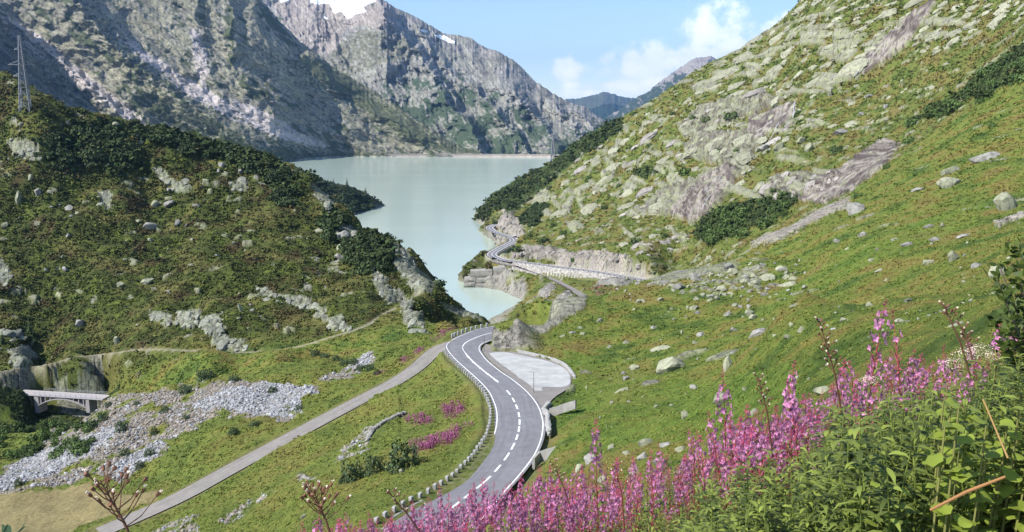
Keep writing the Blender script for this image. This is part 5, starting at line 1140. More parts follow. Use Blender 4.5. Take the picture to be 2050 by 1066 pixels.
# conifers
def conifer(name, seed, tiers=9, n=20):
    r = np.random.default_rng(seed); V = []; F = []
    for k in range(tiers):
        z = .12 + .86 * k / tiers; rad = .30 * (1 - k / tiers) ** .85 + .02
        for j in range(n):
            a = r.uniform(0, 6.283); L_ = rad * r.uniform(.6, 1.15); d = np.array([math.cos(a), math.sin(a), -.35 + r.uniform(-.15, .15)]); s = np.array([-math.sin(a), math.cos(a), 0])
            b = np.array([0, 0, z + r.uniform(-.04, .04)]); i = len(V)
            V += [b, b + d * L_ * .6 + s * L_ * .22, b + d * L_, b + d * L_ * .6 - s * L_ * .22]; F.append((i, i + 1, i + 2, i + 3))
    cr = mesh_np(name + '_crown', np.array(V), np.array(F), M_PINE, False)
    mb = MB(); mb.bar((0, 0, -.05), (0, 0, .97), .022, 6, .006); tr = mb.mesh(name + '_trunk', M_BARK); return cr, tr
CON = [conifer('fir', 300 + i) for i in range(3)]
for i, (u, v, w, h, lab) in enumerate([(60,656,24,34,'dark pointed fir on the left heath beside a rock slab'), (315,508,20,30,'small dark fir alone in the middle of the heath hill'), (6,676,22,28,'small fir at the left edge above the footpath'), (720,457,14,38,'slender fir on the hill crest against the lake'),
        (695,368,15,26,'tallest fir on the peninsula crest'), (668,366,6,20,'bare thin fir on the peninsula left of the tallest fir'), (732,381,8,14,'small fir near the peninsula tip'), (650,363,7,13,'small fir on the peninsula skyline, leftmost'), (975,413,7,16,'small fir above the lake at the right shore bend'),
        (800,506,9,26,'slim young fir on the rock at the hill end'), (718,512,16,34,'light green fir below the hill crest by the boulders'), (700,500,14,22,'bushy fir by the pale boulder above the lake'), (590,372,8,14,'small fir on the hill crest')]):
    P = hit(u, v + h * .48, 240)
    if P is None: continue
    H_ = h * P.y / FPX; t = empty('fir_tree', P); c_, t_ = CON[i % 3]; o1 = link('crown', c_, t); o2 = link('trunk', t_, t)
    t.scale = (H_ * max(.8, w / h * 1.5), H_ * max(.8, w / h * 1.5), H_); t.rotation_euler = (0, 0, i); tag(t, lab, 'tree')
P = hit(880, 590, 200)
t = empty('pine_tree', P); mb = MB(); mb.bar((0, 0, -.3), (.3, 0, 2.4), .14, 6, .08); mb.build('trunk', M_BARK, t); o = link('crown', leaf_cloud('pine_crown', 333, 300, .3, M_PINE, False, .5, 1.6, (1, 1, .7)), t, (.3, 0, 3.0)); o.scale = (2.2, 2.2, 1.9)
tag(t, 'round crowned small pine at the end of the left hill above the inlet', 'tree')

# ---- guard stones along the bend
mbs = MB(); mbs.box((0, 0, .33), (.46, .34, 1.0))
def stone_block(i):
    V, F = [], []
    bm = bmesh.new(); bmesh.ops.create_cube(bm, size=1.0); bmesh.ops.bevel(bm, geom=bm.edges[:], offset=.07, segments=1, affect='EDGES')
    r = random.Random(i)
    for v in bm.verts: v.co = Vector((v.co.x * .48 * r.uniform(.93, 1.07), v.co.y * .36 * r.uniform(.93, 1.07), v.co.z * .95 * r.uniform(.97, 1.03) + .36))
    me = bpy.data.meshes.new('guard_stone'); bm.to_mesh(me); bm.free(); me.materials.append(M_STONE); return me
GS = [stone_block(i) for i in range(4)]
RAs = np.r_[0, np.cumsum(np.linalg.norm(np.diff(RA, axis=0), axis=1))]
sV = lambda v: s_of_v(v, RA, RAs)
q = sV(1052); i = 0
while q < sV(701):
    p = seg_on(RA, q, q + .01, RAs, 2)[0]; p2 = seg_on(RA, q + .5, q + .51, RAs, 2)[0]; d = (p2 - p)[:2]; d /= np.linalg.norm(d); n = np.array([-d[1], d[0]])
    if n @ (RB[0] - RA[0])[:2] > 0: n = -n
    o = link('guard_stone', GS[i % 4]); o.location = (p[0] + n[0] * .95, p[1] + n[1] * .95, p[2] + CAMH - .12 + rr.uniform(-.08, .05)); o.rotation_euler = (rr.uniform(-.05, .05), rr.uniform(-.05, .05), math.atan2(d[1], d[0]) + rr.uniform(-.12, .12))
    tag(o, 'pale granite guard stone in the row along the outside of the road bend', 'guard stone', 'guard stones along the valley side of the bend'); q += 1.92; i += 1
for k, (u, v) in enumerate([(906,672.6),(911,670),(918,667),(925.6,664),(934,660.6),(944,658.6),(953.5,655.5),(964,653.4),(975,651)]):
    P = Vector(PZ(u, v + 3.5, -51.6 - k * .1)); o = link('guard_stone', GS[k % 4]); o.location = (P.x, P.y, P.z + CAMH - .2); o.scale = (1.15, 1.15, 1.35); o.rotation_euler = (0, 0, .4)
    tag(o, 'pale guard stone on the grassy verge at the top of the bend', 'guard stone', 'guard stones at the top of the bend')
# kerb behind the lower guard stones
kb = seg_on(RA, sV(1040), sV(950), RAs, 30); kb_o = kb + (RA - RB)[5] / np.linalg.norm((RA - RB)[5]) * .35
mb = MB()
for a, b in zip(kb_o[:-1], kb_o[1:]):
    mb.bar((a[0], a[1], a[2] + CAMH - .02), (b[0], b[1], b[2] + CAMH - .02), .17)
tag(mb.build('stone_kerb', M_CONC), 'low weathered stone kerb along the lower outside of the bend', 'kerb')

# ---- low walls, drystone: body plus stones that can be told apart
def stone_wall(name, P, h, th, label, cat='wall', mat=None, blk=.7, top=.0, group=None, down=None, stones=True, maxn=280):
    """P: world polyline of the wall foot (relative z), h height"""
    t = empty(name, (P[0][0], P[0][1], P[0][2] + CAMH)); base = Vector(t.location); mb = MB(); S_ = np.r_[0, np.cumsum(np.linalg.norm(np.diff(P, axis=0), axis=1))]
    for a, b in zip(P[:-1], P[1:]):
        a = Vector((a[0], a[1], a[2] + CAMH)) - base; b = Vector((b[0], b[1], b[2] + CAMH)) - base; d = (b - a).to_2d().normalized(); n = Vector((-d.y, d.x, 0)) * th * .42
        d_ = down or .4
        vs = []
        for q_ in (a, b):
            vs += [q_ - n - Vector((0, 0, d_)), q_ + n - Vector((0, 0, d_)), q_ + n + Vector((0, 0, h * .96)), q_ - n + Vector((0, 0, h * .96))]
        mb.add(vs, [(0, 1, 2, 3), (7, 6, 5, 4), (0, 4, 5, 1), (1, 5, 6, 2), (2, 6, 7, 3), (3, 7, 4, 0)])
    core = mb.build('core', mat or M_CONC, t)
    if stones:
        ms = [rock_mesh('stone', 600 + k, mat or M_STONE, 1, 8, .8) for k in range(4)]; n = 0; rows_ = max(1, int((h + (down or 0)) / (blk * .62)))
        for r_ in range(rows_ + 1):
            s = rr.uniform(0, blk * .5); zz = h - r_ * blk * .62
            while s < S_[-1] and n < maxn:
                p = [float(np.interp(s, S_, P[:, j])) for j in range(3)]; w = blk * rr.uniform(.6, 1.3)
                o = link('stone', ms[rr.randrange(4)], t, Vector((p[0] + rr.uniform(-.05, .05), p[1] - th * .2 * (r_ > 0) , p[2] + CAMH + zz - blk * .2)) - base); o.scale = (w * .55, th * .62, blk * .5); o.rotation_euler = (rr.uniform(-.1, .1), rr.uniform(-.1, .1), rr.uniform(-.2, .2)); s += w; n += 1
    tag(t, label, cat, group); return t
wall_px = [(1068,925,-41.0),(1080,912,-40.9),(1096,906,-40.3),(1112,902,-39.7),(1130,895,-38.7)]
stone_wall('culvert_wall', resamp([w3(p) for p in wall_px], step=1.0), .5, .4, 'short grey wall with pale coping running up from the inner road edge', mat=M_CONC, blk=.8, stones=False, down=1.0)
wall2 = [(1100,823,-44.6),(1112,820,-44.2),(1130,813,-43.4),(1153,806,-42.3)]
stone_wall('wing_wall', resamp([w3(p) for p in wall2], step=1.0), .4, .35, 'narrow wing wall climbing the slope beside the layby mouth', mat=M_CONC, blk=.8, stones=False, down=1.0)
wall3 = [(1100,868,-43.2),(1096,850,-43.8),(1096,832,-44.4),(1088,826,-45.2),(1100,812,-45.8)]
stone_wall('inlet_wall', resamp([w3(p) for p in wall3], step=1.0), .7, .6, 'stone wall with culvert head at the mouth of the layby', mat=M_STONE, blk=.7)
kw2 = [(985,692,-50.6),(1004,697,-50.3),(1045,705,-49.9),(1086,714,-49.4),(1113,722,-49.1),(1132,732,-48.6),(1145,747,-48.1),(1151,757,-47.8)]
stone_wall('layby_kerb', resamp([w3(p) for p in kw2], step=1.2), .28, .35, 'low curved stone kerb round the outer edge of the gravel layby', 'kerb', mat=M_STONE, blk=.6)
wm_ = resamp([np.array(hit(u, v)) - np.array([0, 0, CAMH]) for u, v in [(735,885),(745,868),(758,855),(775,845),(790,838),(806,831),(812,829)]], step=1.0)
stone_wall('field_wall', wm_, .55, .7, 'broken low drystone wall between the lanes beside the willows', mat=M_BOULDG, blk=.8)

def posts(P, off, every, h, w, name, label, cat, group, mat=M_WOOD, rail=False):
    Q = offs(P, off); S_ = np.r_[0, np.cumsum(np.linalg.norm(np.diff(Q, axis=0), axis=1))]; m = MB(); m.box((0, 0, h / 2 - .2), (w, w, h + .4)); me = m.mesh(name, mat); s = 0
    while s < S_[-1]:
        p = [float(np.interp(s, S_, Q[:, j])) for j in range(3)]; o = link(name, me); o.location = (p[0], p[1], p[2] + CAMH); tag(o, label, cat, group); s += every
side = -1 if offs(SECP, 3)[20, 1] > SECP[20, 1] else 1
posts(SECP, side * (SECW / 2 + .5), 5.0, 1.0, .45, 'guard_post', 'dark stubby guard post on the lake side of the lakeside road', 'post', 'guard posts of the lakeside road')
side2 = -1 if offs(OFARP, 3)[20, 1] > OFARP[20, 1] else 1
posts(OFARP[20:], side2 * (OFARW / 2 + .3), 5.0, 1.0, .45, 'guard_post', 'dark stubby guard post along the lower lakeside lane', 'post', 'guard posts of the lower lakeside lane')
# retaining walls of the lakeside road and of the lane below: battered rubble masonry
M_MAS = None
def mat_masonry():
    m = bpy.data.materials.new('rubble_masonry'); m.use_nodes = True; nt = m.node_tree; L = nt.links.new; b = nt.nodes['Principled BSDF']; b.inputs['Roughness'].default_value = .95; b.inputs['Specular IOR Level'].default_value = .1
    at = N(nt, 'ShaderNodeAttribute', attribute_name='col'); L(at.outputs['Color'], b.inputs['Base Color']); return m
M_MAS = mat_masonry()
def retaining(P, off, h, label, name='retaining_wall', batter=.25, sc=.9):
    Q = resamp(offs(P, off), step=.7); n = len(Q); m = 16; T = np.gradient(Q[:, :2], axis=0); T /= np.linalg.norm(T, axis=1, keepdims=True); sg = np.sign(off); Nn = np.stack([-T[:, 1], T[:, 0]], 1) * sg
    hh = np.interp(np.linspace(0, 1, n), np.linspace(0, 1, len(h)), h); f = np.linspace(0, 1, m); S_ = np.arange(n) * .7
    dz = f[None] * hh[:, None]; a, bq, cr = voro(np.repeat(S_[:, None], m, 1) / sc, dz / (sc * .8) + np.zeros((n, 1)), 700)
    out = dz * batter + .22 * sst(.02, .2, bq - a) + .2 * cr
    V = np.stack([Q[:, 0:1] + Nn[:, 0:1] * out, Q[:, 1:2] + Nn[:, 1:2] * out, Q[:, 2:3] + CAMH + .25 - dz], -1)
    c = (np.array([.46, .44, .41])[None, None] * (.55 + .65 * cr)[..., None]) * (.45 + .55 * sst(.0, .15, bq - a))[..., None]
    i = np.arange(n * m).reshape(n, m); F = np.stack([i[:-1, :-1], i[1:, :-1], i[1:, 1:], i[:-1, 1:]], -1).reshape(-1, 4)
    # coping so the wall has a body behind its face
    Vt = np.stack([Q[:, 0] - Nn[:, 0] * .7, Q[:, 1] - Nn[:, 1] * .7, Q[:, 2] + CAMH + .25], 1); V2 = np.r_[V.reshape(-1, 3), Vt]; k = n * m + np.arange(n)
    F2 = np.r_[F, np.stack([i[:-1, 0], i[1:, 0], k[1:], k[:-1]], 1)]
    o = link(name, mesh_np(name, V2, F2, M_MAS, False, np.r_[c.reshape(-1, 3), np.full((n, 3), .4)])); tag(o, label, 'wall'); return o
iu = lambda P, u: int(np.argmin(np.abs(1025 + FPX * P[:, 0] / P[:, 1] - u)))
near1 = SECP[:int(len(SECP) * .62)]
retaining(near1[iu(near1, 1320):iu(near1, 1030)], side * (SECW / 2 + .9), [5, 6, 5, 3, 5, 6.5, 6, 4, 1.5], 'rough stone retaining wall under the lakeside road')
retaining(OFARP[iu(OFARP, 1115):iu(OFARP, 1028)], side2 * (OFARW / 2 + .5), [2, 4, 6, 7, 6, 3], 'rough stone retaining wall under the lower lakeside lane')

# ---- snow poles
def pole(u, v, vt, z, label):
    P = Vector(PZ(u, v, z)); P.z += CAMH; h = (v - vt) * P.y / FPX * 1.02; t = empty('snow_pole', P); mb = MB(); mb.bar((0, 0, -.2), (0, 0, h), .055, 6, .045); mb.build('pole', M_WOOD, t); mb = MB(); mb.bar((0, 0, h - .18), (0, 0, h + .02), .062, 6); mb.build('cap', mat_simple('orange_cap', (.25, .10, .05)), t); tag(t, label, 'pole')
pole(969.5, 706, 670, -49.9, 'thin dark snow pole at the narrow end of the layby'); pole(1068.5, 787, 744, -46.5, 'thin dark snow pole at the wide end of the layby beside the road')

# ---- lattice pylons
M_PYL = mat_simple('weathered_steel', (.22, .23, .25), .6, .15, 3., metal=.2)
def pylon(base, H_, label, arms, w0, br=.16):
    t = empty('pylon', base); tw = lambda z: w0 * (1 - z / H_) ** 1.0 * .9 + .55
    zs = [0, .17, .32, .45, .56, .66, .75, .84, .92, 1.0]; zs = [z * H_ for z in zs]; lv = {}
    m = MB(); legs = []
    for sx, sy in ((1, 1), (-1, 1), (-1, -1), (1, -1)):
        k = MB(); 
        for a, b in zip(zs[:-1], zs[1:]): k.bar((sx * tw(a) / 2, sy * tw(a) / 2, a), (sx * tw(b) / 2, sy * tw(b) / 2, b), br * 1.3)
        k.build('leg', M_PYL, t)
    cs = [(1, 1), (-1, 1), (-1, -1), (1, -1)]
    for a, b in zip(zs[:-1], zs[1:]):
        for i in range(4):
            c1_, c2_ = cs[i], cs[(i + 1) % 4]; A = [Vector((c[0] * tw(a) / 2, c[1] * tw(a) / 2, a)) for c in (c1_, c2_)]; Bq = [Vector((c[0] * tw(b) / 2, c[1] * tw(b) / 2, b)) for c in (c1_, c2_)]
            m.bar(A[0], Bq[1], br * .8); m.bar(A[1], Bq[0], br * .8); m.bar(Bq[0], Bq[1], br * .8)
    o = m.build('bracing', M_PYL, t); tag(o, kind='stuff')
    for (zf, l) in arms:
        for s in (-1, 1):
            k = MB(); z = zf * H_; x0 = tw(z) / 2 * s
            for y in (-1, 1):
                k.bar((x0, y * tw(z) / 2, z), (s * l, 0, z), br); k.bar((x0, y * tw(z) / 2, z + l * .32), (s * l, 0, z), br * .8)
            k.bar((x0 + (s * l - x0) * .5, -tw(z) / 4, z), (x0 + (s * l - x0) * .25, 0, z + l * .22), br * .6)
            a_ = k.build('cross_arm', M_PYL, t); k2 = MB(); k2.bar((s * l * .96, 0, z), (s * l * .96, 0, z - 1.6), .12, 6); k2.build('insulator', mat_simple('insulator_glass', (.10, .06, .04), .3), a_)
    tag(t, label, 'pylon'); return t
P = hit(52, 222, 240); D1 = P.y
py1 = pylon(P - Vector((0, 0, .5)), 146 * D1 / FPX, 'tall grey lattice pylon on the left hill in front of the shaded rock', [(.82, 11 * D1 / FPX), (.62, 24 * D1 / FPX), (.47, 17 * D1 / FPX)], 4.6, .22)
py1.rotation_euler = (0, 0, .25)
D2 = 1080; P = Vector(PD(1107, 331, D2)); P.z += CAMH - 1.5
py2 = pylon(P, 62 * D2 / FPX, 'distant lattice pylon on the right shoulder in front of the dam', [(.93, 12 * D2 / FPX), (.70, 20 * D2 / FPX), (.50, 15 * D2 / FPX)], 7.0, .5)

# ---- cars on the lakeside road
def car(loc, rz, col, label, hatch=False):
    t = empty('parked_car', loc, rz); MBY = mat_simple('car_paint_' + label.split()[0], col, .3, .05, 1, spec=.6); MG = mat_simple('car_glass', (.02, .025, .03), .1, .02, spec=.6); MT = mat_simple('tyre', (.02, .02, .02))
    bm = bmesh.new(); prof = [(-2.1, .35), (-2.15, .75), (-2.0, 1.0), (-1.2, 1.08), (2.0, .98) if False else (1.0, .98), (2.0, .82), (2.12, .55), (2.08, .35)]
    def ext(prof, hw, taper=0):
        bm = bmesh.new(); L_ = [bm.verts.new((x, -hw + (taper if z > 1.1 else 0), z)) for x, z in prof]; R_ = [bm.verts.new((x, hw - (taper if z > 1.1 else 0), z)) for x, z in prof]; n = len(prof)
        for i in range(n): bm.faces.new((L_[i], L_[(i + 1) % n], R_[(i + 1) % n], R_[i]))
        bm.faces.new(list(reversed(L_))); bm.faces.new(R_); bmesh.ops.recalc_face_normals(bm, faces=bm.faces[:]); me = bpy.data.meshes.new('x'); bm.to_mesh(me); bm.free(); return me
    me = ext(prof, .88); me.name = 'body'; me.materials.append(MBY); link('body', me, t)
    me = ext([(-1.95, 1.02), (-1.55, 1.42), (.1, 1.46), (1.0, .99)], .84, .14); me.materials.append(MG); link('windows', me, t)
    me = ext([(-1.6, 1.42), (-1.5, 1.49), (.05, 1.51), (.15, 1.44)], .72, .0); me.materials.append(MBY); link('roof', me, t)
    for x in (-1.35, 1.35):
        for y in (-.82, .82):
            k = MB(); k.bar((x, y - .1, .33), (x, y + .1, .33), .33, 12); w_ = k.build('wheel', MT, t); k = MB(); k.bar((x, y - .11, .33), (x, y + .11, .33), .17, 8); k.build('rim', M_STEEL, w_)
    for y in (-.6, .6):
        k = MB(); k.box((2.07, y, .68), (.08, .35, .14)); k.build('headlight', mat_simple('lamp_glass', (.5, .5, .5), .2), t)
        k = MB(); k.box((-2.13, y, .78), (.06, .3, .16)); k.build('tail_light', mat_simple('tail_red', (.3, .02, .02), .3), t)
    tag(t, label, 'car')
P = Vector(PZ(989, 519.5, -105.1)); P.z += CAMH + .02; car(P, .2, (.012, .013, .016), 'black car parked where the lane leaves the lakeside road')
P = Vector(PZ(1031, 476, -106.0)); P.z += CAMH + .02; car(P, 2.7, (.05, .055, .065), 'dark grey car at the inner edge of the second lakeside bend')

# ---- the arch bridge
def bridge():
    P = np.array([w3(p) for p in [(20,783.5,-86.2),(60,786,-86.3),(130,791,-86.5),(205,797,-86.5)]]); B0 = P[0]; B1 = P[-1]; d = (B1 - B0); Lb = float(np.linalg.norm(d[:2])); rz = math.atan2(d[1], d[0])
    t = empty('arch_bridge', (B0[0], B0[1], B0[2] + CAMH), rz); zs = d[2] / Lb
    MC = mat_simple('bridge_concrete', (.36, .33, .32), .9, .12, .8)
    mb = MB(); mb.box((Lb / 2, 0, -.16), (Lb + 3, 3.8, .32)); mb.build('deck', MC, t)
    for y in (-1.95, 1.95):
        mb = MB(); mb.box((Lb / 2, y, -.14), (Lb + 3, .25, .42)); mb.build('deck_edge', mat_simple('edge_concrete', (.46, .43, .44), .9, .1), t)
    x0, x1 = Lb * (86 - 20) / 185, Lb * (178 - 20) / 185; n = 24; rise = 2.3
    xs = np.linspace(x0, x1, n); zt = -.75 - rise * ((xs - (x0 + x1) / 2) / ((x1 - x0) / 2)) ** 2; mb = MB()
    for i in range(n - 1):
        vs = []
        for k in (i, i + 1):
            vs += [(xs[k], -1.9, zt[k]), (xs[k], 1.9, zt[k]), (xs[k], 1.9, zt[k] - .34), (xs[k], -1.9, zt[k] - .34)]
        mb.add(vs, [(0, 1, 5, 4), (1, 2, 6, 5), (2, 3, 7, 6), (3, 0, 4, 7)])
    mb.build('arch', MC, t)
    for f in (.04, .14, .25, .75, .86, .96):
        x = x0 + (x1 - x0) * f; z = float(np.interp(x, xs, zt)); 
        for y in (-1.7, 1.7):
            mb = MB(); mb.box((x, y, (z - .44) / 2 - .1), (.28, .3, abs(z) - .3)); mb.build('column', MC, t)
    mb = MB(); mb.box((x0 - .9, 0, -3.2), (1.5, 3.8, 5.6)); mb.build('abutment', MC, t)
    mb = MB(); mb.box((x1 + .8, 0, -2.6), (1.2, 3.8, 4.4)); mb.build('abutment', MC, t)
    for y in (-2.15, 2.15):
        for z in (.55, 1.0):
            mb = MB(); mb.bar((x0 - 1, y, z), (Lb + .8, y, z), .035, 6); mb.build('rail', M_STEEL, t)
        k = 0
        while x0 - 1 + k * 1.8 < Lb + .8:
            mb = MB(); x = x0 - 1 + k * 1.8; mb.box((x, y, .55), (.07, .07, .95)); mb.build('rail_post', M_STEEL, t); k += 1
    tag(t, 'small pale concrete arch bridge over the dark gorge at the left edge', 'bridge')
bridge()
track = ribbon('gorge_track', offs(BRDP[:int(len(BRDP) * .42)], 2.0), offs(BRDP[:int(len(BRDP) * .42)], -2.0), M_OLDR, .02)

# ---- thin waterfalls on the right mountainside
M_FALL = mat_simple('white_water', (.38, .40, .41), .4, .15, .4)
for lab, pts, w in [('thin white waterfall on the dark wet rock in the middle of the right mountainside', [(1592,205),(1589,218),(1590,228),(1586,238)], 1.3), ('lower thread of the small waterfall below the round slabs', [(1560,246),(1552,258),(1546,268),(1541,279)], 1.1),
                    ('long faint water streak running down the bare grey cliff', [(1447,358),(1436,372),(1425,388),(1417,402),(1406,418)], .9), ('small water streak left of the long one on the bare cliff', [(1440,362),(1425,376),(1408,390)], .5),
                    ('white trickle at the foot of the pink gully high on the right', [(1722,140),(1714,150),(1708,156)], 1.2)]:
    Q = [hit(u, v, 420) for u, v in pts]; mb = MB()
    if any(q is None for q in Q): continue
    Q = [Vector(q) + Vector((-.5, -1.2, .6)) for q in Q]
    n = 12; R_ = resamp(np.array(Q), n=n)
    vs = []
    for i in range(n): ww = w * .45 * rr.uniform(.4, 1.2); x = rr.uniform(-.15, .15); vs += [(R_[i][0] - ww + x, R_[i][1], R_[i][2]), (R_[i][0] + x, R_[i][1] - .5, R_[i][2] + .1), (R_[i][0] + ww + x, R_[i][1], R_[i][2])]
    fs = []
    for i in range(n - 1): a = 3 * i; fs += [(a, a + 1, a + 4, a + 3), (a + 1, a + 2, a + 5, a + 4)]
    mb.add(vs, fs); o = mb.build('waterfall', M_FALL, smooth=True); tag(o, lab, 'waterfall')
# ---- the jointed granite blocks of the promontory
def block_cliff():
    b0 = Vector(PZ(970, 577, -120)); b0.z += CAMH; t = empty('jointed_cliff', b0)
    for i, (u0, u1, v0, v1, dd) in enumerate([(941,986,542,557,3.5),(987,1011,536,558,4),(1012,1024,541,556,6),(929,953,557,566,2),(954,985,557,567.5,1.2),(986,1009,558.5,568,2.5),(1010,1021,557,566,5),(928,950.5,566.5,575,.5),(951.5,984,568,579,0),(985,1003,568.5,577,1),(1004,1014,567,574,4)]):
        D = 630 + dd; a = Vector(PD(u0, v0, D)); b = Vector(PD(u1, v1, D)); bm = bmesh.new(); bmesh.ops.create_cube(bm, size=1.0); bmesh.ops.subdivide_edges(bm, edges=bm.edges[:], cuts=2, use_grid_fill=True)
        for v in bm.verts:
            k = v.co.copy(); n = float(gn(np.array([k.x * 3 + i * 7.]), np.array([k.z * 3 + k.y * 2]), 800 + i)[0])
            edge = max(abs(k.x), abs(k.z)) > .45
            v.co = Vector((k.x * abs(b.x - a.x) * (1.0 - .02 * edge) + n * .35, k.y * 9 + n * .4 + (.5 if edge and k.y < 0 else 0) , k.z * abs(a.z - b.z) * .97 + n * .2 + k.x * .6))
        me = bpy.data.meshes.new('rock_block'); bm.to_mesh(me); bm.free(); me.materials.append(M_GRAN); o = link('rock_block', me, t, Vector(((a.x + b.x) / 2, D + 3.5, (a.z + b.z) / 2 + CAMH)) - b0)
    tag(t, 'pale granite cliff split into big rectangular blocks on the lake promontory', 'cliff')
M_GRAN = mat_simple('pale_granite', (.30, .285, .255), .93, .25, .35, .6, 1.2)
block_cliff()
# ---- outcrop slabs and cliff blocks that can be told apart, bedded in the mountainside
def slab_mesh(name, seed, mat, flat):
    r = np.random.default_rng(seed); V, F = icos(3); V = V.copy()
    V = np.sign(V) * np.abs(V) ** .62                                  # squarish
    for k in range(8):
        n = r.normal(size=3) * np.array([1, 1, .5]); n /= np.linalg.norm(n); d = r.uniform(.62, .95); s = V @ n; V -= np.maximum(s - d, 0)[:, None] * n
    st = np.round((V[:, 2] + .3 * V[:, 0]) * 2.4) / 2.4; V[:, 0] += .07 * np.sin(st * 9 + seed); V[:, 1] += .09 * np.cos(st * 7 + seed)
    V *= (1 + .07 * gn(V[:, 0] * 2.5 + seed, V[:, 1] * 2.5 + V[:, 2], seed) + .03 * gn(V[:, 0] * 7, V[:, 1] * 7 + V[:, 2] * 5, seed))[:, None]
    V /= np.abs(V[:, :2]).max(); V[:, 2] *= flat; return mesh_np(name, V, F, mat, False)
M_OC = mat_outcrop('lichen_slab', (.285, .285, .20), (.10, .095, .075)); M_OG = mat_outcrop('bare_slab', (.315, .29, .26), (.11, .10, .09)); M_OL = mat_outcrop('hill_slab', (.25, .255, .20), (.11, .105, .09))
SM = [slab_mesh('rock_slab', 900 + i, M_OC, .5) for i in range(6)]; SG = [slab_mesh('rock_slab', 910 + i, M_OG, .55) for i in range(5)]; SL = [slab_mesh('rock_slab', 920 + i, M_OL, .6) for i in range(5)]
def put_slab(u, v, w, h, meshes, name, label, group, dmin, tilt=-.42, thick=.34, lift=.0, upright=False):
    P = hit(u, v, dmin)
    if P is None or P.z < 1.0: return None
    i, j = HIT_IJ; n = Vector(nn[i, j]).normalized(); n = Vector((n.x, n.y - .15, n.z)).normalized()
    wm = w * P.y / FPX / 2; hm = h * P.y / FPX / 2
    if upright:
        X_ = Vector((1, .1, 0)).normalized(); Y_ = Vector((0, .25, 1)).normalized(); Z_ = X_.cross(Y_).normalized(); Z_ = -Z_ if Z_.y > 0 else Z_; Y_ = Z_.cross(X_); sx, sy, sz = wm, hm, wm * .9
    else:
        d = Vector((1, 0, -tilt)); X_ = (d - n * d.dot(n)).normalized(); Y_ = n.cross(X_).normalized(); Z_ = n
        fore = max(.35, abs(Y_.z) + .12); sx, sy, sz = wm, hm / fore, wm * thick + hm * .25
    o = link(name, rr.choice(meshes)); M_ = Matrix((X_, Y_, Z_)).transposed().to_4x4()
    o.rotation_euler = (M_ @ Matrix.Rotation(rr.choice([0, math.pi]) + rr.uniform(-.12, .12), 4, 'Z')).to_euler(); o.scale = (sx, sy, sz * 1.6); o.location = P - Z_ * sz * (.42 - lift)
    tag(o, label, 'rock', group); return o
def slabs_in(polys, n, w0, w1, asp, meshes, kind, grp, dmin, name='rock_slab', **kw):
    done = []; c = 0
    for k in range(n * 30):
        p = polys[rr.randrange(len(polys))]; us = [q[0] for q in p]; vs = [q[1] for q in p]; u = rr.uniform(min(us), max(us)); v = rr.uniform(min(vs), max(vs))
        if not inpoly(np.array([u]), np.array([v]), p)[0]: continue
        w = rr.uniform(0, 1) ** 1.6 * (w1 - w0) + w0; h = w * rr.uniform(*asp)
        if any(abs(u - a) < (w + b) * .40 and abs(v - d) < (h + e) * .46 for a, d, b, e in done): continue
        if put_slab(u, v, w, h, meshes, name, zl(kind, u, v, 'small' if w < (2 * w0 + w1) / 3 else 'large' if w > (w0 + 2 * w1) / 3 else 'mid sized'), grp, dmin, **kw): done.append((u, v, w, h)); c += 1
        if c >= n: break
    print(kind, c)
P_SLAB = [[(1500,90),(1560,45),(1615,-10),(1850,-10),(1800,70),(1740,110),(1690,160),(1640,190),(1560,190),(1480,192),(1400,192),(1380,175),(1440,140)],[(1890,-10),(2050,-10),(2050,40),(1950,62),(1870,112),(1825,85)]]
P_MID = [[(1370,250),(1400,215),(1450,200),(1510,185),(1580,190),(1600,215),(1590,260),(1560,300),(1480,330),(1390,330),(1370,290)],[(1230,280),(1260,255),(1340,260),(1380,300),(1440,330),(1530,335),(1560,360),(1500,390),(1400,370),(1290,435),(1180,440),(1090,435),(1060,400),(1110,350),(1160,310)]]
slabs_in(P_SLAB, 150, 18, 84, (.3, .55), SM, 'smooth green lichened slab', 'lichened slabs high on the right mountainside', 420, tilt=.38, thick=.22, lift=.22)
slabs_in(P_MID, 130, 12, 52, (.35, .7), SM + SG[:2], 'pale outcrop slab', 'outcrop slabs in the middle of the right mountainside', 420, tilt=.45, thick=.28, lift=.16)
slabs_in([[(1600,200),(1750,150),(1900,120),(1850,230),(1700,330),(1560,340)],[(1120,440),(1300,440),(1400,470),(1240,500),(1120,480)],[(1230,260),(1400,180),(1450,200),(1350,260)]], 60, 8, 28, (.35, .7), SM, 'scattered pale slab', 'scattered slabs of the right mountainside', 420, tilt=.4, thick=.22)
slabs_in([[(1240,490),(1330,475),(1400,462),(1380,485),(1300,515),(1250,505)],[(1520,395),(1560,358),(1640,345),(1690,352),(1640,388),(1560,402)]], 26, 14, 36, (.3, .6), SG, 'bare grey slab', 'bare grey slabs of the right mountainside', 400, tilt=.4, thick=.3)
slabs_in([[(1024,518),(1050,497),(1100,500),(1150,511),(1200,509),(1250,516),(1290,524),(1272,545),(1200,537),(1100,523)],[(990,445),(1010,424),(1036,443),(1044,468),(1028,474),(1002,462)]], 60, 7, 17, (1.0, 1.9), SG, 'upright block of the rock cut', 'blocks of the rock cut above the lakeside road', 480, 'cut_block', upright=True)
slabs_in([[(958,464),(984,462),(1008,478),(1000,490),(972,483)],[(1076,590),(1100,568),(1112,576),(1095,600)],[(1112,600),(1138,582),(1150,590),(1130,604)],[(1000,582),(1030,563),(1058,572),(1050,592),(1038,602)]], 60, 4, 11, (.5, .9), SG, 'pale shore block', 'broken blocks on the lake shore', 440, 'shore_block', tilt=.2, thick=.5)
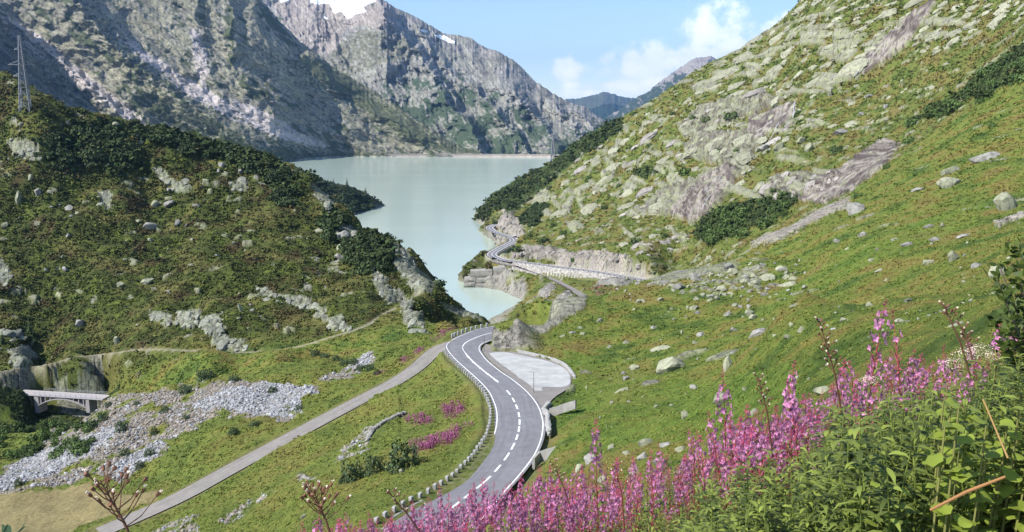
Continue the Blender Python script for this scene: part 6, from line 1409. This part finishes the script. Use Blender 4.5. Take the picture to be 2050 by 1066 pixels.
P_LR = [[(18,285),(48,280),(72,300),(88,318),(60,326),(30,308)],[(-10,505),(12,530),(28,560),(22,580),(-10,558)],[(305,340),(320,338),(345,360),(380,372),(378,385),(352,383),(325,365)],[(195,385),(220,388),(228,425),(215,430),(200,408)],[(460,365),(492,362),(496,380),(470,385)],[(300,626),(325,628),(350,648),(330,655),(305,640)],
        [(352,628),(400,625),(395,655),(355,655)],[(405,640),(445,632),(448,672),(495,690),(490,705),(450,700),(420,680),(405,660)],[(510,572),(535,582),(560,595),(600,600),(640,620),(665,645),(650,650),(620,625),(570,612),(525,600)],[(655,640),(690,640),(700,665),(665,665)],[(745,538),(762,545),(790,580),(830,610),(815,620),(770,605),(750,575)],
        [(610,365),(640,370),(665,405),(668,430),(650,425),(630,395)],[(675,455),(700,455),(720,475),(700,482),(678,478)],[(778,500),(805,505),(842,545),(862,572),(835,580),(805,560)],[(805,625),(820,620),(850,650),(865,690),(840,690),(820,665)],[(20,700),(50,695),(75,710),(60,735),(20,730)],[(0,655),(40,668),(50,680),(25,685),(0,670)]]
slabs_in(P_LR, 170, 8, 30, (.5, 1.1), SL, 'fractured pale rock', 'fractured outcrops of the heath hill', 262, 'outcrop_rock', tilt=-.35, thick=.38)

# ================================================================ foreground: fireweed, leaves, seed heads
M_STEM = mat_leaf('fireweed_stem', (.22, .055, .045), .3); M_GSTEM = mat_leaf('green_stem', (.16, .16, .05), .3)
M_LEAF = mat_leaf('fireweed_leaf', (.150, .205, .050), .6, .5, .03, .3); M_LEAFR = mat_leaf('reddish_leaf', (.16, .075, .040), .5, .6, .02, .2)
M_BLOOM = mat_leaf('fireweed_bloom', (.46, .195, .41), .5, .6, .05, .3); M_BUD = mat_leaf('fireweed_bud', (.36, .05, .13), .4, .6)
M_FLUFF = mat_leaf('seed_fluff', (.62, .52, .44), .25, .9); M_DRY = mat_leaf('dry_stalk', (.13, .06, .04), .3)
M_BROAD = mat_leaf('broad_leaf', (.16, .225, .04), .35, .45, .03, .35); M_GRASS = mat_leaf('long_grass', (.12, .20, .045), .35, .5, .02, .3)
def strips(name, items, mat):
    """items: (points list, half width list, side vector) -> flat tapering leaves"""
    V = []; F = []
    for pts, w, sv in items:
        i = len(V)
        for p, ww in zip(pts, w): V += [p - sv * ww, p + sv * ww]
        for k in range(len(pts) - 1): a = i + 2 * k; F.append((a, a + 1, a + 3, a + 2))
    return mesh_np(name, np.array(V), np.array(F), mat, True)
def fireweed(seed, style, cfg=(.70, .93, .038, 27)):
    """1 m tall; style: bloom, gone (pods), leafy"""
    r = np.random.default_rng(seed); lean = r.uniform(-.10, .10, 2); ax = lambda s: np.array([lean[0] * s * s, lean[1] * s * s, s])
    mb = MB(); 
    for k in range(6): mb.bar(ax(k / 6), ax((k + 1) / 6), .0055 * (1 - k / 7.5), 5, .0055 * (1 - (k + 1) / 7.5))
    stem = mb.mesh('stem', M_STEM if style != 'leafy' else M_GSTEM)
    it = []; n = 34 if style != 'leafy' else 46; top = .66 if style != 'leafy' else .98
    for k in range(n):
        s = .10 + (top - .10) * k / n; a = k * 2.4 + r.uniform(-.3, .3); L_ = .115 * (1 - .45 * s) * r.uniform(.8, 1.2); d = np.array([math.cos(a), math.sin(a), 0]); sv = np.array([-math.sin(a), math.cos(a), .2]); b = ax(s); up = r.uniform(.1, .8)
        pts = [b, b + d * L_ * .35 + np.array([0, 0, L_ * up * .4]), b + d * L_ * .75 + np.array([0, 0, L_ * up * .4]), b + d * L_ + np.array([0, 0, L_ * (up * .4 - .25)])]
        it.append((pts, [.002, .009, .007, .0005], sv))
    leaves = strips('leaves', it, M_LEAF)
    if style == 'leafy': return stem, leaves, None, None
    V = []; F = []; Vb = []; Fb = []
    lo, hi = cfg[:2] if style == 'bloom' else (.82, .95)
    nf = cfg[3] if style == 'bloom' else 7
    for k in range(nf):
        s = lo + (hi - lo) * k / nf; a = k * 2.4 + r.uniform(-.4, .4); rad = cfg[2] * (1 - .45 * (s - lo) / (hi - lo)) * r.uniform(.8, 1.2); d = np.array([math.cos(a), math.sin(a), r.uniform(-.1, .35)]); c = ax(s) + d * rad; sv = np.array([-math.sin(a), math.cos(a), 0]); uv = np.cross(d, sv); p = .0165 * r.uniform(.8, 1.2)
        for q in range(4):
            an = q * 1.571 + .6; e = sv * math.cos(an) + uv * math.sin(an); f = sv * math.cos(an + 1.57) + uv * math.sin(an + 1.57); i = len(V)
            V += [c, c + e * p * .6 + f * p * .45 + d * p * .3, c + e * p * 1.15 + d * p * .35, c + e * p * .6 - f * p * .45 + d * p * .3]; F.append((i, i + 1, i + 2, i + 3))
    bloom = mesh_np('blossom', np.array(V), np.array(F), M_BLOOM, False)
    # buds above, thin pods below
    items = []
    for k in range(16):
        s = hi + (1.0 - hi) * k / 16; a = k * 2.4; d = np.array([math.cos(a), math.sin(a), .5 if k > 6 else -.2]); b = ax(s); L_ = .032 * (1.2 - k / 16); sv = np.array([-math.sin(a), math.cos(a), 0]); items.append(([b, b + d * L_ * .6, b + d * L_], [.0015, .0045, .001], sv))
    p0 = .40 if style == 'gone' else .56
    for k in range(int((lo - p0) * 110)):
        s = p0 + (lo - p0) * k / ((lo - p0) * 110); a = k * 2.4; d = np.array([math.cos(a), math.sin(a), 1.0]) * .8; b = ax(s); L_ = .06; sv = np.array([-math.sin(a), math.cos(a), 0]); items.append(([b, b + d * L_ * .5, b + d * L_], [.0015, .0028, .001], sv))
    buds = strips('buds_and_pods', items, M_BUD); return stem, leaves, bloom, buds
FW = [fireweed(400 + i, 'bloom', [(.70,.93,.038,27),(.74,.90,.046,22),(.64,.92,.034,36),(.78,.94,.042,14),(.60,.88,.040,24)][i]) for i in range(5)] + [fireweed(420 + i, 'gone') for i in range(2)]; LF = [fireweed(440 + i, 'leafy') for i in range(4)]
TOPL = [(560,1075),(620,1045),(700,1028),(760,1012),(850,990),(950,968),(1000,950),(1080,935),(1200,915),(1300,900),(1400,868),(1450,835),(1550,800),(1650,765),(1700,725),(1800,705),(1900,705),(2000,660),(2120,640)]
topv = lambda u: float(np.interp(u, [p[0] for p in TOPL], [p[1] for p in TOPL]))
def gz(u, D): return -float(t_at(u, D)) * D + CAMH
def plant(u, v, D, set_, label, group, name='fireweed', H=None, smin=.5, smax=1.75):
    x, y, z = PD(u, v, D); z += CAMH; g = gz(u, D); Hh = z - g if H is None else H
    if Hh < smin or Hh > smax: return None
    if H is not None: g = z - H
    t = empty(name, (x, y, g), rr.uniform(0, 6.28)); s = Hh; wd = .5 * s + .5
    t.scale = (wd, wd, s); t.rotation_euler = (rr.gauss(0, .08), rr.gauss(0, .08), rr.uniform(0, 6.28))
    st, lv, bl, bd = set_
    link('stem', st, t); o = link('leaves', lv, t); tag(o, kind='stuff')
    if bl: o = link('flower_spike', bl, t); tag(o, kind='stuff'); o = link('buds', bd, t); tag(o, kind='stuff')
    tag(t, label, 'flower', group); return t
def fwl(u, v, D):
    marks = [('by the left seed heads', 650, 1040), ('before the lower road edge', 850, 1030), ('before the grey road', 960, 990), ('below the stone wall', 1090, 970), ('before the pale rocks', 1230, 950), ('in the densest pink patch', 1330, 930), ('under the red stemmed spike', 1460, 900), ('before the flat grey slab', 1540, 850), ('in the upper pink group', 1680, 780), ('below the tallest spike', 1770, 760), ('left of the fluffy heads', 1850, 760), ('near the right shrub', 1990, 740), ('low in the green leaves', 1500, 1010), ('at the bottom of the pink patch', 1230, 1040), ('at the bottom edge', 1050, 1050)]
    n, lu, lv = min(marks, key=lambda q: math.hypot(q[1] - u, q[2] - v)); p = ('upper ' if v < lv - 15 else 'lower ' if v > lv + 15 else '') + ('left' if u < lu - 25 else 'right' if u > lu + 25 else 'middle')
    return f"magenta fireweed spike {n}, {p} one, {'near' if D < 7 else 'farther'}"
solo = [(1213,840,7.5,0,'tall magenta fireweed standing alone above the left half of the flower bank'),(1469,732,6.5,1,'tall fireweed with red stem in front of the upright boulder'),(1587,718,6.5,2,'fireweed spike left of the dense pink group, above the meadow'),
        (1754,600,5.5,3,'tallest fireweed spike, standing clear on the right'),(1836,628,5.5,6,'faded reddish fireweed right of the tallest spike'),(2003,645,5.0,1,'violet fireweed near the right edge below the leafy shrub'),(1760,672,5.8,4,'fireweed spike right below the tallest one'),
        (1683,705,6.0,0,'dense fireweed spike at the left of the upper pink group'),(1720,708,6.0,2,'leaning fireweed in the upper pink group'),(1565,762,6.5,3,'bright short fireweed before the flat grey slab'),(1440,812,7.0,4,'slim fireweed at the left of the red stemmed one'),(1500,815,6.6,5,'fireweed gone to red pods below the red stemmed one'),
        (1110,940,8.5,1,'full magenta fireweed beside the stone wall end'),(1042,960,9,2,'pink fireweed in front of the road edge, left of the wall'),(935,980,10,3,'fireweed silhouetted against the grey road'),(1895,690,5.2,4,'fireweed beside the white fluffy heads')]
for u, v, D, k, lab in solo: plant(u, v, D, FW[k], lab, None, smin=.3, smax=2.3)
c = 0
for k in range(4000):
    if k % 3 == 0: u = rr.uniform(600, 1150); vm = 1075
    elif k % 3 == 1: u = rr.uniform(1100, 1480); vm = 1075
    else: u = rr.uniform(1400, 2090); vm = topv(u) + 130
    v = topv(u) + (abs(rr.gauss(0, .45)) if k % 3 == 2 else rr.random() ** 1.3) * (vm - topv(u)) + rr.uniform(-12, 10)
    if v > vm + 20: continue
    D = rr.uniform(7.0, 13.5) if u < 1450 else rr.uniform(4.8, 8.5)
    if plant(u, v, D, FW[rr.choice([0, 1, 2, 3, 4, 0, 1, 2, 5, 6])], fwl(u, v, D), 'fireweed of the foreground bank', smax=1.8): c += 1
    if c > 300: break
# leafy shoots: instanced undergrowth mass
def joined(set_, name):
    me = bpy.data.meshes.new(name); bm = bmesh.new(); 
    for m in set_[:2]: bm.from_mesh(m)
    bm.to_mesh(me); bm.free(); me.materials.append(M_LEAF); return me
UG = [src(joined(s, 'leafy_shoot_%d' % i)) for i, s in enumerate(LF)]
pts = []; scs = []
for k in range(30000):
    u = rr.uniform(560, 2150); tv = topv(u) + float(np.interp(u, [560, 1100, 1300, 1450, 1600, 1800, 2000], [90, 160, 190, 120, 80, 60, 45])); v = rr.uniform(tv, 1300); D = rr.uniform(3.6 if u < 1700 else 4.2 if u > 1850 and v > 780 else 2.8, 12)
    x, y, z = PD(u, v, D); z += CAMH; g = gz(u, D); H_ = z - g
    if H_ < .25 or H_ > 1.25: continue
    pts.append((x, y, g)); scs.append((.7 + .4 * H_, .7 + .4 * H_, H_))
    if len(pts) > 3400: break
pts = np.array(pts); gn_scatter('leafy_undergrowth', pts, np.stack([RNG.uniform(-.15, .15, len(pts)), RNG.uniform(-.15, .15, len(pts)), RNG.uniform(0, 6.28, len(pts))], 1), np.array(scs), np.full((len(pts), 3), .1), UG, label='green willowherb leaves filling the ground under the flowers')
print('plants', c, 'undergrowth', len(pts))
def join_meshes(name, ms):
    me = bpy.data.meshes.new(name); V = []; F = []; I = []; mats = []
    for m in ms:
        if m is None: continue
        if m.materials[0] not in mats: mats.append(m.materials[0])
        k = len(V); V += [tuple(v.co) for v in m.vertices]
        for p in m.polygons: F.append(tuple(q + k for q in p.vertices)); I.append(mats.index(m.materials[0]))
    me.from_pydata(V, [], F); [me.materials.append(m) for m in mats]; me.polygons.foreach_set('material_index', np.array(I, np.int32)); me.update(); return me
FB = [src(join_meshes('bank_fireweed_%d' % i, s)) for i, s in enumerate(FW)]
pts = []; scs = []
for k in range(30000):
    u = rr.uniform(590, 1640); v = topv(u) + rr.uniform(12, 40) + rr.random() ** 1.2 * (1110 - topv(u)) * (1 if u < 1420 else .35); D = rr.uniform(7.0, 13.5) if u < 1450 else rr.uniform(5.5, 9)
    x, y, z = PD(u, v, D); z += CAMH; g = gz(u, D); H_ = z - g
    if H_ < .5 or H_ > 1.9: continue
    pts.append((x, y, g)); w_ = .5 * H_ + .5; scs.append((w_, w_, H_))
    if len(pts) > 380: break
pts = np.array(pts); gn_scatter('fireweed_bank', pts, np.stack([RNG.uniform(-.14, .14, len(pts)), RNG.uniform(-.14, .14, len(pts)), RNG.uniform(0, 6.28, len(pts))], 1), np.array(scs), np.full((len(pts), 3), .1), FB, label='rest of the dense pink fireweed bank behind the single spikes')
# broad leaved plants at the lower right, each leaf a part
def broad_leaf(seed):
    r = np.random.default_rng(seed); V = [(0, 0, 0)]; n = 12
    for k in range(n):
        a = 2 * math.pi * k / n; rad = .5 * (1 + .12 * math.sin(5 * a + seed)); V.append((.5 + rad * math.cos(a), rad * .82 * math.sin(a), .10 * math.cos(a * 2) - .12 * (math.cos(a) > .3)))
    V.append((.5, 0, -.05)); F = [(n + 1, 1 + k, 1 + (k + 1) % n) for k in range(n)]
    return mesh_np('leaf', np.array(V), np.array(F), M_BROAD, True)
BLF = [broad_leaf(i) for i in range(4)]
for k in range(84):
    u = rr.uniform(1860, 2080) if k % 3 else rr.uniform(1700, 2060); v = rr.uniform(790, 1090) if u > 1860 else rr.uniform(960, 1090); D = rr.uniform(2.7, 3.9)
    x, y, z = PD(u, v, D); z += CAMH; g = gz(u, D); H_ = z - g
    if H_ < .05 : continue
    t = empty('broad_leaved_plant', (x, y, g)); mb = MB(); mb.bar((0, 0, 0), (.02, 0, H_), .006, 5, .003); mb.build('stem', M_GSTEM, t)
    for j in range(8):
        s = H_ * (1 - j * .11 * min(1, .5 / max(H_, .2))); s = max(s, .02); a = j * 2.4 + k; L_ = rr.uniform(.045, .075)
        o = link('leaf', BLF[rr.randrange(4)], t, (.02, 0, s)); o.scale = (L_, L_, L_); o.rotation_euler = (rr.uniform(-.4, .4), rr.uniform(-.5, .35), a)
    tag(t, ('tall ' if H_ > .6 else 'low ') + 'yellow green broad leaved herb ' + ('at the bottom edge' if v > 1000 else 'below the fluffy heads' if v < 880 else 'beside the bent tan stem') + (', rightmost side' if u > 1990 else ', middle' if u > 1900 else ', left side'), 'plant', 'broad leaved herbs at the lower right')
# long grass clump
its = []
for k in range(150):
    a = rr.uniform(0, 6.28); r0 = abs(rr.gauss(0, .10)); b = np.array([r0 * math.cos(a), r0 * math.sin(a), 0]); L_ = rr.uniform(.5, 1.05); d = np.array([math.cos(a), math.sin(a), 0]) * rr.uniform(.05, .5); sv = np.array([-math.sin(a), math.cos(a), 0])
    its.append(([b + d * L_ * s * s + np.array([0, 0, L_ * (s - .25 * s * s * np.linalg.norm(d) * 2)]) for s in (0, .3, .6, .85, 1)], [.003, .004, .0035, .002, .0004], sv))
gm = strips('grass_clump', its, M_GRASS)
for i, (u, v, D, s, lab) in enumerate([(1925, 800, 3.6, 1.0, 'tuft of long green grass blades right of the flower bank'), (1880, 850, 3.8, .9, 'thinner grass tuft left of the large one by the broad leaves'), (1960, 860, 3.3, .8, 'short grass tuft in front of the broad leaved herbs'), (1560, 1030, 4.5, .8, 'grass tuft low in the fireweed leaves')]):
    x, y, z = PD(u, v, D); o = link('grass_clump', gm); o.location = (x, y, z + CAMH - .85 * s); o.scale = (s, s, s); o.rotation_euler = (0, 0, i * 1.3); tag(o, lab, 'grass')
# stalks gone to seed
def seedhead(base, tip, nb, label, mat=M_DRY, r0=.006, spread=.12, fluff=True, lo=.45):
    t = empty('seed_stalk', base); d = Vector(tip) - Vector(base); L_ = d.length; mb = MB(); mid = d * .5 + Vector((L_ * .03, 0, 0)); mb.bar((0, 0, 0), mid, r0, 6, r0 * .8); mb.bar(mid, d, r0 * .8, 6, r0 * .35); mb.build('stalk', mat, t)
    heads = MB(); fl_ = MB()
    for k in range(nb):
        f = lo + (1 - lo) * k / nb; p = (mid * (f * 2) if f < .5 else mid + (d - mid) * (f * 2 - 1)); a = k * 2.4; l = spread * (1.15 - .75 * (f - lo) / (1 - lo)) * rr.uniform(.6, 1.1)
        e = p + Vector((math.cos(a) * l * .75, math.sin(a) * l * .75, l * .75)); m = p + (e - p) * .5 - Vector((0, 0, l * .10)); b = MB(); b.bar(p, m, r0 * .38, 4); b.bar(m, e, r0 * .3, 4); b.bar(e, e + (e - m).normalized() * .014, r0 * .75, 6, r0 * 1.1); b.build('branch', mat, t)
        if fluff and rr.random() < .55:
            q = e + (e - m).normalized() * .022
            for j in range(9): v_ = Vector((rr.gauss(0, 1), rr.gauss(0, 1), rr.gauss(0, 1))).normalized() * .006; fl_.bar(q - v_ * .2, q + v_, .0018, 3)
    if fl_.v: o = fl_.build('seed_fluff', M_FLUFF, t); tag(o, kind='stuff')
    tag(t, label, 'plant')
def S3(u, v, D): x, y, z = PD(u, v, D); return (x, y, z + CAMH)
seedhead(S3(285, 1130, 2.6), S3(200, 962, 2.6), 22, 'dark reddish dried seed stalk in the lower left corner area')
seedhead(S3(672, 1110, 3.2), S3(628, 985, 3.2), 26, 'dried brown seed head left of the first fireweed', spread=.10, lo=.55)
seedhead(S3(850, 1080, 5), S3(778, 985, 5), 14, 'thin dry stalk against the lower meadow', spread=.08)
seedhead(S3(1690, 860, 4.5), S3(1640, 642, 4.5), 26, 'tall brown stalk with tiny pale seeds left of the tallest fireweed', spread=.05, lo=.5)
seedhead(S3(1945, 760, 4.2), S3(1890, 612, 4.2), 10, 'bare dark stalk leaning left near the right edge', spread=.04, lo=.75)
seedhead(S3(1955, 760, 4.4), S3(1925, 652, 4.4), 10, 'short seed stalk beside the bare leaning one', spread=.04, lo=.6)
seedhead(S3(1545, 900, 5), S3(1518, 755, 5), 18, 'dark seed stalk right of the red stemmed fireweed', spread=.05, lo=.5)
seedhead(S3(1250, 1060, 6), S3(1232, 930, 6), 14, 'red seed stalk in the middle of the pink bank', spread=.08, mat=M_STEM)
seedhead(S3(1140, 1010, 7), S3(1105, 925, 7), 14, 'fine dry stalk by the wall end', spread=.08)
mb = MB(); a, b, c_ = Vector(S3(1862, 1022, 2.6)), Vector(S3(1935, 985, 2.6)), Vector(S3(2012, 955, 2.6)); mb.bar(a, b, .0045, 8, .0055); mb.bar(b, c_, .0055, 8, .004)
tag(mb.build('broken_stalk', mat_leaf('orange_stalk', (.30, .15, .06), .15)), 'orange brown broken stalk lying slanted over the lower right leaves', 'stalk')
mb = MB(); mb.bar(S3(2018, 918, 2.7), S3(1968, 800, 2.9), .0035, 6, .0025); tag(mb.build('dry_stem', mat_leaf('tan_stalk', (.26, .16, .06), .15)), 'thin tan stem bent over the broad leaves at the right', 'stalk')
# pale fluffy heads
fm = leaf_cloud('fluffy_head', 500, 260, .09, M_FLUFF, False, .2, 1.2, (1, .8, .7))
for i, (u, v, w, lab) in enumerate([(1908,727,22,'white pink fluffy seed head, leftmost at the right flowers'),(1935,708,24,'cream fluffy seed head in the middle of the fluffy cluster'),(1962,700,24,'white fluffy seed head touching the violet flower'),(1985,712,18,'small white fluffy head at the right of the cluster'),(1740,760,18,'pale cream fluffy head under the upper pink group')]):
    x, y, z = PD(u, v, 5.0); t = empty('fluffy_plant', (x, y, gz(u, 5.0))); h_ = z + CAMH - gz(u, 5.0); o = link('seed_head', fm, t, (0, 0, h_)); s = w * 5 / FPX; o.scale = (s, s, s * .8); tag(o, kind='stuff'); mb = MB(); mb.bar((0, 0, 0), (0, 0, h_), .006, 5, .004); mb.build('stem', M_GSTEM, t); tag(t, lab, 'plant')
# leafy shrub reaching in from the right edge
def shrub():
    D = 4.2; B = Vector(S3(2120, 830, D)); t = empty('leafy_shrub', B); r = np.random.default_rng(9); its = []; V = []; F = []
    for (u, v) in [(2030,490),(2050,520),(1998,560),(2010,600),(1990,640),(2040,560),(2060,480),(2020,660),(2060,620),(2035,690),(2080,560),(2000,530),(2010,690),(2050,650)]:
        E = Vector(S3(u, v, D + r.uniform(-.3, .3))) - B; mb = MB(); m = E * .5 + Vector((r.uniform(-.03, .03), 0, -.04)); mb.bar((0, 0, 0), m, .006, 5, .0045); mb.bar(m, E, .0045, 5, .002); mb.build('branch', M_BARK, t)
        for k in range(64):
            f = r.uniform(.42, 1.02); p = m * (f * 2) if f < .5 else m + (E - m) * (f * 2 - 1); p = np.array(p) + r.normal(0, .018, 3); d = r.normal(size=3); d[2] = abs(d[2]) * .6; d /= np.linalg.norm(d); sv = np.cross(d, r.normal(size=3)); sv /= np.linalg.norm(sv); L_ = r.uniform(.035, .06)
            its.append(([p, p + d * L_ * .3, p + d * L_ * .7, p + d * L_], [.001, .010, .009, .001], sv))
    o = link('foliage', strips('foliage', its, mat_leaf('shrub_leaf', (.060, .105, .022), .5, .5, .02, .25)), t); tag(o, kind='stuff'); tag(t, 'dark green leafy shrub reaching in from the right edge', 'shrub')
shrub()
# a few leaf tips at the lower left corner
its = []
for (u, v, du_, dv_) in [(8,1066,8,-18),(22,1066,-10,-14),(40,1066,10,-20),(30,1070,22,-16),(12,1070,-8,-20)]:
    a = np.array(S3(u, v, 2.4)); b = np.array(S3(u + du_, v + dv_, 2.4)); its.append(([a, a * .5 + b * .5, b], [.004, .012, .001], np.array([.6, .0, .8])))
    a2 = np.array(S3(u, 1130, 2.4)); its.append(([a2, a], [.002, .002], np.array([1., 0, 0])))
o = link('corner_herb', strips('corner_herb', its, mat_leaf('corner_leaf', (.05, .09, .05), .3))); tag(o, 'few bluish green leaf tips at the bottom left corner', 'plant')
